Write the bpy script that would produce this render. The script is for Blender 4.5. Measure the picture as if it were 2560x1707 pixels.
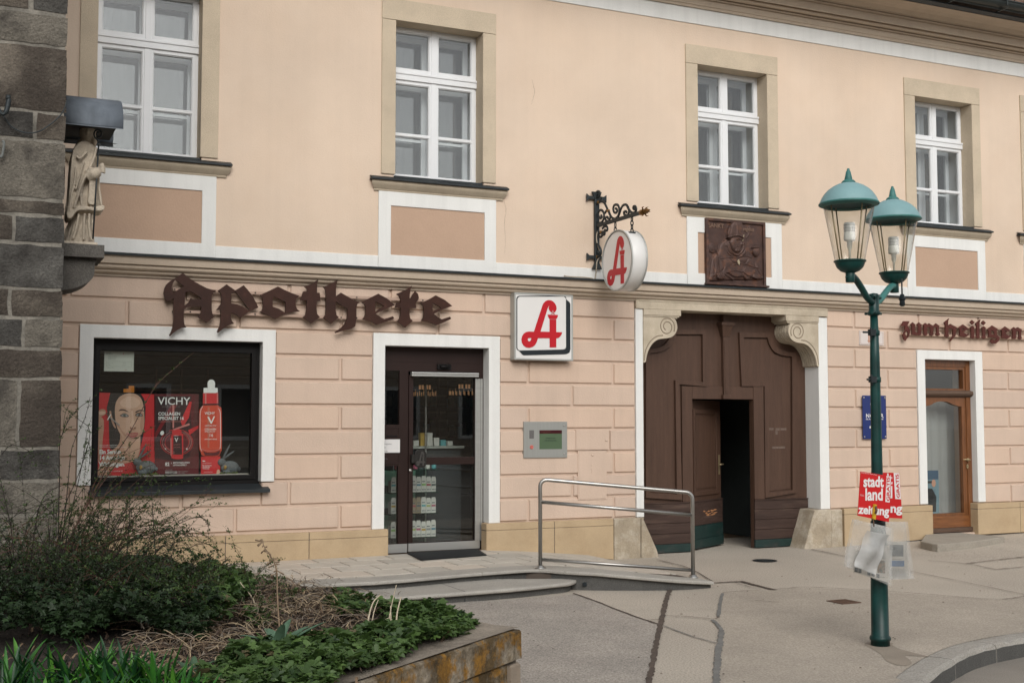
import bpy, bmesh, math, random
import numpy as np
from mathutils import Vector, Matrix
from mathutils.geometry import tessellate_polygon
random.seed(7)
rad = math.radians
for o in list(bpy.data.objects):
    bpy.data.objects.remove(o, do_unlink=True)
scn = bpy.context.scene
COL = scn.collection

# ------------------------------------------------------------------ camera
CF, CPI, CYA, CD, CH = 1.175302, .064646, .432408, 12.2, 1.60
cam = bpy.data.cameras.new('camera'); camo = bpy.data.objects.new('camera', cam)
COL.objects.link(camo); scn.camera = camo
cam.sensor_width = 36; cam.lens = CF * 36; cam.clip_end = 500; cam.clip_start = .05
camo.location = (0, -CD, CH); camo.rotation_euler = (math.pi/2 + CPI, 0, -CYA)

# ------------------------------------------------------------------ sky, sun, exposure
SUN_EL, SUN_AZ = 33, -14          # sun high, a little left of the view; azimuth from -y towards +x
wd_ = bpy.data.worlds.new('World'); scn.world = wd_; wd_.use_nodes = True
nt = wd_.node_tree; bg = nt.nodes['Background']
sky = nt.nodes.new('ShaderNodeTexSky'); sky.sky_type = 'NISHITA'; sky.sun_disc = False
sky.sun_elevation = rad(SUN_EL); sky.sun_rotation = rad(180 - SUN_AZ)
sky.air_density = 1.2; sky.dust_density = 1.5; sky.ozone_density = 1
hs = nt.nodes.new('ShaderNodeHueSaturation'); hs.inputs['Saturation'].default_value = .12
nt.links.new(sky.outputs[0], hs.inputs['Color']); nt.links.new(hs.outputs[0], bg.inputs[0])
bg.inputs[1].default_value = .15
sl = bpy.data.lights.new('sun', 'SUN'); sl.energy = 1.2; sl.angle = rad(35); sl.color = (1, .96, .9)
so = bpy.data.objects.new('sun', sl); COL.objects.link(so)
_a = rad(SUN_AZ); _e = rad(SUN_EL)
_dir = Vector((math.sin(_a)*math.cos(_e), -math.cos(_a)*math.cos(_e), math.sin(_e)))   # towards the sun
so.rotation_euler = _dir.to_track_quat('Z', 'Y').to_euler(); so.location = _dir * 40
scn.view_settings.view_transform = 'Standard'; scn.view_settings.look = 'None'
scn.view_settings.exposure = .30; scn.view_settings.gamma = 1
scn.view_settings.use_curve_mapping = False
scn.render.engine = 'CYCLES'; scn.cycles.max_bounces = 8; scn.cycles.transparent_max_bounces = 16

# ------------------------------------------------------------------ measuring helpers
def ray(px, py):
    x = (px-1280)/2560; y = -(py-853.5)/2560
    c, s = math.cos(CPI), math.sin(CPI)
    d = (x, c*CF - s*y, s*CF + c*y)
    c, s = math.cos(CYA), math.sin(CYA)
    return (c*d[0] + s*d[1], -s*d[0] + c*d[1], d[2])
def w(px, py, d=0.):               # point of the plane y=d -> (x, z)
    a = ray(px, py); t = (CD+d)/a[1]
    return (a[0]*t, a[2]*t + CH)
def g(px, py, z=0.):               # point of the plane at height z -> (x, y)
    a = ray(px, py); t = (z-CH)/a[2]
    return (a[0]*t, a[1]*t - CD)
def xpl(px, py, X):                # point of the plane x=X -> (y, z)
    a = ray(px, py); t = X/a[0]
    return (a[1]*t - CD, a[2]*t + CH)
def ZM(ox, oy, s):
    return lambda a, b, d=0.: w(ox + a*s, oy + b*s, d)

# ------------------------------------------------------------------ object helpers
def link(o, parent=None):
    COL.objects.link(o)
    if parent is not None: o.parent = parent
    return o
def tag(o, label=None, cat=None, group=None, kind=None):
    if label: o['label'] = label
    if cat: o['category'] = cat
    if group: o['group'] = group
    if kind: o['kind'] = kind
    return o
def empty(name, loc=(0, 0, 0), label=None, cat=None, group=None):
    o = bpy.data.objects.new(name, None); o.location = loc; o.empty_display_size = .1
    link(o); tag(o, label, cat, group); return o

class MB:
    """collects geometry in world coordinates and links it as ONE mesh object"""
    def __init__(s): s.v = []; s.f = []; s.sm = []; s.mi = []
    def add(s, vs, fs, smooth=False, mi=0):
        b = len(s.v); s.v += [tuple(v) for v in vs]
        for f in fs: s.f.append(tuple(i+b for i in f)); s.sm.append(smooth); s.mi.append(mi)
    def box(s, x0, x1, y0, y1, z0, z1, mi=0):
        if x0 > x1: x0, x1 = x1, x0
        if y0 > y1: y0, y1 = y1, y0
        if z0 > z1: z0, z1 = z1, z0
        s.add([(x0,y0,z0),(x1,y0,z0),(x1,y1,z0),(x0,y1,z0),(x0,y0,z1),(x1,y0,z1),(x1,y1,z1),(x0,y1,z1)],
              [(0,3,2,1),(4,5,6,7),(0,1,5,4),(1,2,6,5),(2,3,7,6),(3,0,4,7)], False, mi)
    def cham(s, x0, x1, z0, z1, yb, yf, c, mi=0):
        """raised block on a wall: back at yb, front at yf (<yb), chamfer c"""
        s.add([(x0,yb,z0),(x1,yb,z0),(x1,yb,z1),(x0,yb,z1),(x0+c,yf,z0+c),(x1-c,yf,z0+c),(x1-c,yf,z1-c),(x0+c,yf,z1-c)],
              [(4,5,6,7),(0,1,5,4),(1,2,6,5),(2,3,7,6),(3,0,4,7)], False, mi)
    def quad(s, a, b, c, d, mi=0): s.add([a,b,c,d], [(0,1,2,3)], False, mi)
    def plate(s, outer, holes=(), y0=0., y1=.01, mi=0, tf=None, back=True):
        """polygon of (x,z) (or (u,v) mapped by tf(u,v,t)) as a solid slab, front y0, back y1"""
        if tf is None: tf = lambda u, v, t: (u, t, v)
        loops = [list(outer)] + [list(h) for h in holes]
        tris = tessellate_polygon([[Vector((p[0], p[1], 0)) for p in l] for l in loops])
        flat = [p for l in loops for p in l]; n = len(flat)
        vs = [tf(p[0], p[1], y0) for p in flat] + [tf(p[0], p[1], y1) for p in flat]
        fs = [tuple(t) for t in tris]
        if back: fs += [tuple(i+n for i in reversed(t)) for t in tris]
        b = 0
        for l in loops:
            m = len(l)
            for i in range(m): fs.append((b+i, b+(i+1) % m, n+b+(i+1) % m, n+b+i))
            b += m
        s.add(vs, fs, False, mi)
    def tube(s, pts, r, n=8, mi=0, cap=True, smooth=True, flat=1.):
        pts = [Vector(p) for p in pts]; m = len(pts)
        rs = r if isinstance(r, (list, tuple)) else [r]*m
        t0 = (pts[1]-pts[0]).normalized()
        up = Vector((0, 0, 1)) if abs(t0.z) < .9 else Vector((1, 0, 0))
        u = t0.cross(up).normalized(); vs = []
        for i in range(m):
            t = (pts[min(i+1, m-1)] - pts[max(i-1, 0)])
            t = t.normalized() if t.length > 1e-9 else t0
            u = (u - t*u.dot(t))
            u = u.normalized() if u.length > 1e-6 else t.orthogonal().normalized()
            v = t.cross(u)
            for k in range(n):
                a = 2*math.pi*k/n
                vs.append(pts[i] + (u*math.cos(a) + v*math.sin(a)*flat)*rs[i])
        fs = []
        for i in range(m-1):
            for k in range(n):
                k2 = (k+1) % n; fs.append((i*n+k, i*n+k2, (i+1)*n+k2, (i+1)*n+k))
        if cap: fs += [tuple(range(n-1, -1, -1)), tuple((m-1)*n+k for k in range(n))]
        s.add(vs, fs, smooth, mi)
    def lathe(s, prof, c, n=32, mi=0, smooth=True, axis='z', capb=True, capt=True):
        """prof = [(r, h)]"""
        vs = []
        for r, h in prof:
            for k in range(n):
                a = 2*math.pi*k/n; p = (r*math.cos(a), r*math.sin(a), h)
                if axis == 'x': p = (h, p[0], p[1])
                elif axis == 'y': p = (p[0], h, p[1])
                vs.append((c[0]+p[0], c[1]+p[1], c[2]+p[2]))
        fs = []
        for i in range(len(prof)-1):
            for k in range(n):
                k2 = (k+1) % n; fs.append((i*n+k, i*n+k2, (i+1)*n+k2, (i+1)*n+k))
        if capb: fs.append(tuple(range(n-1, -1, -1)))
        if capt: fs.append(tuple((len(prof)-1)*n+k for k in range(n)))
        s.add(vs, fs, smooth, mi)
    def sweep(s, prof, x0, x1, mi=0, smooth=False):
        """moulding: prof = [(y, z)] swept along x"""
        n = len(prof)
        vs = [(x0, p[0], p[1]) for p in prof] + [(x1, p[0], p[1]) for p in prof]
        fs = [(i, i+1, n+i+1, n+i) for i in range(n-1)]
        fs += [tuple(range(n)), tuple(range(2*n-1, n-1, -1))]
        s.add(vs, fs, smooth, mi)
    def loft(s, rings, mi=0, smooth=True, cap=True):
        n = len(rings[0]); vs = [p for r in rings for p in r]; fs = []
        for i in range(len(rings)-1):
            for k in range(n):
                k2 = (k+1) % n; fs.append((i*n+k, i*n+k2, (i+1)*n+k2, (i+1)*n+k))
        if cap: fs += [tuple(range(n-1, -1, -1)), tuple((len(rings)-1)*n+k for k in range(n))]
        s.add(vs, fs, smooth, mi)
    def sphere(s, c, rx, ry=None, rz=None, n=16, m=10, mi=0):
        ry = ry or rx; rz = rz or rx; vs = []; fs = []
        for i in range(m+1):
            th = math.pi*i/m
            for k in range(n):
                a = 2*math.pi*k/n
                vs.append((c[0]+rx*math.sin(th)*math.cos(a), c[1]+ry*math.sin(th)*math.sin(a), c[2]+rz*math.cos(th)))
        for i in range(m):
            for k in range(n):
                k2 = (k+1) % n; fs.append((i*n+k, (i+1)*n+k, (i+1)*n+k2, i*n+k2))
        s.add(vs, fs, True, mi)
    def build(s, name, mats, parent=None, bevel=0, seg=2, label=None, cat=None, group=None, kind=None, origin=None):
        me = bpy.data.meshes.new(name)
        vs = s.v
        if origin is not None: vs = [(v[0]-origin[0], v[1]-origin[1], v[2]-origin[2]) for v in vs]
        me.from_pydata(vs, [], s.f)
        if not isinstance(mats, (list, tuple)): mats = [mats]
        for m in mats: me.materials.append(m)
        me.polygons.foreach_set('use_smooth', s.sm)
        me.polygons.foreach_set('material_index', s.mi)
        me.update()
        bm = bmesh.new(); bm.from_mesh(me); bmesh.ops.recalc_face_normals(bm, faces=bm.faces); bm.to_mesh(me); bm.free()
        o = bpy.data.objects.new(name, me); link(o, parent)
        if parent is not None:
            pl = parent_world(parent)
            o.location = Vector(origin if origin is not None else (0, 0, 0)) - pl
        elif origin is not None: o.location = origin
        if bevel:
            b = o.modifiers.new('bevel', 'BEVEL'); b.width = bevel; b.segments = seg; b.limit_method = 'ANGLE'; b.angle_limit = rad(35)
        tag(o, label, cat, group, kind)
        return o
def parent_world(p):
    v = Vector((0, 0, 0))
    while p is not None: v += p.location; p = p.parent
    return v
def copy_tree(o, parent=None):
    c = o.copy(); link(c, parent)
    if parent is not None: c.location = o.location
    for ch in list(o.children): copy_tree(ch, c)
    return c

def textmb(mb, s, size, x, z, y, ext=.002, mi=0, off=0., sx=1., align='LEFT', rot=0, spacing=1., tf=None, shear=0, fit=None):
    """lettering on a wall plane facing -y; size = cap height"""
    cu = bpy.data.curves.new('t', 'FONT'); cu.body = s; cu.size = 1.; cu.offset = off/ max(size, 1e-6) * .73; cu.extrude = 0
    cu.align_x = align; cu.space_character = spacing; cu.resolution_u = 3; cu.shear = shear
    o = bpy.data.objects.new('t', cu); COL.objects.link(o)
    dg = bpy.context.evaluated_depsgraph_get()
    me = bpy.data.meshes.new_from_object(o.evaluated_get(dg))
    if fit: sx = fit/((max(v.co.x for v in me.vertices)-min(v.co.x for v in me.vertices))*size/.73)
    k = size/.73; c, sn = math.cos(rot), math.sin(rot)
    uv = [((v.co.x*k*sx)*c - (v.co.y*k)*sn + x, (v.co.x*k*sx)*sn + (v.co.y*k)*c + z) for v in me.vertices]
    if tf is None: tf = lambda u, v_, t: (u, t, v_)
    n = len(uv)
    fs = [tuple(p.vertices) for p in me.polygons]
    vs = [tf(u, v_, y) for u, v_ in uv]
    if ext > .0025:
        ec = {}
        for f in fs:
            for i in range(len(f)):
                e = (f[i], f[(i+1) % len(f)]); ec[tuple(sorted(e))] = ec.get(tuple(sorted(e)), 0)+1
        vs += [tf(u, v_, y+ext) for u, v_ in uv]
        fs += [(a, b, b+n, a+n) for (a, b), q in ec.items() if q == 1]
    mb.add(vs, fs, False, mi)
    bpy.data.objects.remove(o, do_unlink=True); bpy.data.curves.remove(cu); bpy.data.meshes.remove(me)

# ------------------------------------------------------------------ materials
def lin(c):
    return tuple(((x/255)/12.92 if x/255 <= .04045 else ((x/255+.055)/1.055)**2.4) for x in c)
def M(name, col, rough=.7, metal=0., var=0., vscale=1.5, fine=0., fscale=60, bump=0., bscale=80, col2=None, mask=None,
      spec=.4, stretch=None, coat=0, bdist=.01, alpha=None, streak=0., col3=None, mask3=None):
    m = bpy.data.materials.new(name); m.use_nodes = True; n = m.node_tree; L = n.links
    b = n.nodes['Principled BSDF']; b.inputs['Roughness'].default_value = rough
    b.inputs['Metallic'].default_value = metal; b.inputs['Specular IOR Level'].default_value = spec
    if coat: b.inputs['Coat Weight'].default_value = coat; b.inputs['Coat Roughness'].default_value = .15
    ge = n.nodes.new('ShaderNodeNewGeometry'); pos = ge.outputs['Position']
    if stretch:
        mp = n.nodes.new('ShaderNodeMapping'); mp.inputs['Scale'].default_value = stretch
        L.new(pos, mp.inputs['Vector']); pos = mp.outputs[0]
    cur = None
    def noise(sc, det=6, ro=.6, src=None):
        t = n.nodes.new('ShaderNodeTexNoise'); t.inputs['Scale'].default_value = sc
        t.inputs['Detail'].default_value = det; t.inputs['Roughness'].default_value = ro
        L.new(src or pos, t.inputs['Vector']); return t.outputs['Fac']
    def mixc(fac, a, c2, typ='MIX'):
        x = n.nodes.new('ShaderNodeMix'); x.data_type = 'RGBA'; x.blend_type = typ
        if isinstance(fac, (int, float)): x.inputs[0].default_value = fac
        else: L.new(fac, x.inputs[0])
        if isinstance(a, tuple): x.inputs[6].default_value = (*a[:3], 1)
        else: L.new(a, x.inputs[6])
        if isinstance(c2, tuple): x.inputs[7].default_value = (*c2[:3], 1)
        else: L.new(c2, x.inputs[7])
        return x.outputs[2]
    def ramp(src, a, c2, lo=0., hi=1.):
        r = n.nodes.new('ShaderNodeMapRange'); r.inputs[1].default_value = a; r.inputs[2].default_value = c2
        r.inputs[3].default_value = lo; r.inputs[4].default_value = hi
        L.new(src, r.inputs[0]); return r.outputs[0]
    base = tuple(col)
    cur = base
    if col2 is not None:
        ms = mask or (2., .45, .62)
        cur = mixc(ramp(noise(ms[0], 8, .65), ms[1], ms[2]), cur, tuple(col2))
    if col3 is not None: cur = mixc(ramp(noise(mask3[0], 8, .7), mask3[1], mask3[2]), cur, tuple(col3))
    if var:
        f = ramp(noise(vscale, 5), .3, .7, 1-var, 1+var*.6)
        cb = n.nodes.new('ShaderNodeCombineColor')
        for i in range(3): L.new(f, cb.inputs[i])
        cur = mixc(1., cur, cb.outputs[0], 'MULTIPLY')
    if streak:
        mp2 = n.nodes.new('ShaderNodeMapping'); mp2.inputs['Scale'].default_value = (9, 9, .35)
        L.new(ge.outputs['Position'], mp2.inputs['Vector'])
        f = ramp(noise(1., 5, .6, mp2.outputs[0]), .45, .75, 1., 1-streak)
        cb = n.nodes.new('ShaderNodeCombineColor')
        for i in range(3): L.new(f, cb.inputs[i])
        cur = mixc(1., cur, cb.outputs[0], 'MULTIPLY')
    if fine:
        f = ramp(noise(fscale, 3, .7), .3, .7, 1-fine, 1+fine)
        cb = n.nodes.new('ShaderNodeCombineColor')
        for i in range(3): L.new(f, cb.inputs[i])
        cur = mixc(1., cur, cb.outputs[0], 'MULTIPLY')
    if isinstance(cur, tuple): b.inputs['Base Color'].default_value = (*cur[:3], 1)
    else: L.new(cur, b.inputs['Base Color'])
    if bump:
        bu = n.nodes.new('ShaderNodeBump'); bu.inputs['Strength'].default_value = bump; bu.inputs['Distance'].default_value = bdist
        L.new(noise(bscale, 5, .6), bu.inputs['Height']); L.new(bu.outputs[0], b.inputs['Normal'])
    return m
def glass(name, tint=(1, 1, 1), ior=1.5, rough=0., boost=1.):
    m = bpy.data.materials.new(name); m.use_nodes = True; n = m.node_tree; L = n.links
    n.nodes.remove(n.nodes['Principled BSDF'])
    tr = n.nodes.new('ShaderNodeBsdfTransparent'); tr.inputs[0].default_value = (*tint, 1)
    gl = n.nodes.new('ShaderNodeBsdfGlossy'); gl.inputs['Roughness'].default_value = rough
    mx = n.nodes.new('ShaderNodeMixShader'); ge = n.nodes.new('ShaderNodeNewGeometry')
    f0 = ((ior-1)/(ior+1))**2*boost          # Schlick reflectance, the same from both sides of the pane
    dp = n.nodes.new('ShaderNodeVectorMath'); dp.operation = 'DOT_PRODUCT'; L.new(ge.outputs['Normal'], dp.inputs[0]); L.new(ge.outputs['Incoming'], dp.inputs[1])
    def ma(op, a, b):
        q = n.nodes.new('ShaderNodeMath'); q.operation = op; q.use_clamp = op != 'ABSOLUTE'
        for i, v in enumerate((a, b)):
            if v is None: continue
            if isinstance(v, (int, float)): q.inputs[i].default_value = v
            else: L.new(v, q.inputs[i])
        return q.outputs[0]
    k = ma('POWER', ma('SUBTRACT', 1., ma('ABSOLUTE', dp.outputs['Value'], None)), 5.)
    L.new(ma('ADD', ma('MULTIPLY', k, 1-f0), f0), mx.inputs[0])
    L.new(tr.outputs[0], mx.inputs[1]); L.new(gl.outputs[0], mx.inputs[2])
    L.new(mx.outputs[0], n.nodes['Material Output'].inputs[0]); return m
def emis(name, col, st):
    m = bpy.data.materials.new(name); m.use_nodes = True; b = m.node_tree.nodes['Principled BSDF']
    b.inputs['Base Color'].default_value = (*col, 1); b.inputs['Emission Color'].default_value = (*col, 1)
    b.inputs['Emission Strength'].default_value = st; return m

m_peach = M('peach_render', (.675, .54, .425), .9, var=.10, vscale=.6, fine=.03, fscale=90, bump=.3, bscale=55, streak=.03, col2=(.66, .515, .395), mask=(.9, .45, .75))
m_rustb = [M('pink_render_%s' % n, c, .9, var=.09, vscale=1.3, fine=.03, fscale=90, bump=.3, bscale=55, streak=.07) for n, c in (('even', (.585, .45, .358)), ('warm', (.60, .45, .35)), ('worn', (.56, .432, .348)))]
m_rust = M('pink_render', (.585, .45, .358), .9, var=.06, vscale=1.1, fine=.03, fscale=90, bump=.3, bscale=55, streak=.05)
m_white = M('white_paint', (.74, .74, .715), .8, var=.04, vscale=2, fine=.02, bump=.15, bscale=60, streak=.10)
m_apron = M('tan_render', (.47, .325, .235), .9, var=.06, vscale=2, fine=.03, bump=.25, bscale=60)
m_corn = M('taupe_render', (.47, .385, .30), .85, var=.06, vscale=2, fine=.03, bump=.15, streak=.08)
m_stone = M('window_stone', (.57, .475, .355), .9, var=.12, vscale=3, fine=.12, fscale=110, bump=.5, bscale=110, col2=(.48, .40, .30), mask=(6, .45, .7))
m_gstone = M('portal_stone', (.51, .44, .34), .85, var=.1, vscale=4, fine=.06, fscale=90, bump=.3, bscale=90, col2=(.36, .30, .22), mask=(3, .45, .75))
m_plinth = M('sandstone', (.46, .345, .215), .75, var=.09, vscale=2.5, fine=.05, fscale=70, bump=.15, bscale=90, col2=(.40, .29, .175), mask=(3.5, .45, .75))
m_rough = M('rough_guard_stone', (.36, .30, .22), .95, var=.2, vscale=5, fine=.12, fscale=60, bump=.8, bscale=40, col2=(.48, .42, .335), mask=(4.5, .45, .60))
m_flash = M('grey_flashing', (.022, .027, .03), .5, var=.3, vscale=5, fine=.1, spec=.35)
m_wframe = M('window_paint', (.74, .75, .76), .45, var=.03, fine=.01, streak=.04)
m_iframe = M('inner_window_paint', (.62, .64, .66), .5, var=.04)
m_dark = M('dark_room', (.05, .055, .055), .9, var=.2)
m_room = M('room_wall', (.22, .225, .215), .9, var=.1)
m_blind = M('grey_blind', (.11, .113, .113), .9, var=.08, vscale=3)
m_glass = glass('window_glass', (.95, .96, .955), 1.5, 0, 1.7)
m_iglass = glass('inner_glass', (.90, .91, .905), 1.5, 0, 2.3)
m_sglass = glass('shop_glass', (.95, .97, .96), 1.5, .0, 1.55)
m_lglass = glass('lantern_glass', (.955, .955, .94), 1.45, .12, 1.5)
m_brown = M('brown_frame', (.022, .011, .009), .45, spec=.25, var=.15, fine=.05)
m_black = M('black_frame', (.007, .006, .006), .45, spec=.2, var=.2)
m_alu = M('aluminium', (.52, .52, .50), .35, metal=.7, var=.06, stretch=(1, 1, 20))
m_steel = M('stainless_steel', (.42, .41, .39), .36, metal=1., var=.08, fine=.06, fscale=40)
m_gate = M('brown_gate_paint', (.078, .043, .029), .5, spec=.3, var=.18, vscale=2.5, fine=.12, fscale=30, bump=.25, bscale=25, stretch=(8, 8, .5))
m_gateb = M('worn_gate_boards', (.055, .033, .026), .65, spec=.25, var=.35, vscale=2, fine=.15, fscale=30, bump=.5, bscale=20, stretch=(.8, 1, 9), col2=(.11, .072, .055), mask=(1.6, .52, .75))
m_kick = M('green_kick_plate', (.012, .032, .029), .5, var=.25, vscale=8, col2=(.05, .05, .045), mask=(7, .55, .75))
m_rawwood = M('bare_wood', (.40, .19, .085), .8, var=.3, vscale=18)
m_wood = M('varnished_wood', (.165, .062, .020), .42, var=.3, vscale=3, fine=.2, fscale=14, bump=.2, bscale=12, stretch=(7, 7, .7), coat=.3)
m_wood_h = M('varnished_wood_rail', (.20, .075, .024), .42, var=.3, vscale=3, fine=.2, fscale=14, bump=.2, bscale=12, stretch=(.7, 7, 7), coat=.3)
m_oldwood = M('weathered_wood', (.10, .060, .040), .7, var=.3, fine=.2, fscale=20, stretch=(.8, 8, 8))
m_letter = M('letter_metal', (.040, .014, .008), .5, spec=.25, var=.25, vscale=6, fine=.1, col2=(.075, .027, .018), mask=(9, .58, .74))
m_letter2 = M('letter_metal_red', (.085, .022, .016), .5, spec=.25, var=.2, vscale=8, fine=.1)
m_signw = M('sign_white', (.70, .69, .67), .35, var=.02)
m_signg = M('sign_grey_edge', (.42, .43, .41), .4, metal=.3, var=.05)
m_red = M('sign_red', (.46, .006, .014), .4)
m_ink = M('sign_black', (.012, .018, .022), .4)
m_iron = M('wrought_iron', (.035, .042, .045), .5, metal=.5, var=.3, vscale=20, bump=.2, bscale=60)
m_gold = M('old_gilt', (.22, .11, .03), .5, metal=.6, var=.4, vscale=40)
m_bronze = M('bronze_relief', (.075, .042, .034), .5, metal=.35, var=.3, vscale=12, col2=(.16, .07, .04), mask=(14, .5, .72), bump=.25, bscale=90)
m_teal = M('teal_enamel', (.004, .045, .040), .4, spec=.35, var=.25, vscale=6, fine=.08, col2=(.002, .020, .019), mask=(5, .45, .7), col3=(.16, .11, .07), mask3=(14, .735, .745), streak=.25)
m_tealL = M('weathered_teal', (.20, .345, .36), .5, var=.08, vscale=5, fine=.03)
m_tealM = M('teal_finial', (.045, .17, .155), .5, var=.2, vscale=9)
m_lampw = M('bulb_white', (.72, .72, .68), .4)
m_brass = M('brass_rod', (.42, .34, .20), .4, metal=.6)
m_blk = M('pier_block', (.062, .050, .040), .95, var=.35, vscale=2.5, fine=.3, fscale=70, bump=1., bscale=45, bdist=.02, col2=(.135, .115, .092), mask=(2.6, .45, .66))
m_blk2 = M('pier_block_grey', (.098, .093, .084), .95, var=.35, vscale=3.5, fine=.28, fscale=75, bump=1., bscale=50, bdist=.02, col2=(.040, .036, .032), mask=(3.1, .42, .62))
m_blk3 = M('pier_block_pale', (.165, .148, .122), .95, var=.3, vscale=3, fine=.25, fscale=70, bump=1., bscale=50, bdist=.02, col2=(.07, .062, .052), mask=(3.5, .46, .64))
m_mortar = M('lime_mortar', (.20, .185, .158), .95, var=.45, vscale=6, fine=.2, fscale=60, bump=.7, bscale=40)
m_statue = M('statue_limestone', (.50, .43, .34), .9, var=.2, vscale=9, fine=.1, fscale=90, bump=.6, bscale=70, col2=(.26, .22, .18), mask=(11, .52, .72))
m_corbel = M('corbel_stone', (.10, .092, .082), .95, var=.3, vscale=6, fine=.3, fscale=90, bump=.9, bscale=60)
m_lead = M('lead_sheet', (.13, .15, .175), .75, metal=.0, spec=.3, var=.25, vscale=5, streak=.3)
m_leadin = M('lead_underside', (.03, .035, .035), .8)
m_asph = M('asphalt_pale', (.45, .40, .335), .9, var=.14, vscale=1.6, fine=.42, fscale=75, bump=.5, bscale=120, col2=(.39, .345, .29), mask=(.8, .42, .62))
m_asph2 = M('asphalt_grey', (.33, .30, .265), .9, var=.14, vscale=2, fine=.5, fscale=75, bump=.6, bscale=120, col2=(.37, .33, .29), mask=(1.1, .45, .65))
m_asph3 = M('asphalt_patch', (.235, .205, .17), .9, var=.08, vscale=1.4, fine=.2, fscale=170, bump=.5, bscale=170)
m_road = M('road_asphalt', (.24, .215, .185), .9, var=.2, vscale=1.2, fine=.3, fscale=120, bump=.6, bscale=120)
m_tar = M('tar_joint', (.095, .072, .058), .85, var=.3, vscale=9, fine=.3, fscale=90, bump=.8, bscale=90)
m_tarl = M('grey_tar_joint', (.17, .168, .16), .8, var=.2, vscale=9, fine=.2, fscale=90)
m_stain = M('damp_stain', (.27, .23, .185), .8, var=.15, vscale=4, fine=.25, fscale=150)
m_gran = M('granite', (.36, .34, .305), .85, var=.12, vscale=3, fine=.3, fscale=150, bump=.4, bscale=150)
m_kerb = M('kerb_granite', (.36, .34, .305), .9, var=.2, vscale=5, fine=.3, fscale=90, bump=.7, bscale=60, col2=(.27, .25, .22), mask=(5, .45, .65))
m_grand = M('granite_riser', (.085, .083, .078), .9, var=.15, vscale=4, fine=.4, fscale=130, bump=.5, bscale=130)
m_tile = M('paving_slab', (.50, .46, .40), .85, var=.12, vscale=2.2, fine=.15, fscale=120, bump=.3, bscale=140, col2=(.40, .38, .335), mask=(1.8, .5, .8))
m_grout = M('paving_joint', (.10, .08, .065), .95)
m_conc = M('coping_concrete', (.27, .23, .185), .95, var=.25, vscale=4, fine=.25, fscale=80, bump=.8, bscale=60, col2=(.12, .10, .08), mask=(5, .5, .7))
m_lich = M('lichen_stone', (.33, .285, .22), .95, var=.45, vscale=7, fine=.3, fscale=60, bump=1., bscale=45, col2=(.085, .055, .022), mask=(4.5, .36, .56), streak=.45, col3=(.24, .12, .018), mask3=(6, .50, .60))
m_soil = M('soil', (.035, .026, .02), 1., var=.4, vscale=8, fine=.4, fscale=60, bump=1., bscale=30, bdist=.03)

# ================================================================== GROUND (structure)
def gz(x, y):                       # the pavement rises a little towards the right end of the facade
    t = min(max((x-10.3)/3.2, 0), 1) * min(max((y+3.2)/3.2, 0), 1)
    return .065*t
def sheet(name, poly, z, mat, kind='structure', sub=None, **kw):
    mb = MB(); tris = tessellate_polygon([[Vector((p[0], p[1], 0)) for p in poly]])
    mb.add([(p[0], p[1], z + gz(p[0], p[1])) for p in poly], [tuple(t) for t in tris])
    return mb.build(name, mat, kind=kind, **kw)
mb = MB()
mb.quad((-120,-160,-.125), (160,-160,-.125), (160,60,-.125), (-120,60,-.125)); mb.build('road', m_road, kind='structure')
# pavement slab: left/top bounded, right-front bounded by the curved kerb
kin = [g(2010,1640), g(2045*1.0884,1568*1.0884), g(2110*1.0884,1529*1.0884), g(2160*1.0884,1505*1.0884),
       g(2205*1.0884,1489*1.0884), g(2260*1.0884,1473*1.0884), g(2352*1.0884,1456*1.0884)]
kerb = [g(2150,1790), g(2225,1707), g(2272,1668), g(2318,1641), g(2370,1618), g(2430,1602), g(2500,1589), g(2560,1581)]
e = kerb[-1]; d_ = (kerb[-1][0]-kerb[-2][0], kerb[-1][1]-kerb[-2][1])
kerb += [(e[0]+d_[0]*3, e[1]+d_[1]*2), (e[0]+d_[0]*9, e[1]+d_[1]*4), (e[0]+d_[0]*60, e[1]+d_[1]*10)]
s_ = kerb[0]; kerb = [(s_[0]-1.6, s_[1]-6.5), (s_[0]-.65, s_[1]-1.6)] + kerb
def smoothline(P, n=4):
    out = []
    for i in range(len(P)-1):
        p0 = P[max(i-1, 0)]; p1 = P[i]; p2 = P[i+1]; p3 = P[min(i+2, len(P)-1)]
        for k in range(n):
            t = k/n
            out.append(tuple(.5*((2*p1[j]) + (-p0[j]+p2[j])*t + (2*p0[j]-5*p1[j]+4*p2[j]-p3[j])*t*t + (-p0[j]+3*p1[j]-3*p2[j]+p3[j])*t**3) for j in range(len(p1))))
    out.append(tuple(P[-1])); return out
kerb = smoothline(kerb)
mb = MB()                            # pavement as a strip grid so it can follow gz()
xs = [-30, -8, -3, 0, 3, 5, 6, 7, 8, 9, 10, 11, 12, 13, 14, 16, 22, 45]
def kerb_y(x):
    for i in range(len(kerb)-1):
        a, b = kerb[i], kerb[i+1]
        if a[0] <= x <= b[0]: return a[1] + (b[1]-a[1])*(x-a[0])/max(b[0]-a[0], 1e-6)
    return -60 if x < kerb[0][0] else kerb[-1][1]
kx = sorted(set(xs + [round(k[0], 4) for k in kerb if k[0] < 45]))
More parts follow.
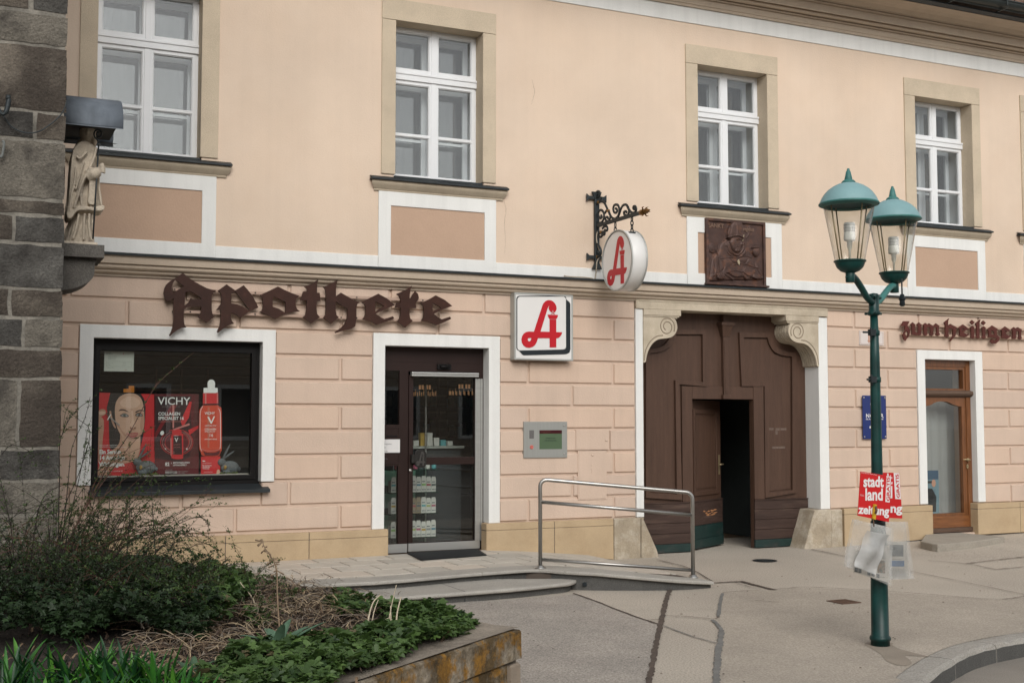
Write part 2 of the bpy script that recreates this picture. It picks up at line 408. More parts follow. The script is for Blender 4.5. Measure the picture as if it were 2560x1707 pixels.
for i in range(len(kx)-1):
    x0, x1 = kx[i], kx[i+1]
    ya0 = kerb_y(x0); ya1 = kerb_y(x1)
    if x1 <= kerb[0][0]+.001: ya0 = ya1 = -60
    rows0 = [ya0, max(ya0, -3.2) , max(ya0,-2), max(ya0,-1), 1.5]; rows1 = [ya1, max(ya1, -3.2), max(ya1,-2), max(ya1,-1), 1.5]
    for j in range(4):
        a, b, c, d = (x0, rows0[j]), (x1, rows1[j]), (x1, rows1[j+1]), (x0, rows0[j+1])
        mb.quad(*[(p[0], p[1], gz(*p)) for p in (a, b, c, d)])
mb.build('pavement', m_asph, kind='structure')
# kerb stones: granite blocks following the curve
def normals(P):
    out = []
    for i in range(len(P)):
        a = P[max(i-1, 0)]; b = P[min(i+1, len(P)-1)]
        t = Vector((b[0]-a[0], b[1]-a[1])).normalized(); out.append((t.y, -t.x))
    return out
kerbs = [k for k in kerb if -1 < k[0] < 30]; kn = normals(kerbs)
acc = 0; seg = [0]; stones = []
for i in range(1, len(kerbs)):
    acc += math.hypot(kerbs[i][0]-kerbs[i-1][0], kerbs[i][1]-kerbs[i-1][1]); seg.append(i)
    if acc > .72 or i == len(kerbs)-1: stones.append(seg); seg = [i]; acc = 0
mb = MB(); W_ = .185
for sgm in stones:
    if len(sgm) < 2: continue
    rings = []; up = random.uniform(.002, .009)
    for j, i in enumerate(sgm):
        p, n_ = kerbs[i], kn[i]; t = (-n_[1], n_[0]); o_ = .005 if j == 0 else (-.005 if j == len(sgm)-1 else 0)
        x, y = p[0]+t[0]*o_, p[1]+t[1]*o_
        jj = lambda: random.uniform(-.003, .003)
        rings.append([(x+n_[0]*d+jj(), y+n_[1]*d+jj(), h+jj()) for d, h in ((0, -.3), (0, up-.004), (.01, up), (W_*.5, up+.002), (W_-.03, up), (W_-.008, up-.010), (W_, up-.03), (W_+.004, -.3))])
    mb.loft(rings, smooth=False)
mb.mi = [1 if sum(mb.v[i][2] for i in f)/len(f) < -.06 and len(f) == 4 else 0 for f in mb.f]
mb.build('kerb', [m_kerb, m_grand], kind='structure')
S_ = 2560/2352
def G(a, b, z=0.): return g(a*S_, b*S_, z)
def GZ(ox, oy, s): return lambda a, b, z=0.: g(ox+a*s, oy+b*s, z)
g5 = GZ(1240, 1380, .30612); g6 = GZ(1900, 1340, .28061)
# darker asphalt on the left, separated by the diagonal joint, pale patch in the middle
dark = [g5(640,345), g5(800,395), g5(1060,500), g5(1330,597), g5(1300,730), g5(1270,950), g5(1240,1100), G(1480,1640), G(1400,1900), (2.2,-9.5), (2.8,-6.2), (2.6,-2.0), g5(0,395), g5(300,375)]
sheet('pavement_repair', dark, .004, m_asph2)
dk2 = [g5(1850,340), g5(2000,325), g5(2352,305), g6(430,462), g6(1150,500), g6(2080,568), g6(2352,545), g6(2600,520)] + [k for k in reversed(kerb) if 5.3 < k[0] < g6(2600,520)[0]-.05] + [(5.0, -7.4), G(1640,1640)] + [g5(1800,1100), g5(1780,960), g5(1810,800), g5(1850,640), g5(1820,560), g5(1845,420)]
sheet('pavement_repair', dk2, .004, M('asphalt_right', (.37, .325, .27), .9, var=.12, vscale=1., fine=.32, fscale=75, bump=.5, bscale=120, col2=(.41, .36, .30), mask=(.9, .45, .65)))
def ribbon(mb, pts, wd, z=.008, jit=.3, n=5):
    P = smoothline(pts, n); N = normals(P); vs = []
    for (p, q) in zip(P, N):
        a = wd*.5*(1+random.uniform(-jit, jit)); b = wd*.5*(1+random.uniform(-jit, jit))
        zz = z + gz(p[0], p[1])
        vs += [(p[0]+q[0]*a, p[1]+q[1]*a, zz), (p[0]-q[0]*b, p[1]-q[1]*b, zz)]
    m = len(P); mb.add(vs, [(2*i, 2*i+1, 2*i+3, 2*i+2) for i in range(m-1)])
mb = MB()
ribbon(mb, [G(1494,1640), g5(1250,1068), g5(1275,950), g5(1300,800), g5(1335,640), g5(1365,510), g5(1395,380), g5(1435,278)], .040, .009, .35, 12)
ribbon(mb, [g5(1430,278), g5(1650,262), g5(1850,250), g5(2005,242)], .035, .0085, .3, 8)
ribbon(mb, [g5(2000,240), g5(2100,268), g5(2280,312)], .045, .009, .3, 8)
ribbon(mb, [g5(630,340), g5(800,398), g5(1050,498), g5(1340,598)], .022, .0082, .4, 8)
mb.build('tar_joint', m_tar, kind='structure')
mb = MB()
ribbon(mb, [g5(1800,1110), g5(1800,980), g5(1812,860), g5(1830,740), g5(1842,640)], .045, .009, .4, 12)
ribbon(mb, [g5(1842,640), g5(1800,585), g5(1765,556)], .03, .0085, .4, 8)
ribbon(mb, [g5(1815,530), g5(1828,430), g5(1850,340)], .028, .0085, .4, 8)
ribbon(mb, [g5(1370,605), g5(1600,690), g5(1820,752)], .014, .0082, .4, 8)
mb.build('grey_joint', m_tarl, kind='structure')
mb = MB()
for P, q in [([g5(1385,524), g5(1600,536), g5(1765,552), g5(1820,540)], .006), ([g5(1240,562), g5(1340,556)], .006),
          ([g5(1850,336), g5(2000,325), g5(2352,305), g6(430,460), g6(1150,500), g6(1500,525), g6(2080,568), g6(2352,545), g6(2600,520)], .007),
          ([g6(460,122), g6(800,192)], .012), ([g6(1340,318), g6(1700,390), g6(2350,525), g6(2700,600)], .006), ([g6(1500,225), g6(1820,248), g6(2100,302)], .008),
          ([g6(1840,250), g6(2100,220), g6(2352,196), g6(2600,180)], .012), ([g6(2100,302), g6(2352,280), g6(2600,262)], .009),
          ([g5(1310,66), g5(1560,130), g5(1770,245)], .008), ([g5(1950,250), g5(2080,290), g5(2180,298)], .006), ([g5(2110,400), g5(2310,416)], .005)]:
    ribbon(mb, P, q*1.9, .0115, .6, 10)
mb.build('pavement_crack', m_tar, kind='structure')
st = [g6(930,975), g6(1000,1010), g6(1080,1060), g6(1120,1110), g6(1200,1148), g6(1290,1160), g6(1350,1140), g6(1335,1105), g6(1300,1070), g6(1500,1080), g6(1400,1050), g6(1250,1010), g6(1180,975), g6(1170,955), g6(960,950)]
sheet('damp_patch', smoothline(st+[st[0]], 3)[:-1], .0062, m_stain)
mb = MB()                           # litter: tiny flecks and crumbs
for k in range(170):
    x = random.uniform(3.3, 12); y = random.uniform(-7.2, -1.4)
    if y < kerb_y(x)+.1: continue
    if x < 4 and y < -5.5: continue
    r = random.uniform(.003, .011); a = random.uniform(0, 3)
    vs = [(x+r*math.cos(a+q)*random.uniform(.6, 1.6), y+r*math.sin(a+q), .013+gz(x, y)) for q in (0, 1.3, 2.6, 3.9, 5.2)]
    mb.add(vs+[(x, y, .013+r*.5+gz(x, y))], [(i, (i+1) % 5, 5) for i in range(5)])
mb.build('crumbs', M('crumb', (.09, .06, .045), .9, var=.5, vscale=3), kind='stuff', label='tiny leaf crumbs and grit scattered over the asphalt', cat='litter')
# covers
c = G(1757, 1288); mb = MB(); mb.lathe([(.0, .003), (.09, .003), (.14, .009), (.11, .01), (.11, .004), (.0, .004)], (c[0], c[1], 0), 28, smooth=False)
for k in range(-4, 5): mb.box(c[0]-.068, c[0]+.068, c[1]+k*.015-.003, c[1]+k*.015+.003, .004, .011)
mb.build('drain_cover', m_iron, label='round dark drain cover in the pavement before the gateway', cat='drain cover')
c = G(1938, 1383); mb = MB()
fr_ = .105
for a0, a1, b0, b1 in [(-fr_, fr_, -fr_, -fr_+.02), (-fr_, fr_, fr_-.02, fr_), (-fr_, -fr_+.02, -fr_+.02, fr_-.02), (fr_-.02, fr_, -fr_+.02, fr_-.02)]:
    mb.box(c[0]+a0, c[0]+a1, c[1]+b0, c[1]+b1, .004, .011)
for k in range(-5, 6): mb.box(c[0]-fr_+.02, c[0]+fr_-.02, c[1]+k*.016-.004, c[1]+k*.016+.004, .005, .0105)
for k in range(-5, 6): mb.box(c[0]+k*.016-.003, c[0]+k*.016+.003, c[1]-fr_+.02, c[1]+fr_-.02, .0045, .009)
mb.build('drain_grate', M('rusty_grate', (.10, .055, .035), .8, var=.4, vscale=30), label='square rusty drain grate in the pavement left of the lamp post', cat='drain grate')

# ================================================================== THE BUILDING
B = empty('pharmacy_building', (7, 0, 0), 'long peach and pink rendered townhouse with pharmacy, gateway and white sash windows', 'building')
XL, XR, ZT = -1.5, 21.0, 7.0
ZU = 3.05                                  # rusticated ground floor / upper floor
WINX = []                                  # window openings
def wx(px, py): return w(px, py)[0]
# openings (x0, x1, z0, z1)
z880 = ZM(880, 0, .459); z1400 = ZM(1400, 100, .44643); z1960 = ZM(1960, 0, .54845); z0 = ZM(0, 0, .49728)
SW = 2.586; ZWT, ZWB = 6.16-.08, 4.19       # surround top, sill line
ow = {}
ow[2] = (4.237, 5.266); ow_z = (4.21, 5.93)
def opn(zm, l, r): return (zm(*l)[0], zm(*r)[0])
S2 = (z880(160, 500)[0], z880(781, 500)[0]); 
S3 = (z1400(704, 500)[0], z1400(1218, 500)[0]); O3 = (z1400(770, 500)[0], z1400(1158, 500)[0])
S4 = (z1960(550, 700)[0], z1960(893, 700)[0]); O4 = (z1960(597, 700)[0], z1960(856, 700)[0])
S1r = z0(1100, 400)[0]; S1l = z0(397, 400)[0]; O1r = z0(1012, 400)[0]; O1l = z0(487, 400)[0]
S5l = z1960(1076, 600)[0]; 
W5 = S4[1]-S4[0]; 
WINS = [((S1l, S1r), (O1l, O1r)), (S2, ow[2]), (S3, O3), (S4, O4), ((S5l, S5l+W5), (S5l+(O4[0]-S4[0]), S5l+W5-(S4[1]-O4[1])))]
WINS.append(((WINS[4][0][0]+3.6, WINS[4][0][1]+3.6), (WINS[4][1][0]+3.6, WINS[4][1][1]+3.6)))
DW = .19                                   # depth of the window plane
def holed_wall(mb, x0, x1, z0_, z1_, holes, y0=0., y1=.42, mi=0):
    xs = sorted(set([x0, x1] + [h[0] for h in holes] + [h[1] for h in holes]))
    zs = sorted(set([z0_, z1_] + [h[2] for h in holes] + [h[3] for h in holes]))
    xs = [x for x in xs if x0 <= x <= x1]; zs = [z for z in zs if z0_ <= z <= z1_]
    def inside(cx, cz): return any(h[0] < cx < h[1] and h[2] < cz < h[3] for h in holes)
    for i in range(len(xs)-1):
        for j in range(len(zs)-1):
            if inside((xs[i]+xs[i+1])/2, (zs[j]+zs[j+1])/2): continue
            for y in (y0, y1): mb.quad((xs[i], y, zs[j]), (xs[i+1], y, zs[j]), (xs[i+1], y, zs[j+1]), (xs[i], y, zs[j+1]), mi)
    for h in holes:
        a, b, c, d = h
        mb.quad((a, y0, c), (a, y1, c), (a, y1, d), (a, y0, d), mi); mb.quad((b, y0, c), (b, y1, c), (b, y1, d), (b, y0, d), mi)
        mb.quad((a, y0, d), (b, y0, d), (b, y1, d), (a, y1, d), mi); mb.quad((a, y0, c), (b, y0, c), (b, y1, c), (a, y1, c), mi)
    mb.quad((x0, y0, z1_), (x1, y0, z1_), (x1, y1, z1_), (x0, y1, z1_), mi)
holesU = [(o[0]-.015, o[1]+.015, ow_z[0]-.01, ow_z[1]+.015) for s, o in WINS]
mb = MB(); holed_wall(mb, XL, XR, ZU, 7.3, holesU); mb.build('upper_wall', m_peach, B)
# ground floor openings
SH = (1.190, 2.828, .905, 2.388)           # shop window
PD = (4.139, 5.346, .10, 2.387)            # pharmacy door
GT = (w(1606, 900)[0], 9.895, 0.0, 2.905)
ZS2 = ZM(2080, 720, .4720)
RD = (11.664, 12.553, .10, 2.398)
# gateway opening
GT = (7.323, 9.895, -.02, 2.90)
holesL = [(h[0]-.012, h[1]+.012, h[2]-.012, h[3]+.012) for h in (SH, PD, GT, RD)]
mb = MB(); holed_wall(mb, XL, XR, -.2, ZU, holesL, .022, .42); mb.build('ground_floor_wall', m_rust, B)
# closed body: side walls, back, floors, roof
mb = MB(); mb.box(XL, XL+.3, .43, 9, -.2, 7.3); mb.box(XR-.3, XR, .43, 9, -.2, 7.3); mb.box(XL, XR, 9, 9.3, -.2, 7.3)
mb.box(XL+.3, XR-.3, .43, 9, 2.98, 3.18); mb.box(XL+.3, XR-.3, .43, 9, 7.0, 7.2)
for x in (3.3, 7.05, 7.2, 10.1, 13.6, 6.6): pass
mb.build('inner_walls', m_room, B)
mb = MB()
for x in (2.62, 6.9, 10.35, 14.2): mb.box(x, x+.12, .44, 8.9, 3.19, 6.99)
for x in (0.2, 7.08, 10.15): mb.box(x, x+.12, .44, 8.9, -.1, 2.97)
mb.box(.33, 7.07, 4.6, 4.7, -.1, 2.97); mb.box(10.28, 20.6, 3.0, 3.1, -.1, 2.97); mb.box(-1, 20.5, 3.4, 3.5, 3.19, 6.99)
mb.build('partition', m_room, B)
mb = MB(); mb.box(.33, 7.07, .44, 4.59, .05, .155); mb.box(7.21, 10.14, .44, 8.9, -.08, -.003); mb.box(10.28, 20.6, .44, 2.99, .03, .10)
mb.build('floor', M('inner_floor', (.16, .11, .07), .6, var=.2), B)
# ---- rustication blocks
def rb(k): return 2.782 - .2562*k
def blocks(mb, x0, x1, rows, joints):
    for k in rows:
        zt = 3.02 if k == 0 else rb(k-1)-.024
        zb = rb(k)
        js = sorted(j for j in joints.get(k, []) if x0+.03 < j < x1-.03)
        e = [x0] + js + [x1]
        for i in range(len(e)-1):
            a = e[i] + (.012 if i else .002); b = e[i+1] - (.012 if i < len(e)-2 else .002)
            # tiny irregularity so the courses do not read as machine made
            mb.cham(a, b, zb+random.uniform(-.0015, .0015), zt+random.uniform(-.0015, .0015), .0225, .0+random.uniform(-.0012, .0012), .009, random.choice([0, 0, 1, 2]))
def X_(px, py): return w(px, py)[0]
J0 = {k: [] for k in range(10)}
J0[0] = [X_(173,750), X_(462,760), X_(724,715), X_(976,730), X_(1210,745), X_(1345,760), X_(2135.8,790), X_(2296,800), X_(2446,805)]
J0[1] = [X_(318,780), X_(597,790), X_(853.6,790), X_(1095,810), X_(1330,790), X_(1533.5,830), X_(2218.7,850), X_(2373.8,850), X_(2520,850)]
mb = MB()
blocks(mb, XL, 7.222, [0, 1], J0)
jA = {k: ([X_(851, 1000)] if k % 2 else []) for k in range(2, 10)}
jA[8] = [X_(169,1240), X_(452.6,1250), X_(723,1240)]; jA[9] = [X_(313.7,1290), X_(588,1290), X_(849.5,1290)]
blocks(mb, XL, 1.060, range(2, 8), {})
blocks(mb, 2.963, 4.005, range(2, 8), jA)
blocks(mb, XL, 1.187, [8], jA); 
# row 8 below the window: split around the shop window sill
blocks(mb, 2.835, 4.005, [8], jA)
zt_, zb_ = .885, rb(8)
for a, b in ((1.187, X_(452.6,1250)), (X_(452.6,1250), 2.835)): mb.cham(a+.004 if a < 1.2 else a+.012, b-.012 if b < 2.8 else b-.003, zb_, zt_, .0225, 0, .009)
blocks(mb, XL, 4.005, [9], jA)
jC = {k: ([X_(1321, 1000), X_(1533.5, 1000)] if k % 2 else [X_(1431, 1000)]) for k in range(2, 10)}
jC[2] = [X_(1420, 870)]; jC[7] = [X_(1533.5, 1000)]; jC[6] = [X_(1523, 1000)]
blocks(mb, 5.482, 7.222, range(2, 10), jC)
mb.build('rusticated_blocks', m_rustb, B, bevel=.003, seg=1); mb = MB()
Dl = 10.048
jD = {k: ([X_(2221, 1000)] if k % 2 else [X_(2139, 1000)]) for k in range(2, 10)}
blocks(mb, Dl, XR, [0, 1], {0: J0[0]+[14.5, 16.1, 17.9, 19.4], 1: J0[1]+[13.9, 15.4, 17.2, 18.6]})
blocks(mb, Dl, 11.53, range(2, 10), jD)
jE = {k: ([X_(2522, 1000), 15.2, 17.3, 19.1] if k % 2 else [14.3, 16.4, 18.2]) for k in range(2, 10)}
blocks(mb, 12.69, XR, range(2, 10), jE)
mb.build('rusticated_blocks', m_rustb, B, bevel=.003, seg=1)
# ---- string course
mb = MB()
zc = [ (-.02, 2.990), (-.02, 3.012), (-.05, 3.018), (-.062, 3.028), (-.064, 3.04), (-.058, 3.048), (-.085, 3.054), (-.10, 3.066), (-.104, 3.080), (-.098, 3.094), (-.09, 3.098), (-.125, 3.104), (-.13, 3.185), (-.14, 3.192), (.03, 3.196), (.03, 2.990)]
mb.sweep(zc, XL, XR)
mb.build('string_course', m_corn, B, bevel=.002, seg=1)
mb = MB(); mb.sweep([(-.155, 3.180), (-.158, 3.203), (-.02, 3.222), (.01, 3.222), (.01, 3.1955), (-.142, 3.1965), (-.145, 3.188)], XL, XR); mb.build('course_flashing', m_flash, B)
# ---- white band along the foot of the upper floor (broken by the aprons)
aprL = []
for i, (s, o) in enumerate(WINS):
    aprL.append((s[0]+.085 if i != 0 else s[0]-.02, s[1]+.10 if i == 0 else s[1]-.005))
aprL[1] = (4.052, 5.429)
aprL[0] = (aprL[0][0]-.02, z0(1085, 1050)[0])
aprL[2] = (z1400(708, 1100)[0], z1400(1238, 1100)[0])
aprL[3] = (z1960(565, 1200)[0]-.02, z1960(915, 1200)[0])
aprL[4] = (aprL[3][0]+S5l-S4[0], aprL[3][1]+S5l-S4[0]); aprL[5] = (aprL[4][0]+3.6, aprL[4][1]+3.6)
mb = MB(); e = [XL]
for a, b in aprL: e += [a-.001, b+.001]
e.append(XR)
for i in range(0, len(e), 2): mb = MB(); mb.box(e[i], e[i+1], -.011, .01, 3.223, 3.345); mb.build('white_band', m_white, B, bevel=.003, seg=1)
# ---- aprons under the windows
for i, (a, b) in enumerate(aprL):
    zt, zb = 4.045, 3.2235; t = .14
    mb = MB(); hole = [(a+t, 3.362), (b-t, 3.362), (b-t, 3.893), (a+t, 3.893)]
    if i == 2:      # the relief interrupts the frame
        a3, b3 = z1400(770, 1200)[0], z1400(1180, 1200)[0]; hole = [(a3, 3.362), (b3, 3.362), (b3, 3.86), (a3, 3.86)]
    mb.plate([(a, zb), (b, zb), (b, zt), (a, zt)], [hole], -.016, .008)
    ap = mb.build('apron_frame', m_white, B, bevel=.003, seg=1)
    mb = MB(); mb.plate([(hole[0][0]-.005, hole[0][1]-.005), (hole[1][0]+.005, hole[1][1]-.005), (hole[2][0]+.005, hole[2][1]+.005), (hole[3][0]-.005, hole[3][1]+.005)], [], -.004, .004)
    mb.build('apron_field', m_apron, ap)
# ---- windows of the upper floor
def window(S, O, idx):
    zt, zb = ow_z[1], ow_z[0]; st = ZWT
    # stone surround
    mb = MB(); q = .012
    mb.plate([(S[0], 4.235), (O[0], 4.235), (O[0], zt), (S[0], zt)], [], -.018, .21)
    mb.plate([(O[1], 4.235), (S[1], 4.235), (S[1], zt), (O[1], zt)], [], -.018, .21)
    mb.plate([(S[0]-.002, zt+.003), (S[1]+.002, zt+.003), (S[1]+.002, ST), (S[0]-.002, ST)], [], -.020, .21)
    # frame
    fb = MB(); y = DW; a, b = O[0]-.02, O[1]+.02; c = (O[0]+O[1])/2
    tr = 5.38                       # transom height
    fw = .045
    fb.plate([(a, zb), (b, zb), (b, zt+.02), (a, zt+.02)], [[(a+.06, zb+.05), (c-.028, zb+.05), (c-.028, tr-.03), (a+.06, tr-.03)], [(c+.028, zb+.05), (b-.06, zb+.05), (b-.06, tr-.03), (c+.028, tr-.03)],
        [(a+.06, tr+.03), (c-.028, tr+.03), (c-.028, zt-.035), (a+.06, zt-.035)], [(c+.028, tr+.03), (b-.06, tr+.03), (b-.06, zt-.035), (c+.028, zt-.035)]], y, y+.07)
    fb.box(O[0]+.001, O[1]-.001, y-.030, y, tr-.045, tr+.040); fb.box(O[0]+.001, O[1]-.001, y-.040, y-.030, tr+.018, tr+.044)
    fb.box(c-.034, c+.034, y-.016, y, zb+.02, tr-.046); fb.box(c-.030, c+.030, y-.016, y, tr+.045, zt)
    # sashes
    def sash(x0, x1, z0_, z1_, bar, yy=y+.004):
        t = .042
        h = []
        if bar: h = [[(x0+t, z0_+t), (x1-t, z0_+t), (x1-t, bar-.014), (x0+t, bar-.014)], [(x0+t, bar+.014), (x1-t, bar+.014), (x1-t, z1_-t), (x0+t, z1_-t)]]
        else: h = [[(x0+t, z0_+t), (x1-t, z0_+t), (x1-t, z1_-t), (x0+t, z1_-t)]]
        fb.plate([(x0, z0_), (x1, z0_), (x1, z1_), (x0, z1_)], h, yy-.014, yy+.035)
        for hh in h:            # putty bevel line
            fb.plate(hh, [[(hh[0][0]+.008, hh[0][1]+.008), (hh[1][0]-.008, hh[1][1]+.008), (hh[2][0]-.008, hh[2][1]-.008), (hh[3][0]+.008, hh[3][1]-.008)]], yy-.006, yy+.028)
    bar = 4.725
    for x0, x1 in ((a+.035, c-.012), (c+.012, b-.035)):
        sash(x0, x1, zb+.028, tr-.043, bar); sash(x0, x1, tr+.046, zt-.012, None)
    fr = fb.build('window', m_wframe, B, bevel=.003, seg=1)
    mb.build('surround', m_stone, fr, bevel=.004, seg=1)
    pb = MB()
    for x0, x1 in ((a+.05, c-.025), (c+.025, b-.05)):
        for z0_, z1_ in ((zb+.05, bar-.003), (bar+.003, tr-.06), (tr+.06, zt-.03)):
            pb.box(x0, x1, y+.017, y+.020, z0_, z1_)
    pb.build('pane', m_glass, fr)
    # box lining and inner window
    ib = MB(); y2 = y+.23
    ib.box(a+.0, a+.028, y+.071, y2+.08, zb, zt); ib.box(b-.028, b, y+.071, y2+.08, zb, zt)
    ib.box(a+.029, b-.029, y+.071, y2+.08, zt-.02, zt); ib.box(a+.029, b-.029, y+.071, y2+.08, zb, zb+.02)
    for x0, x1 in ((a+.03, c-.002), (c+.002, b-.03)):
        for z0_, z1_, br in ((zb+.03, tr-.035, bar), (tr+.035, zt-.03, None)):
            t = .055
            h = [[(x0+t, z0_+t), (x1-t, z0_+t), (x1-t, z1_-t), (x0+t, z1_-t)]]
            if br: h = [[(x0+t, z0_+t), (x1-t, z0_+t), (x1-t, br-.014), (x0+t, br-.014)], [(x0+t, br+.014), (x1-t, br+.014), (x1-t, z1_-t), (x0+t, z1_-t)]]
            ib.plate([(x0, z0_), (x1, z0_), (x1, z1_), (x0, z1_)], h, y2, y2+.04)
    ib.box(a+.03, b-.03, y2-.004, y2+.03, tr-.034, tr+.034)
    ib.build('inner_sash', m_iframe, fr)
    gb = MB()
    for x0, x1 in ((a+.05, c-.03), (c+.03, b-.05)):
        for z0_, z1_ in ((zb+.06, tr-.06), (tr+.06, zt-.06)): gb.box(x0, x1, y2+.015, y2+.018, z0_, z1_)
    gb.build('inner_pane', m_iglass, fr)
    cb = MB(); n = 26; vs = []
    for k in range(n+1):
        t = k/n; x = O[0]-.1 + (O[1]-O[0]+.2)*t; yy = y2+.30+.012*math.sin(k*2.1)
        vs += [(x, yy, zb-.05), (x, yy, zt+.1)]
    cb.add(vs, [(2*k, 2*k+2, 2*k+3, 2*k+1) for k in range(n)], True)
    cb.build('blind', m_blind, fr)
    # sill with flashing
    a, b = S[0]-.115, S[1]+.125; ys_ = .46
    sb = MB(); P = [(.0, 4.045), (-.035, 4.045), (-.04, 4.058), (-.034, 4.064), (-.06, 4.078), (-.105, 4.108), (-.122, 4.125), (-.124, 4.142), (-.112, 4.146), (-.112, 4.150), (-.120, 4.151), (-.120, 4.156), (.0, 4.156)]; P = [(q[0]*ys_, q[1]) for q in P]
    xs0, xs1 = a, b
    n = len(P); vs = []
    for (yy, zz) in P: vs.append((xs0+(.055+yy)*.9, yy, zz))
    for (yy, zz) in P: vs.append((xs1-(.055+yy)*.9, yy, zz))
    sb.add(vs, [(i, i+1, n+i+1, n+i) for i in range(n-1)] + [tuple(range(n)), tuple(range(2*n-1, n-1, -1)), (n-1, 0, n, 2*n-1)])
    # thin return over the reveal
    sb.box(O[0], O[1], .0, .19, 4.12, 4.20)
    sl_ = sb.build('sill', m_stone if 0 else m_corn2, fr)
    kb = MB(); kb.box(a-.012, b+.012, -.080, -.005, 4.158, 4.176)
    kb.add([(a-.01, -.078, 4.1765), (b+.01, -.078, 4.1765), (b+.01, -.004, 4.208), (a-.01, -.004, 4.208)], [(0, 1, 2, 3)])
    kb.box(O[0]+.001, O[1]-.001, -.0045, .185, 4.201, 4.226)
    kb.build('sill_flashing', m_flash, fr)
m_corn2 = M('sill_stone', (.40, .335, .25), .85, var=.1, vscale=4, fine=.05, bump=.2, streak=.12)
ST = 6.165
for i, (S, O) in enumerate(WINS): window(S, O, i)

# ---- eaves: white frieze + cornice + gutter + roof edge
def ez(py_, d): return w(2377, py_, d)[1]
zr = 518.7/1000
zW0 = ez(318*zr, 0); zW1 = ez(250*zr, 0)
mb = MB(); mb.box(XL, XR, -.014, .006, zW0, zW1-.001); mb.build('white_frieze', m_white, B, bevel=.003, seg=1)
prof = []
for py_, d in [(249,-.016),(247,-.035),(236,-.04),(233,-.05),(205,-.055),(203,-.085),(198,-.09),(193,-.078),(190,-.13),(184,-.155),(176,-.165),(170,-.155),(168,-.21),(130,-.225),(128,-.26),(122,-.262),(118,-.25),(116,-.285),(110,-.29),(108,-.31),(88,-.36),(66,-.46),(50,-.56),(46,-.60)]:
    prof.append((d, ez(py_*zr, d)))
prof.append((.0, prof[-1][1]+.02)); prof.append((.0, prof[0][1]))
mb = MB(); mb.sweep(prof, XL, XR); mb.build('eaves_cornice', m_corn, B)
zg = prof[23][1]
mb = MB(); mb.sweep([(-.60, zg+.004), (-.70, zg+.012), (-.70, zg+.03), (-.58, zg+.03)], XL, XR); 
mb.build('eaves_flashing', m_flash, B)
mb = MB()
n = 12; vs = []
gy, gzz, gr = -.78, zg+.135, .085
pr = [(gy+gr*math.cos(a), gzz+gr*math.sin(a)) for a in [math.pi+math.pi*k/n for k in range(n+1)]]
pr2 = [(gy+(gr-.008)*math.cos(a), gzz+(gr-.008)*math.sin(a)) for a in [2*math.pi-math.pi*k/n for k in range(n+1)]]
mb.sweep(pr+pr2+[pr[0]], XL, XR, smooth=True)
mb.tube([(XL, gy-gr, gzz+.004), (XR, gy-gr, gzz+.004)], .012, 8)
mb.tube([(XL, gy, gzz-gr-.012), (XR, gy, gzz-gr-.012)], .006, 6)
x = 1.2
while x < XR:
    mb.box(x-.012, x+.012, gy-gr-.02, gy-gr-.013, gzz-.06, gzz+.012); mb.box(x-.012, x+.012, gy-gr-.012, gy+gr, gzz-gr-.022, gzz-gr-.012); x += .86
mb.build('gutter', M('gutter_metal', (.03, .037, .036), .4, metal=.4, var=.2), B)
mb = MB(); mb.add([(XL-.2, -.68, zg+.17), (XR+.2, -.68, zg+.17), (XR+.2, 5, zg+4.2), (XL-.2, 5, zg+4.2)], [(0, 1, 2, 3)])
mb.add([(XL-.2, 10, zg+.17), (XR+.2, 10, zg+.17), (XR+.2, 5, zg+4.2), (XL-.2, 5, zg+4.2)], [(0, 1, 2, 3)])
rf = mb.build('roof', M('roof_tile', (.11, .075, .055), .9, var=.3, vscale=6), B)
mb = MB(); x = XL
while x < XR:
    for r_ in range(4):
        zz = zg+.17+r_*.13; yy = -.70+r_*.171
        mb.add([(x+.01, yy, zz+.03), (x+.17, yy, zz+.03), (x+.17, yy+.24, zz+.185), (x+.01, yy+.24, zz+.185), (x+.01, yy, zz+.012), (x+.17, yy, zz+.012)], [(0, 1, 2, 3), (0, 4, 5, 1)])
    x += .18
mb.build('roof_tiles', M('roof_tile_brown', (.14, .085, .06), .9, var=.4, vscale=9), rf)

# ---- sandstone plinth
def plinth(mb, mc, x0, x1, z0a, z0b, zt, joints, yf=-.045, left_ret=False, right_ret=False):
    e = [x0] + [j for j in joints if x0 < j < x1] + [x1]
    zc_ = zt-.075
    for i in range(len(e)-1):
        a, b = e[i], e[i+1]
        za = z0a + (z0b-z0a)*(a-x0)/(x1-x0); zb = z0a + (z0b-z0a)*(b-x0)/(x1-x0)
        for (lo_a, lo_b, hi) in ((za, zb, zc_-.003), (zc_, zc_, zt)):
            gp = .003
            vs = [(a+gp, yf, lo_a), (b-gp, yf, lo_b), (b-gp, yf, hi), (a+gp, yf, hi), (a+gp, .10, lo_a), (b-gp, .10, lo_b), (b-gp, .10, hi), (a+gp, .10, hi)]
            mb.add(vs, [(0,1,2,3), (7,6,5,4), (0,4,5,1), (1,5,6,2), (2,6,7,3), (3,7,4,0)])
    mc.box(x0+.004, x1-.004, yf+.006, .1, min(z0a, z0b), zt-.006)
pA = .447
for args in ((XL, 4.178, .15, .15, pA, [-.4, .62, X_(285,1400), X_(561,1380), X_(770,1370)]), (5.300, X_(1530, 1330), .15, .0, .463, [X_(1382,1340)]),
             (X_(2105, 1300), X_(2327, 1300), .0, .04, .475, []), (12.50, XR, .06, .06, .475, [X_(2545, 1290), 14.6, 16, 17.4, 19])):
    mb = MB(); mc = MB(); plinth(mb, mc, *args); pl = mb.build('plinth', m_plinth, B, bevel=.004, seg=1); mc.build('plinth_joints', m_grand, pl)
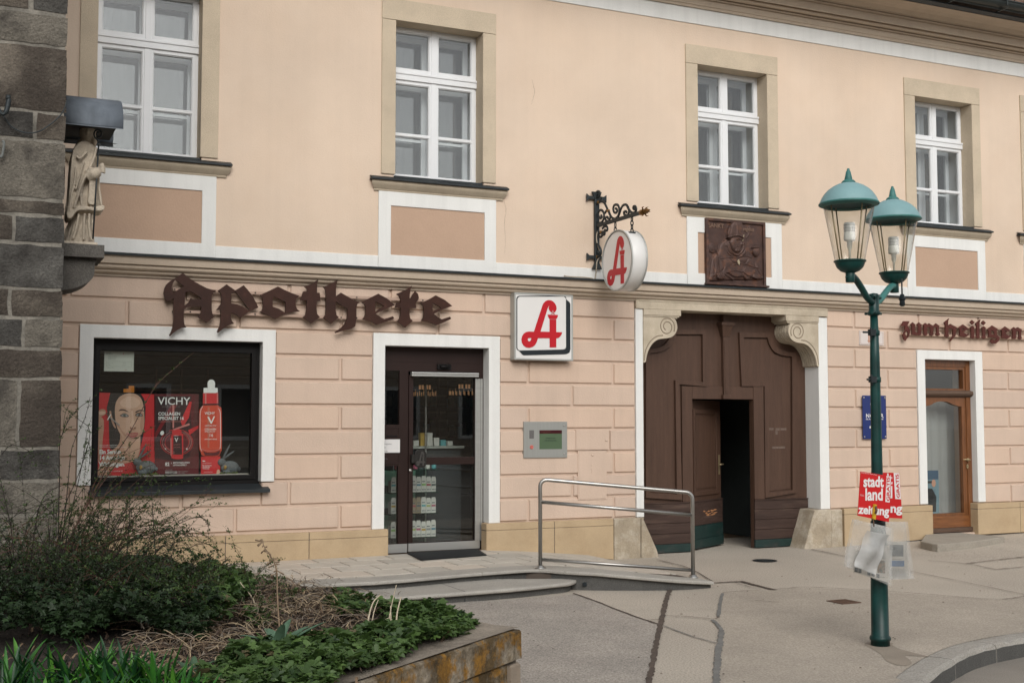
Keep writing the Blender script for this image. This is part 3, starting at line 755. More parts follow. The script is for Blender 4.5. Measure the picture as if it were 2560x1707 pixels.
# guard stones either side of the gateway
Zd = ZM(1560, 720, .4718)
def guard(P, y0=-.06, y1=.30):
    mb = MB(); mb.plate(P, [], y0, y1); return mb.build('guard_stone', m_rough, B, bevel=.012)
x1530 = X_(1530, 1330)
gtop = .465
guard([(x1530+.004, -.02), (Zd(78, 1437)[0], -.02), (Zd(78, 1220)[0], gtop), (x1530+.004, gtop)], -.05, .1)
guard([(Zd(80, 1437)[0]+.002, -.02), (Zd(186, 1437, -.05)[0], -.02), (Zd(176, 1400, -.05)[0], .08), (Zd(104, 1225, -.05)[0], gtop-.02), (Zd(98, 1218)[0], gtop), (Zd(80, 1218)[0]+.002, gtop)], -.055)
guard([(Zd(905, 1378, .12)[0], -.02), (Zd(1084, 1378)[0], -.02), (Zd(1084, 1172)[0], gtop+.01), (Zd(968, 1165, .1)[0], gtop+.01)], -.06)
guard([(Zd(1086, 1378)[0], -.02), (X_(2100, 1300), -.02), (X_(2100, 1300), gtop), (Zd(1086, 1172)[0], gtop)], -.05, .1)
# ---- white trims
def trim(name, outer, holes, y0=-.012, y1=.05, reveal=None):
    mb = MB(); mb.plate(outer, holes, y0, y1)
    return mb
def rect(a, b, c, d): return [(a, c), (b, c), (b, d), (a, d)]
mb = trim('t', rect(1.062, 2.961, .965, 2.514), [rect(SH[0], SH[1], .964+.0005, SH[3])] if 0 else [], 0, 0) if 0 else MB()
mb.plate([(1.062, .972), (SH[0], .972), (SH[0], SH[3]), (SH[1], SH[3]), (SH[1], .972), (2.961, .972), (2.961, 2.514), (1.062, 2.514)], [], -.010, .13)
t1 = mb.build('shop_window_trim', m_white, B, bevel=.003, seg=1)
mb = MB(); mb.plate([(4.007, .448), (PD[0], .448), (PD[0], PD[3]), (PD[1], PD[3]), (PD[1], .464), (5.480, .464), (5.480, 2.519), (4.007, 2.519)], [], -.010, .17)
mb.build('door_trim', m_white, B, bevel=.003, seg=1)
mb = MB(); mb.plate([(11.532, .49), (RD[0], .49), (RD[0], RD[3]), (RD[1], RD[3]), (RD[1], .49), (12.688, .49), (12.688, 2.519), (11.532, 2.519)], [], -.010, .13)
mb.build('side_door_trim', m_white, B, bevel=.003, seg=1)
for x0, x1, z0q, z1q in ((7.224, 7.323, .468, 2.90), (9.897, 10.044, .478, 2.89)): mb = MB(); mb.plate(rect(x0, x1, z0q, z1q), [], -.012, .27); mb.build('gate_pilaster', m_white, B, bevel=.003, seg=1)

# hairline cracks and rain streaks in the plaster, each a thin ribbon on the wall
m_crk = M('plaster_crack', (.40, .30, .22), .9, var=.3, vscale=20)
for P_ in ([z880(828, 1090), z880(838, 1150), z880(830, 1220), z880(836, 1300), z880(830, 1380)], [w(1880, 705), w(1884, 690), w(1880, 672)], [w(1330, 200), w(1336, 230), w(1328, 262)]):
    mb = MB(); Q = smoothline(P_, 6); n = len(Q)
    vs = []
    for i, p in enumerate(Q): r_ = .0028*(1-abs(i/(n-1)-.4))*random.uniform(.5, 1.2); x_ = p[0]+random.uniform(-.004, .004); vs += [(x_-r_, -.0012, p[1]), (x_+r_, -.0012, p[1])]
    mb.add(vs, [(2*i, 2*i+1, 2*i+3, 2*i+2) for i in range(n-1)]); mb.build('plaster_crack', m_crk, B)
# ---- portal lintel and scroll consoles
mb = MB(); mb.plate([(7.224, 2.902), (10.046, 2.902), (10.046, 3.0195), (7.224, 3.0195)], [], -.03, .34)
mb.box(7.26, 10.01, -.036, -.031, 2.99, 3.018)
lt = mb.build('portal_lintel', m_gstone, B, bevel=.004, seg=1)
Zc = ZM(1590, 760, .21683)
CC = (7.323 + 9.896)/2
def con_pts(L): return [Zc(a, b) for a, b in L]
out_l = [(72,60),(500,82),(500,140),(470,150),(462,168),(430,172)]
body = [(72,170),(430,172),(452,200),(465,260),(460,300),(440,345),(400,380),(340,396),(270,402),(215,425),(170,470),(135,530),(115,590),(105,640),(104,660),(92,674),(72,675)]
def console(mirror):
    mp = (lambda P: [(2*CC-p[0], p[1]) for p in reversed(P)]) if mirror else (lambda P: P)
    mb = MB(); x0, z0_ = Zc(72, 60); x1, _ = Zc(500, 140)
    ab = [(7.324, 2.90), (x1, 2.90), (x1, 2.832), (7.324, 2.832)]
    mb.plate(mp(ab), [], -.036, .30)
    xa, xb = x1-.02, x1-.04
    mb.plate(mp([(7.324, 2.831), (xa, 2.831), (xa, 2.815), (7.324, 2.815)]), [], -.028, .30)
    mb.plate(mp([(7.324, 2.814), (xb, 2.814), (xb, 2.80), (7.324, 2.80)]), [], -.018, .30)
    bp = con_pts(body); bp[0] = (7.324, 2.799); bp[1] = (bp[1][0], 2.799); bp[-1] = (7.324, bp[-1][1])
    # smooth the visible curve
    cv = smoothline(bp[1:-1], 5); P = [bp[0]] + cv + [bp[-1]]
    ribs = [(-.022, .02), (.036, .075), (.09, .125), (.14, .175), (.19, .225), (.24, .30)]
    def inset(P, d):
        c = []; n = len(P)
        for i, p in enumerate(P):
            if i == 0 or i == n-1: c.append(p); continue
            a = Vector(P[max(i-1, 0)]); b = Vector(P[min(i+1, n-1)]); t = (b-a)
            t = t.normalized() if t.length > 0 else t
            c.append((max(p[0] + t[1]*d, 7.324), p[1] - t[0]*d))
        c[1] = (c[1][0], 2.799); return c
    for (ya, yb) in ribs: mb.plate(mp(P), [], ya, yb)
    Pi = inset(P, .012)
    last = .0201
    for (ya, yb) in ((.0202, .0358), (.0752, .0898), (.1252, .1398), (.1752, .1898), (.2252, .2398)): mb.plate(mp(Pi), [], ya, yb)
    o = mb.build('console', m_gstone, lt, bevel=.0)
    # volute line and border scroll in front
    vb = MB(); c = Zc(345, 262); R0 = abs(Zc(465, 262)[0]-c[0])
    sp = []
    for k in range(60):
        t = k/59; a = -math.pi*.15 + t*2*math.pi*1.75; r = R0*(.80 - .52*t)
        sp.append((c[0]+r*math.cos(a)*.95, -.022, c[1]+r*math.sin(a)))
    sp2 = [(Zc(a, b)[0], -.022, Zc(a, b)[1]) for a, b in [(300,362),(240,368),(190,395),(140,450),(105,520),(88,590),(84,650)]]
    for S_p, r in ((sp, .0065), (smoothline(sp2, 5), .0065)):
        Q = [(2*CC-p[0], p[1], p[2]) for p in S_p] if mirror else S_p
        vb.tube(Q, r, 6)
    vb.build('scroll', M('portal_stone_line', (.26, .21, .155), .9), o)
console(False); console(True)

# ---- gateway leaves
GY = .26
gp_ = lambda L, d=GY: [Zd(a, b, d) for a, b in L]
gl_, gr_ = 7.323, 9.895
wl, wr = Zd(357, 800, GY)[0], Zd(681, 800, GY)[0]; wt = Zd(520, 589, GY)[1]
zbd = Zd(352, 1405, GY)[1]; zb_board = Zd(300, 1133, GY)[1]; zb_kick = Zd(300, 1352, GY)[1]
cx = (gl_+gr_)/2; cxm = Zd(531, 400, GY)[0]
def arc(pts, n=5): return smoothline(pts, n)
mb = MB()
mb.plate([(gl_-.05, .008), (wl, .008), (wl, wt), (wr, wt), (wr, .008), (gr_+.05, .008), (gr_+.05, 2.93), (gl_-.05, 2.93)], [], GY, GY+.06)
gate = mb.build('gateway_door', m_gate, B)
def ring(P, Q, name, y0=GY-.038, y1=GY+.01, mat=m_gate, par=None):
    mb = MB(); mb.plate(P, [Q], y0, y1); return mb.build(name, mat, par or gate, bevel=.006)
Lo = gp_([(108,322)]) + arc(gp_([(150,322),(195,308),(225,280),(245,245),(252,220)])) + gp_([(428,222),(430,522),(285,510),(300,1122),(108,1110)])
Li = gp_([(130,345)]) + arc(gp_([(160,342),(205,330),(240,305),(262,268),(268,246)])) + gp_([(408,246),(410,498),(264,488),(272,1092),(130,1086)])
Ro = gp_([(603,236),(770,240)]) + arc(gp_([(778,270),(800,310),(835,332),(885,340)])) + gp_([(905,342),(908,1082),(740,1110),(735,520),(615,520)])
Ri = gp_([(626,262),(752,264)]) + arc(gp_([(760,295),(785,335),(825,355),(868,362)])) + gp_([(882,364),(884,1068),(762,1082),(756,495),(628,493)])
for P, Q in ((Lo, Li), (Ro, Ri)):
    ring(P, Q, 'panel_moulding')
    # thin inner bead
    cxx = sum(p[0] for p in Q)/len(Q)
    mb = MB(); mb.plate([(p[0]+(.012 if p[0] < cxx else -.012), p[1]-.012 if p[1] > 1.6 else p[1]+.012) for p in Q], [], GY-.008, GY+.01); mb.build('panel', m_gate, gate, bevel=.006)
# wicket frame battens
mb = MB()
xo = Zd(302, 800, GY)[0]; mb.plate([(xo, zb_board+.003), (wl-.002, zb_board+.003), (wl-.002, Zd(330, 520, GY)[1]), (xo, Zd(330, 520, GY)[1])], [], GY-.030, GY+.01)
xo = Zd(735, 800, GY)[0]; mb.plate([(wr+.002, zb_board+.003), (xo, zb_board+.003), (xo, Zd(700, 518, GY)[1]), (wr+.002, Zd(700, 518, GY)[1])], [], GY-.030, GY+.01)
xa, xb = Zd(357, 560, GY)[0], Zd(681, 560, GY)[0]; mb.plate([(xa, wt+.002), (xb, wt+.002), (xb, Zd(520, 522, GY)[1]), (xa, Zd(520, 522, GY)[1])], [], GY-.022, GY+.01)
mb.build('wicket_frame', m_gate, gate, bevel=.004)
# astragal
mb = MB(); a = Zd(515, 400, GY)[0]; b = Zd(541, 400, GY)[0]
zb1 = wt+.004
mb.box(a, b, GY-.055, GY, zb1+.05, 2.62); mb.box(a+.015, b-.015, GY-.062, GY-.056, zb1+.08, 2.58)
mb.box(a-.02, b+.02, GY-.070, GY, zb1, zb1+.05)
mb.add([(a-.01, GY-.06, 2.621), (b+.01, GY-.06, 2.621), (b+.045, GY-.10, 2.76), (a-.045, GY-.10, 2.76), (a-.01, GY, 2.621), (b+.01, GY, 2.621), (b+.045, GY, 2.76), (a-.045, GY, 2.76)], [(0,1,2,3),(4,7,6,5),(0,4,5,1),(1,5,6,2),(2,6,7,3),(3,7,4,0)])
mb.box(a-.06, b+.06, GY-.11, GY, 2.761, 2.80); mb.box(a+.0, b, GY-.06, GY, 2.801, 2.895)
mb.build('astragal', m_gate, gate, bevel=.004)
# foot boards and green kick plates
for x0, x1, nm in ((gl_+.003, wl-.002, 0), (wr+.002, gr_-.003, 1)):
    mb = MB(); n = 4; hh = (zb_board-zb_kick)/n
    mb.box(x0, x1, GY-.040, GY-.001, zb_board-.012, zb_board+.002)
    for k in range(n): mb.box(x0, x1, GY-.028-.003*(k % 2), GY-.001, zb_kick+k*hh+.003, zb_kick+(k+1)*hh-(.013 if k == n-1 else .001))
    mb.build('foot_boards', m_gateb, gate, bevel=.004)
    mb = MB(); mb.box(x0, x1, GY-.034, GY-.001, .012, zb_kick); mb.build('kick_plate', m_kick, gate, bevel=.003)
m_glue = M('glue_mark', (.14, .10, .08), .9, var=.3, vscale=40)
for (x0, x1, z0_, z1_) in [(762,790,740,752),(800,822,741,754),(826,858,741,753),(782,850,838,850),(800,812,756,775)]:
    p = Zd(x0, z1_, GY); q = Zd(x1, z0_, GY); mb = MB(); mb.box(p[0], q[0], GY-.0105, GY-.0085, p[1], q[1]); mb.build('paper_remnant', m_glue, gate)
# open wicket leaf: hinged at its left jamb, turned inwards
th = rad(30); Wl = wr-wl-.02
hx, hy = wl+.005, GY+.062
def wk(u, v, t): return (hx + u*math.cos(th) - t*math.sin(th), hy + u*math.sin(th) + t*math.cos(th), v)
mb = MB(); mb.plate(rect(0, Wl, .02, wt-.01), [], 0, .045, tf=wk)
wk_o = mb.build('wicket_leaf', m_gate, gate, bevel=.003)
def wr_(P, Q, name, y0, y1, mat): 
    mb = MB(); mb.plate(P, [Q] if Q else [], y0, y1, tf=wk); return mb.build(name, mat, wk_o, bevel=.004)
wr_(rect(.10, Wl-.10, .66, wt-.12), rect(.155, Wl-.155, .715, wt-.175), 'moulding', -.018, .0, m_gate)
wr_(rect(.185, Wl-.185, .745, wt-.205), None, 'field', -.008, .0, m_gate)
wr_(rect(.0, Wl, .585, .60), None, 'rail', -.03, -.001, m_gateb); wr_(rect(.0, Wl, .30, .584), None, 'foot_board', -.022, -.001, m_gateb)
wr_(rect(.0, Wl, .135, .297), None, 'kick_board', -.026, -.001, m_kick); wr_(rect(.0, Wl, .022, .133), None, 'kick_board', -.034, -.001, m_kick)
mb = MB(); random.seed(3)
for k in range(26):
    u = random.uniform(.30, .66); v = .43+random.uniform(-.03, .035)+(.66-u)*.02; l = random.uniform(.03, .12); h = random.uniform(.003, .010)
    mb.plate([(u, v), (u+l*.5, v-h), (u+l, v), (u+l*.6, v+h)], [], -.0235-.0001*k, -.022, tf=wk)
mb.build('bare_patch', m_rawwood, wk_o)
mb = MB()
mb.tube([wk(Wl-.05, 1.03, -.01), wk(Wl-.05, 1.03, -.06), wk(Wl-.16, 1.03, -.065)], .009, 8); mb.plate(rect(Wl-.07, Wl-.03, .90, 1.15), [], -.004, 0, tf=wk)
mb.build('door_handle', m_brass, wk_o)
# ---- dim passage behind the gate
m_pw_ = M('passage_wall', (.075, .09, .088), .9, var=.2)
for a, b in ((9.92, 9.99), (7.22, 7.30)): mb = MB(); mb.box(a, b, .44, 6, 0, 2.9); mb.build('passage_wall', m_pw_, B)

# ================================================================== shop window
Z5 = ZM(120, 640, .42105)
y = .125
glx0, glz1 = Z5(307, 557, y+.02); glx1, glz0 = Z5(1198, 1297, y+.02)
mb = MB(); mb.plate(rect(SH[0]-.01, SH[1]+.01, SH[2], SH[3]+.01), [rect(glx0, glx1, glz0, glz1)], y, y+.07)
mb.plate(rect(glx0-.045, glx1+.045, glz0-.045, glz1+.045), [rect(glx0+.002, glx1-.002, glz0+.002, glz1-.002)], y-.015, y)
shop = mb.build('shop_window', m_black, B, bevel=.004)
mb = MB(); mb.box(glx0-.01, glx1+.01, y+.03, y+.036, glz0-.01, glz1+.01); mb.build('pane', m_sglass, shop)
mb = MB()
mb.sweep([(-.075, .878), (-.078, .868), (-.085, .866), (-.085, .900), (-.01, .918), (.10, .945), (.124, .95), (.124, .86), (.0, .86)], SH[0]-.02, 2.905)
mb.build('sill', m_flash, shop, bevel=.003)
mb = MB(); mb.box(glx0-.005, glx1+.005, y+.075, 1.25, glz0-.05, glz0-.012); mb.box(glx0+.0, glx1, y+.08, y+.10, glz0-.012, glz0+.012)
mb.build('display_shelf', M('display_shelf', (.42, .38, .34), .6), shop)
mb = MB(); mb.box(.45, 3.5, 1.26, 1.30, .2, 2.3); mb.box(.45, 3.5, .45, 1.25, 2.92, 2.97)
mb.build('display_backing', M('display_backing', (.030, .027, .026), .9, var=.2), shop)
# dim wooden shelving behind
mb = MB()
for x in (1.95, 2.22, 2.5): mb.box(x, x+.02, 1.235, 1.255, 1.6, 2.15)
mb.box(1.7, 2.62, 1.22, 1.258, 1.9, 1.93); mb.build('backing_slat', m_oldwood, shop)

# posters (flat things) ------------------------------------------------
ZP = ZM(230, 930, .17432)
m_prd = M('poster_red', (.62, .025, .03), .45); m_pdk = M('poster_dark', (.040, .010, .012), .45); m_pmr = M('poster_maroon', (.12, .010, .014), .45)
m_skin = M('poster_skin', (.68, .42, .30), .5, var=.06, vscale=8); m_skin2 = M('poster_skin_soft', (.56, .31, .215), .5); m_skin3 = M('poster_skin_light', (.78, .52, .39), .5)
m_hair = M('poster_hair', (.028, .020, .019), .5); m_lip = M('poster_lip', (.48, .15, .13), .5); m_iris = M('poster_iris', (.13, .16, .14), .5)
m_pw = M('poster_white', (.88, .87, .85), .5); m_por = M('poster_orange', (.66, .075, .035), .4); m_pgl = M('poster_gloss', (.62, .22, .20), .4)
m_brow = M('poster_brow', (.10, .055, .04), .5); m_pgr = M('poster_grey', (.36, .33, .32), .5)
def PP(L, d): return [ZP(a, b, d) for a, b in L]
def ell(cx_, cy_, rx, ry, n=28, a0=0, a1=360):
    return [(cx_+rx*math.cos(rad(a0+(a1-a0)*k/n)), cy_+ry*math.sin(rad(a0+(a1-a0)*k/n))) for k in range(n if a1-a0 == 360 else n+1)]
class Poster:
    """flat print: every shape sits a hair in front of the sheet under it"""
    def __init__(s, name, d, sheet, mat, label, cat, th=.006):
        s.d = d; s.k = 0; s.mb = MB(); s.mats = [mat]; s.name = name; s.lab = label; s.cat = cat
        s.mb.plate(PP(sheet, d), [], d, d+th, 0)
    def mi(s, m):
        if m not in s.mats: s.mats.append(m)
        return s.mats.index(m)
    def add(s, L, m, holes=()):
        s.k += 1; s.mb.plate(PP(L, s.d), [PP(h, s.d) for h in holes], s.d-.0006*s.k, s.d-.0006*s.k+.0004, s.mi(m))
    def text(s, t, x, y_, hpx, m, off=0, sx=1., sp=1., align='LEFT'):
        s.k += 1; p = ZP(x, y_, s.d); q = ZP(x, y_-hpx, s.d)
        textmb(s.mb, t, q[1]-p[1], p[0], p[1], s.d-.0006*s.k, .002, s.mi(m), off, sx, align, spacing=sp)
    def done(s):
        return s.mb.build(s.name, s.mats, label=s.lab, cat=s.cat)
p = Poster('poster', .40, [(85,292),(893,318),(893,1470),(85,1478)], m_prd, 'red poster of a dark-haired woman with a dropper at her cheek in the shop window', 'poster')
p.add([(262,296),(210,520),(240,700),(246,1000),(262,1110),(480,1110),(700,1060),(738,900),(760,700),(770,500),(745,380),(700,312)], m_hair)
# neck and shoulders
p.add(smoothline([(405,860),(395,1000),(330,1090),(200,1180),(120,1300),(90,1400),(90,1476),(240,1476),(520,1474),(600,1290),(650,1240),(690,1120),(695,960),(690,860)],3), m_skin2)
p.add(smoothline([(430,900),(440,1050),(520,1200),(600,1270),(640,1240),(680,1110),(688,960),(660,900)],3), m_skin)
# red dress edge
p.add(smoothline([(250,1400),(420,1330),(560,1285),(640,1262),(700,1205),(760,1160),(889,1120),(889,1470),(230,1474)],3), m_prd)
# hand and arm on the left edge
p.add(smoothline([(90,560),(130,530),(185,540),(200,585),(170,620),(130,640),(165,680),(170,800),(150,1000),(140,1180),(120,1260),(90,1300)],3), m_skin2)
p.add(smoothline([(95,575),(150,560),(195,580),(165,605),(110,612)],3), m_skin3)
# ear
p.add(smoothline([(250,560),(272,555),(280,600),(300,680),(330,760),(345,800),(318,790),(285,720),(262,650),(250,590)],3), m_skin2)
# face
p.add(smoothline([(470,312),(545,300),(620,312),(690,360),(728,440),(745,560),(750,700),(735,820),(700,905),(650,960),(590,985),(520,980),(450,940),(395,870),(352,770),(330,640),(328,520),(345,430),(395,355),(470,312)],4)[:-1], m_skin)
p.add(smoothline([(420,400),(520,350),(640,370),(690,440),(640,500),(560,520),(450,500),(400,450),(420,400)],4)[:-1], m_skin3)
p.add(smoothline([(560,560),(585,560),(600,700),(625,775),(600,800),(560,805),(540,780),(565,700),(560,560)],4)[:-1], m_skin3)
p.add(smoothline([(345,760),(400,820),(450,900),(520,955),(590,975),(650,950),(700,900),(720,830),(690,860),(640,900),(560,920),(480,890),(420,820),(365,720)],3), m_skin2)
p.add(smoothline([(700,560),(742,600),(745,700),(730,800),(705,860),(690,760),(700,660)],3), m_skin2)
# brows
p.add(smoothline([(378,562),(400,535),(440,528),(490,545),(525,572),(490,562),(440,550),(400,555)],3), m_brow)
p.add(smoothline([(618,572),(650,550),(690,538),(730,545),(745,560),(700,556),(660,566),(625,585)],3), m_brow)
for ex, ey, r in ((463, 620, 1.), (672, 612, .86)):
    p.add(smoothline([(ex-68*r,ey+4),(ex-35*r,ey-22),(ex+5*r,ey-32),(ex+45*r,ey-14),(ex+62*r,ey+14),(ex+20*r,ey+24),(ex-30*r,ey+22)],4), m_brow)
    p.add(smoothline([(ex-52*r,ey+4),(ex-25*r,ey-14),(ex+5*r,ey-20),(ex+38*r,ey-8),(ex+50*r,ey+10),(ex+15*r,ey+18),(ex-25*r,ey+17)],4), m_pgr)
    p.add(ell(ex+2, ey-1, 21*r, 20), m_iris); p.add(ell(ex+2, ey-2, 9*r, 9, 16), m_hair); p.add(ell(ex+8, ey-9, 3.5, 3.5, 10), m_pw)
p.add(smoothline([(535,792),(548,775),(580,806),(612,775),(632,785),(620,812),(585,822),(548,815)],3), m_skin2)
p.add(ell(556, 803, 11, 5, 12), m_brow); p.add(ell(611, 800, 11, 5, 12), m_brow)
p.add(smoothline([(482,878),(530,872),(568,866),(585,872),(603,864),(640,866),(662,872),(640,915),(600,940),(560,935),(515,905)],4), m_lip)
p.add(smoothline([(495,882),(560,888),(588,892),(630,884),(655,876),(600,902),(540,898)],3), m_skin2)
# dropper
p.add([(196,592),(212,580),(262,640),(248,654)], m_brow); p.add([(212,680),(262,600),(272,608),(226,690)], m_pw); p.add([(258,660),(272,650),(392,752),(402,772),(380,765)], m_pgr)
p.text('NEU: COLLAGEN WISSENSCHAFT', 100, 1058, 17, m_pw, 0, .72)
p.add([(100,1072),(492,1074),(492,1077),(100,1075)], m_pw)
p.text('Ein Serum.', 100, 1170, 62, m_pw, .0022, .85); p.text('14 Anti-Age', 100, 1255, 62, m_pw, .0022, .85); p.text('Wirkungen.', 100, 1348, 62, m_pw, .0022, .87)
p.text('SCHÖNHEIT AUCH TATSACHE IST', 100, 1430, 18, m_pw, 0, .85)
p.done()
p = Poster('poster', .385, [(900,312),(1530,316),(1530,1462),(900,1462)], m_pmr, 'dark red poster reading VICHY with a serum bottle, between the woman and the cut-out', 'poster')
p.add([(905,345),(1430,345),(1400,500),(1440,900),(1430,1200),(1250,1290),(905,1230)], m_pdk)
p.add([(905,870),(1130,470),(1230,470),(1060,700),(905,960)], M('poster_ray', (.20, .008, .012), .45)); p.add([(1270,700),(1400,420),(1430,430),(1390,650),(1300,790)], m_prd)
p.add([(1480,320),(1528,320),(1528,1150),(1400,1240),(1440,900)], M('poster_shade', (.10, .018, .018), .45)); p.add([(1380,830),(1528,760),(1528,800),(1400,900)], m_prd)
p.add([(1150,470),(1180,470),(1175,800),(1155,800)], m_pgl)
for r in (235, 200, 168):
    p.add(ell(1215, 1005, r, r*.82, 40, -80, 80), m_pmr, []) if 0 else None
for r, m_ in ((235, m_prd), (226, m_pdk), (205, m_pgl), (200, m_pdk), (172, m_prd), (166, m_pmr)): p.add(ell(1215, 1005, r, r*.80, 48), m_)
p.add(ell(1215, 860, 70, 52), m_prd)
p.add(smoothline([(1150,900),(1170,880),(1290,880),(1305,910),(1305,1190),(1285,1240),(1165,1240),(1130,1190),(1130,930),(1150,900)],3)[:-1], m_prd)
p.add([(1165,910),(1285,910),(1290,1180),(1160,1180)], m_pdk); p.add([(1122,950),(1138,940),(1138,1205),(1124,1190)], m_pgl)
for r in (185, 215):
    for a0, a1 in ((100, 170), (-60, 40)):
        A = ell(1215, 1000, r, r*.8, 14, a0, a1); Bq = ell(1215, 1000, r-6, (r-6)*.8, 14, a0, a1); p.add(A+Bq[::-1], m_pgl)
p.add([(978,880),(1000,850),(1085,800),(1105,850),(1020,895)], m_pdk); p.add(smoothline([(975,880),(985,852),(1010,840),(1030,862),(1020,895),(990,905)],3), m_pw)
p.add([(1150,820),(1380,735),(1398,738),(1396,760),(1180,830)], m_pgl); p.add(ell(1052, 1098, 9, 9, 12), m_pw); p.add(ell(1356, 1100, 11, 11, 12), m_pw)
p.text('VICHY', 940, 465, 112, m_pw, .0008, 1.02); p.text('LABORATOIRES', 1000, 500, 14, m_pgr, 0, 1.1, 1.9)
p.text('COLLAGEN', 944, 618, 46, m_pw, .0010, .95); p.text('SPECIALIST 16', 944, 682, 46, m_pw, .0010, .93); p.text('CO-BONDING TECHNOLOGIE', 944, 716, 18, m_pgl, 0, 1.)
p.text('VICHY', 1170, 920, 16, m_pw, 0, 1.0); p.text('V', 1180, 998, 62, m_pw, .0012, .95); p.text('LIFTACTIV', 1168, 1046, 16, m_pgl, 0, .9); p.text('COLLAGEN', 1168, 1080, 14, m_pgl, 0, .9)
p.text('82', 1044, 1342, 52, m_pw, .0012, .85); p.text('%', 1124, 1312, 20, m_pw); p.text('BESTÄTIGEN EINEN', 1156, 1308, 22, m_pw, .0004, .9); p.text('LIFTING-EFFEKT', 1156, 1342, 22, m_pw, .0004, .9)
p.text('EMPFOHLEN', 1044, 1408, 15, m_pgr, 0, .9); p.add([(1044,1418),(1216,1418),(1216,1452),(1044,1452)], m_pgr); p.text('50 000', 1095, 1447, 24, m_pdk, 0, .9); p.text('VERWENDERIN', 1228, 1432, 15, m_pgr, 0, .95); p.text('WELTWEIT', 1228, 1456, 15, m_pgr, 0, .95)
p.done()
# bottle cut-out standee
d = .345
bo = smoothline([(1600,470),(1545,540),(1538,640),(1538,1060),(1560,1140),(1600,1200),(1800,1205),(1845,1140),(1862,1060),(1858,560),(1830,500),(1800,465)], 4)
p = Poster('display_cutout', d, [(1565,1210),(1840,1205),(1838,1460),(1563,1462)], m_prd, 'cut-out red serum bottle with white dropper standing in the shop window', 'display', .02)
p.add(bo, m_por)
p.mb.plate(PP(bo, d), [], d, d+.008, p.mi(m_por))
p.mb.plate(PP([(1590,300),(1808,295),(1812,462),(1590,470)], d), [], d-.004, d+.008, p.mi(m_prd))
p.mb.plate(PP([(1600,226),(1660,224),(1660,296),(1600,300)], d), [], d-.002, d+.008, p.mi(m_pw)); p.mb.plate(PP([(1752,224),(1802,226),(1802,294),(1752,296)], d), [], d-.002, d+.008, p.mi(m_pw))
p.mb.plate(PP(smoothline([(1648,298),(1660,240),(1656,160),(1675,120),(1708,107),(1742,120),(1762,160),(1758,240),(1778,300)], 4), d), [], d-.010, d+.008, p.mi(m_pw))
p.k = 8
p.add([(1618,305),(1640,305),(1640,458),(1620,460)], m_pgl); p.add([(1788,305),(1800,305),(1802,455),(1792,456)], m_pgl); p.add([(1590,455),(1812,450),(1812,470),(1590,474)], m_pdk)
A = smoothline([(1585,485),(1550,560),(1545,700),(1545,1050),(1570,1130)], 4); Bq = [(a+7, b) for a, b in A]; p.add(A+Bq[::-1], m_pw)
A = smoothline([(1805,520),(1832,570),(1836,700),(1836,1050),(1815,1110)], 4); Bq = [(a+8, b) for a, b in A]; p.add(A+Bq[::-1], m_pw)
A = smoothline([(1570,1095),(1640,1120),(1720,1122),(1800,1110),(1850,1085)], 4); Bq = [(a, b+9) for a, b in A]; p.add(A+Bq[::-1], m_pgl)
p.add(smoothline([(1590,1130),(1650,1150),(1760,1150),(1830,1120),(1800,1190),(1620,1192)],3), m_pmr)
p.add([(1655,500),(1685,500),(1680,1080),(1655,1080)], M('poster_sheen', (.56, .16, .10), .4))
p.text('VICHY', 1612, 606, 38, m_pw, .0005, .97); p.add([(1650,640),(1676,640),(1708,708),(1742,632),(1762,632),(1714,738),(1700,738)], m_pw)
p.text('LIFTACTIV', 1618, 780, 26, m_pw, 0, .98); p.text('COLLAGEN', 1610, 828, 25, m_pw, .0006, .93); p.text('SPECIALIST', 1610, 862, 25, m_pw, 0, .93); p.text('16', 1672, 925, 50, m_pw, 0, .9); p.text('BONDING SERUM', 1612, 968, 15, m_pw, .0003, 1.05)
p.add([(1582,1266),(1620,1266),(1620,1280),(1582,1280)], m_pw); p.text('COLLAGEN SPECIALIST', 1582, 1308, 11, m_pw, 0, .8)
p.text('Ein Augenserum.', 1582, 1345, 17, m_pw, .0003, .85); p.text('14 Anti-Age', 1582, 1366, 17, m_pw, .0003, .9); p.text('Wirkungen.', 1582, 1388, 17, m_pw, .0003, .9); p.text('VICHYLABORATOIRES', 1600, 1436, 10, m_pw, 0, .9)
p.add(smoothline([(1780,1460),(1786,1410),(1808,1392),(1830,1412),(1836,1458)],3), m_skin)
p.done()
# notice sheet taped to the pane
nx0, nz1 = Z5(335, 566, y+.07); nx1, nz0 = Z5(508, 686, y+.07)
mb = MB(); mb.box(nx0, nx1, y+.068, y+.0695, nz0, nz1, 0); W_ = nx1-nx0; Hh = nz1-nz0
def ln(s, fx, fz, h, sx=.8, m=1, off=0): textmb(mb, s, h*Hh, nx0+fx*W_, nz0+fz*Hh, y+.0675, .001, m, off, sx)
ln('APOTHEKE', .06, .92, .045); ln('ZUM HEILIGEN', .06, .86, .045); ln('A', .62, .86, .10, .8, 2); 
for k, s in enumerate(['Öffnungszeiten Montag bis Freitag', 'von 8 bis 18 Uhr und am Samstag', 'Bereitschaftsdienst siehe Aushang', 'Kundendienst und Beratung']): ln(s, .12, .76-.055*k, .028)
for a, b, c, d in [(.08, .92, .50, .503), (.08, .92, .25, .253), (.08, .083, .25, .50), (.917, .92, .25, .50)]: mb.box(nx0+a*W_, nx0+b*W_, y+.067, y+.0678, nz0+c*Hh, nz0+d*Hh, 1)
ln('Apotheke Nacht', .12, .42, .035); ln('8.00-18.00', .62, .42, .035); ln('Telefon', .12, .31, .035); ln('8.00-12.00', .62, .31, .035); ln('Bitte an der Tür läuten', .12, .17, .03); ln('Danke', .7, .07, .04, .8, 2)
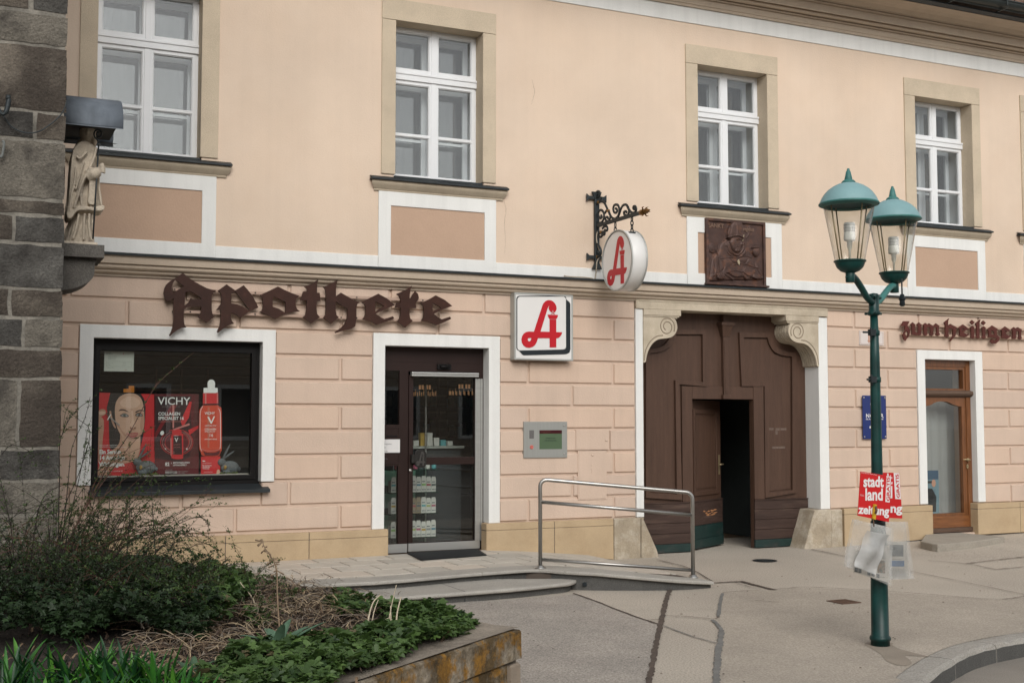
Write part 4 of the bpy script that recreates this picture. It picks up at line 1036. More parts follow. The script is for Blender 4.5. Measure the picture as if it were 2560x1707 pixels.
mb.build('notice_sheet', [M('paper', (.62, .64, .58), .8), m_ink, m_red], label='white printed notice taped inside the top of the shop window', cat='notice')
# felt rabbits and moss
m_felt = M('grey_felt', (.16, .175, .185), .95, var=.2, vscale=40, fine=.2, bump=.6, bscale=150)
def rabbit(px_, d, lab, flip):
    cx_, cz_ = ZP(px_, 1375, d); s = .115; f = -1 if flip else 1
    R_ = empty('felt_rabbit', (cx_, d, glz0), lab, 'rabbit figure', 'felt rabbits in the shop window')
    mb = MB(); mb.sphere((cx_, d, cz_+.005), s*.85, s*.5, s*.62); mb.sphere((cx_-f*s*.75, d-.01, cz_+s*.55), s*.38, s*.3, s*.34)
    mb.sphere((cx_+f*s*.8, d, cz_-.01), s*.2); mb.sphere((cx_-f*s*.35, d-.05, cz_-s*.35), s*.4, s*.2, s*.25)
    mb.build('body', m_felt, R_)
    for k, (dx, dz, sp_) in enumerate(((.55, 1.35, .12), (1.0, .75, .10))):
        mb = MB(); b0 = Vector((cx_-f*s*.7, d-.01+.02*k, cz_+s*.75)); b1 = Vector((cx_+f*s*(dx-.55), d+.02*k, cz_+s*(.8+dz)))
        mb.tube([b0.lerp(b1, t) for t in (0, .2, .5, .8, 1)], [.008, .017, .022, .015, .003], 8, flat=.5); mb.build('ear', m_felt, R_)
    mb = MB(); mb.sphere((cx_-f*s*.5, d-.055, cz_+.01), .016, .01, .022, 10, 6); mb.build('ribbon', M('ochre_ribbon', (.40, .24, .06), .8), R_)
rabbit(775, .31, 'grey felt rabbit in front of the poster of the woman', False)
rabbit(1975, .36, 'grey felt rabbit at the right of the red cut-out bottle', False)
m_moss = M('moss', (.10, .13, .03), 1., var=.4, vscale=30, bump=1., bscale=60)
for a, b, d, lab in ((450, 960, .27, 'strip of green moss below the poster of the woman'), (1845, 2130, .31, 'short strip of green moss under the right felt rabbit')):
    mb = MB(); x0 = ZP(a, 1450, d)[0]; x1 = ZP(b, 1450, d)[0]; zz = glz0+.002
    for k in range(int((x1-x0)*90)): 
        x = random.uniform(x0, x1); mb.sphere((x, d+random.uniform(-.03, .03), zz+random.uniform(.0, .02)), random.uniform(.008, .02), None, random.uniform(.008, .018), 6, 4)
    mb.build('moss_strip', m_moss, label=lab, cat='moss')
# small lit amber sign deep in the shop
x0, z1_ = ZP(455, 195, 1.2); x1, z0_ = ZP(602, 290, 1.2)
mb = MB(); mb.plate([(x0, z0_), (x1, z0_), (x1, z1_), ((x0+x1)/2, z1_), ((x0+x1)/2, z1_-.03), (x0, z1_-.035)], [], 1.19, 1.21)
mb.build('amber_lamp', emis('amber_glow', (.8, .28, .04), .22), label='small amber lamp glowing deep inside the shop window above the woman', cat='lamp')

# ================================================================== pharmacy door
Z7 = ZM(900, 820, .39526); y = .15
def r7(a, b, c, d, yy=y):     # zoom rect x a..b, z c..d (c top)
    xm = (a+b)/2; zt = Z7(xm, c, yy)[1]; zb = Z7(xm, d, yy)[1]
    zm_ = (c+d)/2
    return (Z7(a, zm_, yy)[0], Z7(b, zm_, yy)[0], zb, zt)
x0, x1 = PD[0]-.01, PD[1]+.01; zb0 = .172
sL = r7(157, 250, 268, 610); sM = r7(157, 250, 610, 872); sB = r7(157, 245, 872, 1365)
dG = r7(335, 722, 310, 815); dR = r7(335, 712, 862, 1350)
zmidT, zmidB = dG[2], dR[3]
mb = MB(); xs0 = sL[1]; xs1 = r7(300, 302, 400, 500)[0]
xd1 = r7(722, 757, 400, 500)[0]
zk = r7(335, 700, 1350, 1352)[3]; zk0 = zb0
ztl = sL[3]; zsb = sL[2]; zmb = sB[3]
mb.plate([(x0, zb0), (x1, zb0), (x1, PD[3]+.01), (x0, PD[3]+.01)], [rect(PD[0]+.02, xs0, zsb, ztl), rect(PD[0]+.02, xs0-.01, zk, zmb), rect(xs1+.01, PD[1]-.05, zk-.10, r7(335, 700, 276, 277)[3])], y, y+.06)
mb.plate(rect(x0, PD[1]-.001, r7(335, 700, 218, 220)[3], PD[3]), [], y-.004, y)
mb.plate(rect(PD[0], xs0+.0, zmb+.02, zsb-.03), [rect(PD[0]+.01, xs0-.01, zmb+.03, zsb-.04)], y-.006, y)
mb.box(PD[0], xs0+.06, y-.003, y, zmb+.35*(zsb-zmb), zmb+.35*(zsb-zmb)+.0)
door = mb.build('entrance_door', m_brown, B, bevel=.003)
mb = MB(); mb.box(PD[0], xs0+.003, y+.02, y+.026, zsb-.01, ztl+.01); mb.box(PD[0], xs0, y+.02, y+.026, zk-.01, zmb+.01); mb.build('side_pane', m_sglass, door)
# leaf
lf = MB(); yl = y-.012; a, b = xs1+.014, PD[1]-.055; top = r7(335, 700, 300, 302)[3]
lf.plate([(a, zk-.002), (b, zk-.002), (b, top), (a, top)], [rect(dG[0], dG[1], zmidT, dG[3]), rect(dG[0], dG[1], zk+.006, zmidB)], yl, yl+.05)
leaf = lf.build('sliding_leaf', m_brown, door, bevel=.003)
mb = MB(); mb.box(dG[0]-.01, dG[1]+.01, yl+.02, yl+.027, zk, dG[3]+.01); mb.build('leaf_pane', m_sglass, leaf)
mb = MB(); mb.box(a, b+.01, yl-.006, yl+.05, zb0+.01, zk-.003); mb.build('kick_rail', m_alu, leaf, bevel=.002)
mb = MB(); mb.box(PD[0], xs1+.004, y-.006, y-.0005, zb0+.002, zk-.003); mb.build('kick_rail', m_alu, door)
mb = MB(); q = r7(315, 738, 285, 303); mb.box(q[0], q[1], y-.075, y-.013, q[2]+.012, q[3]+.006); mb.box(q[0], q[1], y-.07, y-.013, q[2]-.01, q[2]+.010)
mb.build('light_rail', m_alu, door, bevel=.006)
mb = MB(); q = r7(723, 757, 320, 1343)
for k in range(3): mb.box(q[0]+k*.034, q[0]+k*.034+.026, y-.03+.006*k, y-.012, q[2], q[3])
mb.box(q[0], q[1], y-.0205, y-.0125, q[2]+.01, q[3]-.01); mb.build('jamb_rail', m_alu, door, bevel=.003)
mb = MB(); q = r7(485, 572, 228, 262); cxx, czz = (q[0]+q[1])/2, (q[2]+q[3])/2; wq = (q[1]-q[0])/2
mb.plate(rect(q[0], q[1], q[2], q[3]), [], y-.03, y); mb.sphere((cxx, y-.03, czz), wq*.75, .035, (q[3]-q[2])*.4); mb.build('motion_sensor', m_black, door, bevel=.004)
q = r7(330, 405, 768, 880); cxx, czz = (q[0]+q[1])/2, (q[2]+q[3])/2
def rrect(x0, x1, z0_, z1_, r, n=5):
    P = []
    for cx_, cz_, a0 in ((x1-r, z0_+r, -90), (x1-r, z1_-r, 0), (x0+r, z1_-r, 90), (x0+r, z0_+r, 180)):
        for k in range(n+1): P.append((cx_+r*math.cos(rad(a0+90*k/n)), cz_+r*math.sin(rad(a0+90*k/n))))
    return P
mb = MB(); mb.plate(rrect(q[0]+.005, q[1], q[2], q[3], .05), [], y-.075, y-.045); mb.box(q[0]-.03, q[0]+.03, y-.07, y-.0125, q[2]+.05, q[3]-.05)
hd = mb.build('push_handle', M('handle_bronze', (.03, .028, .026), .4, metal=.4, var=.3, vscale=30), leaf, bevel=.004)
LOGO = [(445,915),(530,650),(620,370),(640,322),(680,278),(720,258),(760,252),(800,260),(840,282),(880,325),(905,372),(915,430),(905,470),(885,500),(862,520),(848,522),(842,465),(834,465),(830,520),(805,510),(775,485),(756,450),(750,415),(755,395),(765,378),(752,378),(740,400),(720,450),(650,680),(580,915),(768,922),(768,660),(905,664),(905,930),(1030,935),(1015,985),(985,1028),(950,1055),(905,1063),(905,1252),(768,1250),(768,1057),(528,1050),(505,1125),(470,1190),(420,1232),(350,1252),(285,1238),(232,1200),(200,1140),(190,1075),(205,1005),(240,950),(290,918),(345,908)]
LHOLE = [(340,1045),(395,1045),(382,1090),(366,1108),(345,1115),(325,1100),(317,1075),(325,1052)]
LCUP = [(728,560),(943,568),(935,610),(920,640),(905,656),(765,650),(748,625),(735,590)]
LX = [(795,545),(830,528),(838,520),(848,528),(880,550),(875,558),(838,538),(800,554)]
def logo(mb, fn, y0, y1, mi=0, tf=None):
    mb.plate([fn(*p) for p in LOGO], [[fn(*p) for p in LHOLE]], y0, y1, mi, tf); mb.plate([fn(*p) for p in LCUP], [], y0, y1, mi, tf); mb.plate([fn(*p) for p in LX], [], y0, y1, mi, tf)
mb = MB(); sc_ = (q[3]-q[2])*.8/1000
logo(mb, lambda a, b: (cxx+(a-600)*sc_*.8, czz-(b-750)*sc_), y-.082, y-.0745); mb.build('emblem', M('emblem_bronze', (.09, .085, .08), .35, metal=.5), hd)
mb = MB(); q = r7(300, 320, 885, 910); mb.lathe([(0, -.018), (.016, -.018), (.018, -.012), (.018, .0)], ((q[0]+q[1])/2+.012, y, (q[2]+q[3])/2), 14, axis='y'); mb.build('lock', m_steel, door)
# letter slot, paper note
mb = MB(); q = r7(165, 235, 680, 688); mb.box(q[0], q[1], y-.006, y+.001, q[2], q[3]); mb.build('letter_slot', m_black, door)
q = r7(150, 251, 703, 787); mb = MB(); mb.box(PD[0]+.002, q[1], y-.008, y-.0065, q[2], q[3], 0)
for k, (s_, r_) in enumerate([('Öffnungszeiten', .8), ('Mo-Fr', .4), ('8-18 Uhr', .45), ('Sa', .2), ('8-12 Uhr', .45)]):
    textmb(mb, s_, .017, PD[0]+.02, q[3]-.055-.04*k, y-.009, .001, 1, 0, .8)
mb.build('opening_hours_note', [M('note_paper', (.62, .61, .60), .8), M('note_ink', (.12, .12, .13), .8)], label='white opening hours note stuck beside the pharmacy door', cat='note')

# interior of the pharmacy: glass shelf with packs, counters, lamps
m_shelf = glass('shelf_glass', (.55, .85, .75), 1.5, .02, 1.6); m_gback = M('shelf_back', (.33, .40, .36), .5, var=.1)
ys = .62
def r7s(a, b, c, d, yy): 
    zm_ = (c+d)/2; return (Z7(a, zm_, yy)[0], Z7(b, zm_, yy)[0], Z7((a+b)/2, d, yy)[1], Z7((a+b)/2, c, yy)[1])
sx0, sx1 = Z7(195, 1000, ys)[0], Z7(480, 1000, ys)[0]
shf = [1370, 1325-0, 1168, 1035, 878]
SR = empty('glass_shelf', ((sx0+sx1)/2, ys, .155), 'glass display shelf standing just inside the pharmacy door', 'shelf')
zsh = []
for c in (1318, 1168, 1035, 892):
    zz = Z7(400, c, ys)[1]; zsh.append(zz); mb = MB(); mb.box(sx0-.02, sx1+.03, ys-.02, ys+.42, zz-.012, zz); mb.build('shelf_board', m_shelf, SR)
mb = MB()
for c0, c1, yy in ((1040, 1065, 0), (1172, 1210, 0), (892, 925, 0)):
    z_a, z_b = Z7(400, c1, ys+.40)[1], Z7(400, c0, ys+.40)[1]; mb.box(sx0, sx1-.10, ys+.40, ys+.41, z_a-.12, z_b)
mb.build('back_panel', m_gback, SR)
mb = MB(); mb.box(sx0-.03, sx1+.04, ys-.03, ys+.43, .156, zsh[0]-.10); mb.build('base', M('shelf_base', (.05, .05, .05), .6), SR)
for x in (sx0-.02, sx1+.02): 
    mb = MB(); mb.box(x-.008, x+.008, ys+.38, ys+.40, zsh[0]-.1, 2.0); mb.build('upright', m_alu, SR)
pk_cols = [(.22, .42, .12), (.10, .13, .14), (.33, .40, .12), (.45, .30, .06), (.10, .22, .30), (.35, .08, .10), (.12, .36, .38), (.40, .10, .16), (.28, .30, .30)]
m_pack = M('pack_white', (.58, .58, .54), .6, var=.05); m_packs = [M('pack_band', c, .6) for c in pk_cols]; m_kraft = M('pack_kraft', (.28, .23, .16), .8)
bx_ = 0; random.seed(5)
rows_nm = ['bottom', 'second', 'third']
for si in range(3):
    n = 9; pw = (sx1-sx0)/n
    for k in range(n):
        a = sx0+k*pw+.002; b = a+pw-.004; zz = zsh[si]+.001; h = .175+random.uniform(-.006, .01)
        P = empty('medicine_pack', ((a+b)/2, ys+.02, zz), 'small white medicine pack with coloured band on the %s glass shelf inside the door' % rows_nm[si], 'medicine pack', 'medicine packs on the %s shelf' % rows_nm[si])
        mb = MB(); yf = ys-.005; yt = .10
        body_ = m_kraft if (si == 1 and k in (2, 4, 5)) else m_pack
        # carton with an open, scalloped crest
        mb.plate([(a, zz), (b, zz), (b, zz+h*.86), ((a+b)/2+.02, zz+h), ((a+b)/2-.02, zz+h), (a, zz+h*.86)], [], yf, yf+.006)
        mb.box(a+.001, b-.001, yf+.0065, yf+yt, zz, zz+h*.72)
        mb.build('carton', body_, P)
        mb = MB(); mb.box(a+.004, b-.004, yf-.002, yf-.0005, zz+h*.40, zz+h*.52); mb.build('band', m_packs[(k*5+si*3) % 9], P)
        mb = MB()
        for q_ in range(3): mb.box(a+.008+q_*pw*.27, a+.008+q_*pw*.27+pw*.16, yf-.002, yf-.0005, zz+.018, zz+.032)
        mb.box(a+.008, b-.012, yf-.002, yf-.0005, zz+h*.62, zz+h*.68); mb.build('print', m_packs[1], P)
# goods on the upper board and counter behind
random.seed(9)
for k in range(7):
    x = sx0+.1+k*.075; zz = zsh[3]+.001; h = random.uniform(.07, .13)
    mb = MB(); mb.lathe([(.024, 0), (.026, .006), (.026, h*.72), (.012, h*.82), (.013, h), (.0, h)], (x, ys+.1, zz), 12); mb.build('bottle', random.choice(m_packs+[m_pack]), label='small bottle on the top board of the glass shelf inside the door', cat='bottle', group='bottles on the top glass board')
z_c = Z7(400, 745, 1.1)[1]
CT = empty('counter', (5.1, 1.2, .155), 'dark sales counter with a pale top behind the glass shelf', 'counter')
mb = MB(); mb.box(4.6, 5.45, 1.05, 1.5, .156, z_c-.03); mb.build('cabinet', M('counter_dark', (.05, .055, .06), .6), CT)
mb = MB(); mb.box(4.58, 5.47, 1.0, 1.52, z_c-.028, z_c); mb.build('counter_top', M('counter_top', (.36, .38, .35), .4), CT)
for k in range(8):
    x = 4.72+k*.085; h = random.uniform(.05, .16) if k > 1 else .30
    mb = MB(); mb.box(x-.032, x+.034, 1.06, 1.14, z_c+.001, z_c+h); mb.build('carton', m_packs[(k*4) % 9] if k % 3 == 0 else m_pack, bevel=.004, label='small carton standing on the counter behind the glass shelf', cat='carton', group='cartons on the counter')
# wall cabinet with dark bottles
CB = empty('wall_cabinet', (5.6, 3, .155), 'dark glazed cabinet at the back of the pharmacy', 'cabinet')
mb = MB(); mb.box(4.9, 6.9, 4.2, 4.55, .156, 2.5); mb.build('carcass', M('cabinet_dark', (.035, .04, .05), .6), CB)
mb = MB()
for k in range(5): mb.box(4.92, 6.88, 3.95, 4.19, .5+k*.42, .52+k*.42)
mb.build('board', M('cabinet_board', (.08, .09, .11), .6), CB)
for k in range(40):
    x = 5.0+(k % 20)*.095; zz = .52+(k//20+2)*.42; mb = MB(); h = random.uniform(.12, .25)
    mb.box(x-.03, x+.035, 4.0, 4.08, zz+.001, zz+h); mb.build('carton', random.choice([m_packs[4], m_packs[1], m_packs[8], m_pack]), label='small carton on the boards of the dark cabinet at the back', cat='carton', group='cartons in the back cabinet')
# crystal chandeliers, lit
m_glow = emis('chandelier_glow', (1., .55, .28), .13)
for i, (a, b, lab) in enumerate(((410, 390, 'lit crystal chandelier seen through the left of the door pane'), (660, 385, 'lit crystal chandelier seen through the right of the door pane'))):
    X, Z = Z7(a, b, 2.6); c_ = empty('chandelier', (X, 2.6, Z), lab, 'chandelier', 'chandeliers inside the pharmacy'); mb = MB()
    for k in range(22):
        an = 2*math.pi*k/22; mb.box(X+.20*math.cos(an)-.004, X+.20*math.cos(an)+.004, 2.6+.20*math.sin(an)-.006, 2.6+.20*math.sin(an)+.006, Z-.08, Z-.02+.02*(k % 2))
    for k in range(8):
        an = 2*math.pi*k/8; mb.box(X+.07*math.cos(an)-.010, X+.07*math.cos(an)+.010, 2.6+.07*math.sin(an)-.010, 2.6+.07*math.sin(an)+.010, Z-.01, Z+.06)
    mb.build('drops', m_glow, c_)
    mb = MB(); mb.tube([(X, 2.6, Z+.05), (X, 2.6, 2.96)], .01, 6); mb.lathe([(.20, 0), (.21, .015), (.2, .03)], (X, 2.6, Z-.03), 24); mb.build('stem', m_iron, c_)
# dark post and hanging things inside
mb = MB(); X = Z7(515, 700, 1.9)[0]; mb.box(X-.05, X+.05, 1.85, 1.95, .156, 2.96); mb.build('shop_post', m_brown, label='dark square post behind the pharmacy door glass', cat='post')
# doormat
dm = [G(935,1275,.16), G(1112,1266,.16), G(1118,1279,.16), G(962,1291,.16)]
mx0, mx1 = 4.50, 5.28; my0, my1 = -.58, -.13
dm = [G(935,1275,.16), G(1098,1266,.16), G(1118,1279,.16), G(967,1291,.16)]
mb = MB(); mb.plate(dm, [], .178, .186, tf=lambda u, v, t: (u, v, t))
mt = mb.build('doormat', M('mat_rubber', (.012, .014, .016), .8), label='black rubber doormat on the platform before the pharmacy door', cat='doormat')
mb = MB(); A_, B_, C_, D_ = [Vector((p[0], p[1], 0)) for p in dm]
for k in range(1, 24):
    t = k/24; p = A_.lerp(B_, t); q = D_.lerp(C_, t); dd = (B_-A_).normalized()*.008
    mb.add([(p.x-dd.x, p.y-dd.y, .190), (p.x+dd.x, p.y+dd.y, .190), (q.x+dd.x, q.y+dd.y, .190), (q.x-dd.x, q.y-dd.y, .190)], [(0, 1, 2, 3)])
for k in range(1, 12):
    t = k/12; p = A_.lerp(D_, t); q = B_.lerp(C_, t); dd = (D_-A_).normalized()*.006
    mb.add([(p.x-dd.x, p.y-dd.y, .192), (p.x+dd.x, p.y+dd.y, .192), (q.x+dd.x, q.y+dd.y, .192), (q.x-dd.x, q.y-dd.y, .192)], [(0, 1, 2, 3)])
mb.build('ribs', M('mat_rib', (.035, .038, .04), .6), mt)

# ================================================================== side door (right)
y = .10
def r2(a, b, c, d, yy=y):
    return (ZS2(a, (c+d)/2, yy)[0], ZS2(b, (c+d)/2, yy)[0], ZS2((a+b)/2, d, yy)[1], ZS2((a+b)/2, c, yy)[1])
tl = r2(495, 690, 432, 532); gl = r2(505, 693, 628, 1192)
zthr = r2(525, 740, 1266, 1268)[3]; ztr0, ztr1 = r2(500, 740, 543, 575)[2:]; 
mb = MB(); x0, x1 = RD[0]-.005, RD[1]+.005
arch = smoothline([(gl[1], ZS2(690, 628, y)[1]), ZS2(650, 619, y), ZS2(620, 605, y), ZS2(597, 600, y), ZS2(570, 600, y), ZS2(545, 606, y), ZS2(520, 620, y), (RD[0]+.055, ZS2(503, 628, y)[1])], 4)
glo = [(RD[0]+.055, gl[2]), (gl[1], gl[2])] + arch
mb.plate(rect(x0, x1, zthr, RD[3]+.01), [rect(RD[0]+.055, tl[1], tl[2], tl[3]), glo], y, y+.06)
xr2 = r2(712, 716, 700, 900)[0]
mb.plate(rect(xr2, RD[1]-.002, zthr, RD[3]-.002), [], y-.012, y); mb.plate(rect(RD[0], xr2-.001, tl[3]+.045, RD[3]-.002), [], y-.012, y)
mb.plate(rect(RD[0]+.03, tl[1]+.025, tl[2]-.025, tl[3]+.025), [rect(RD[0]+.054, tl[1]+.001, tl[2]-.001, tl[3]+.001)], y-.010, y)
sd = mb.build('side_door', m_wood, B, bevel=.004)
mb = MB(); mb.sweep([(y, ztr0-.01), (y-.03, ztr0), (y-.06, ztr0+.02), (y-.07, (ztr0+ztr1)/2), (y-.06, ztr1-.012), (y-.02, ztr1), (y, ztr1+.01)], RD[0], RD[1]+.018)
mb.build('transom_rail', m_oldwood, sd, bevel=.003)
mb = MB(); mb.box(RD[0], xr2, y-.012, y+.001, r2(525, 740, 1205, 1207)[3]-.14, r2(525, 740, 1205, 1207)[3]); mb.box(RD[0], xr2, y-.03, y, zthr+.001, zthr+.02); mb.build('foot_panel', m_wood_h, sd, bevel=.003)
mb = MB(); mb.box(RD[0], RD[1], y-.05, y+.1, .10, zthr-.001); mb.build('threshold', m_oldwood, sd, bevel=.004)
mb = MB(); mb.box(RD[0]+.04, tl[1]+.01, y+.03, y+.036, tl[2]-.01, tl[3]+.01); mb.box(RD[0]+.04, gl[1]+.01, y+.03, y+.036, gl[2]-.01, arch[8][1]+.15); mb.build('pane', m_glass, sd)
hx_, hz_ = ZS2(714, 908, y); mb = MB()
mb.lathe([(.0, -.02), (.02, -.018), (.024, .0)], (hx_, y-.012, hz_), 14, axis='y'); mb.tube([(hx_, y-.03, hz_), (hx_, y-.06, hz_), (hx_-.03, y-.065, hz_+.004), (hx_-.12, y-.06, hz_+.006)], [.008, .009, .009, .006], 8)
lx_, lz_ = ZS2(713, 943, y); mb.plate([(lx_+.018*math.cos(a*.6), lz_+.03*math.sin(a*.6)) for a in range(11)], [], y-.018, y-.012); mb.build('door_handle', m_brass, sd)
mb = MB(); mb.lathe([(.0, -.004), (.006, -.004), (.007, 0)], (lx_, y-.018, lz_), 10, axis='y'); mb.build('keyhole', m_black, sd)
# pale curtain behind the side door glass
mb = MB(); n = 30; vs = []
for k in range(n+1): x = 11.5+1.3*k/n; vs += [(x, .42+.015*math.sin(k*1.7), .2), (x, .42+.015*math.sin(k*1.7), 2.02)]
mb.add(vs, [(2*k, 2*k+2, 2*k+3, 2*k+1) for k in range(n)], True); mb.build('net_curtain', M('net_curtain', (.36, .37, .36), .9, var=.05), sd)
# advert board in the side door
yy = .17; q = r2(500, 566, 965, 1196, yy); x0 = RD[0]-.25
mb = MB(); mb.box(x0, q[1], yy, yy+.012, gl[2]+.0, q[3], 0); zz0, zz1 = gl[2], q[3]; xa = RD[0]+.10
mb.plate([(x0+.02, zz0+.02), (q[1]-.06, zz0+.02), (q[1]-.05, zz0+.22), (q[1]-.12, zz0+.33), (x0+.02, zz0+.36)], [], yy-.003, yy-.001, 1)
mb.plate(ell(q[1]-.09, zz0+.40, .035, .05), [], yy-.004, yy-.001, 3)
mb.box(x0+.02, q[1]-.005, yy-.002, yy-.0008, zz1-.12, zz1-.0, 2)
textmb(mb, 'PURE', .05, q[1]-.20, zz1-.30, yy-.003, .001, 4, 0, .9); textmb(mb, 'ENERGIE', .05, q[1]-.28, zz1-.38, yy-.003, .001, 4, 0, .9)
mb.box(q[1]-.20, q[1]-.09, yy-.003, yy-.0015, zz1-.17, zz1-.14, 1)
mb.build('advert_board', [M('advert_blue', (.17, .27, .31), .5), m_ink, M('advert_dark', (.05, .10, .16), .5), m_skin2, M('advert_ink', (.10, .16, .22), .5)], label='pale blue advertising board leaning inside the side door glass', cat='advert board')
# step
st_ = GZ(2080, 720, .4720)
P = [st_(460, 1322, .1), st_(470, 1338, .1), st_(530, 1352, .1), st_(560, 1356, .1), st_(750, 1340, .1), st_(915, 1316, .1), st_(912, 1306, .1)]
P = [(11.60, -.02), P[1], P[2], P[3], P[4], P[5], (P[5][0]-.08, -.02)]
mb = MB(); mb.plate(P, [], .10, -.02, tf=lambda u, v, t: (u, v, t)); mb.build('door_step', m_conc if 0 else M('step_concrete', (.31, .28, .235), .9, var=.1, vscale=5, fine=.15, bump=.3), label='low concrete step with rounded corner before the wooden side door', cat='step', bevel=.012)

# ================================================================== lettering on the wall
ZA = ZM(400, 660, .32313)
APO = {
'A': ([(178,68),(205,92),(235,115),(275,140),(320,165),(365,188),(400,198),(437,203),(415,222),(403,245),(400,290),(400,345),(404,380),(422,408),(362,453),(288,405),(308,393),(317,370),(320,330),(270,328),(235,330),(205,338),(186,352),(184,400),(186,450),(192,472),(205,490),(170,494),(135,510),(105,532),(80,557),(71,551),(88,520),(100,480),(105,430),(105,300),(106,262),(92,275),(76,287),(50,283),(36,262),(29,225),(34,190),(48,160),(75,135),(118,108)],
      [[(120,122),(102,145),(92,175),(92,205),(106,222),(145,195),(188,172),(150,145)], [(197,215),(235,210),(290,242),(318,262),(318,273),(262,273),(238,264),(232,280),(218,300),(190,322)]]),
'p': ([(516,158),(552,182),(582,204),(615,185),(648,164),(680,200),(715,245),(740,290),(762,337),(725,352),(690,366),(625,416),(600,398),(575,385),(549,376),(548,410),(556,440),(573,460),(540,470),(510,485),(480,508),(450,531),(442,522),(462,480),(470,430),(470,375),(467,354),(437,357),(455,330),(472,310),(476,270),(474,235),(465,218),(450,205)],
      [[(553,228),(568,219),(585,215),(640,285),(692,352),(684,358),(660,342),(640,328),(595,310),(552,304)]]),
'o': ([(913,174),(960,198),(1020,225),(1080,247),(1058,262),(1050,285),(1050,320),(1060,348),(1084,366),(1030,372),(960,388),(895,425),(830,392),(770,370),(790,358),(797,335),(797,290),(793,258),(775,240),(850,205)],
      [[(873,248),(925,270),(971,292),(972,378),(920,345),(872,330)]]),
't': ([(1226,118),(1218,145),(1215,185),(1215,222),(1236,223),(1242,285),(1214,285),(1211,340),(1216,385),(1237,412),(1172,460),(1108,412),(1128,390),(1135,350),(1135,281),(1090,279),(1110,213),(1139,213),(1138,192),(1118,175),(1160,158),(1200,138)], []),
'h': ([(1377,122),(1365,155),(1361,200),(1361,252),(1400,222),(1450,250),(1500,278),(1545,298),(1528,310),(1520,330),(1520,400),(1517,450),(1510,482),(1480,502),(1430,512),(1362,533),(1355,526),(1400,495),(1432,462),(1448,420),(1451,385),(1451,345),(1400,315),(1361,290),(1360,360),(1366,395),(1383,412),(1325,462),(1267,415),(1283,390),(1285,340),(1285,240),(1282,200),(1265,176),(1310,158),(1348,138)], []),
'e': ([(1690,230),(1760,268),(1820,318),(1745,348),(1670,384),(1710,412),(1737,426),(1802,404),(1813,418),(1760,442),(1680,468),(1625,440),(1569,426),(1585,405),(1592,380),(1592,335),(1585,310),(1562,296),(1625,262)], [[(1665,288),(1700,305),(1736,328),(1700,345),(1667,372)]]),
'k': ([(1951,168),(1938,200),(1932,235),(1931,262),(1940,270),(1957,235),(1976,210),(1996,230),(2004,262),(1992,285),(1979,300),(1983,341),(1932,342),(1930,385),(1936,420),(1956,440),(1897,490),(1837,443),(1856,420),(1862,385),(1862,338),(1821,336),(1833,300),(1862,300),(1864,270),(1850,245),(1830,232),(1880,210),(1920,190)], []),
'ee': ([(2135,243),(2205,278),(2262,325),(2185,352),(2119,386),(2150,410),(2180,428),(2245,407),(2253,424),(2195,452),(2140,473),(2080,448),(2025,436),(2038,415),(2044,390),(2042,345),(2036,320),(2017,304),(2080,275)], [[(2108,300),(2145,318),(2176,340),(2140,352),(2110,368)]]),
}
LT = empty('blackletter_sign', (w(780,745)[0], -.06, w(780,745)[1]), 'large dark brown blackletter word Apotheke over the pharmacy window and door', 'shop lettering')
for k in ['A', 'p', 'o', 't', 'h', 'e', 'k', 'ee']:
    P, Hs = APO[k]; mb = MB(); dd = -.095
    mb.plate([ZA(a, b, dd) for a, b in P], [[ZA(a, b, dd) for a, b in h] for h in Hs], dd, dd+.030); mb.build('letter', m_letter, LT)
mb = MB(); a0, a1 = ZA(100, 195, -.05), ZA(2100, 285, -.05); b0, b1 = ZA(100, 365, -.05), ZA(2100, 440, -.05)
zt_ = (a0[1]+a1[1])/2; zb_ = (b0[1]+b1[1])/2
mb.box(a0[0], a1[0], -.064, -.034, zt_-.014, zt_+.014); mb.box(b0[0], b1[0], -.064, -.034, zb_-.014, zb_+.014)
mb.build('mounting_rail', M('rail_paint', (.42, .30, .235), .8), LT)
mb = MB()
for a in (110, 235, 735, 1400, 1520, 2030):
    for zz in (zt_, zb_): X = ZA(a, 250, -.05)[0]; mb.box(X-.012, X+.012, -.0345, .02, zz-.01, zz+.01); mb.lathe([(0, -.006), (.007, -.006), (.008, 0)], (X, -.064, zz), 8, axis='y')
mb.build('bracket', m_iron, LT)
ZH = ZM(2230, 790, .14031)
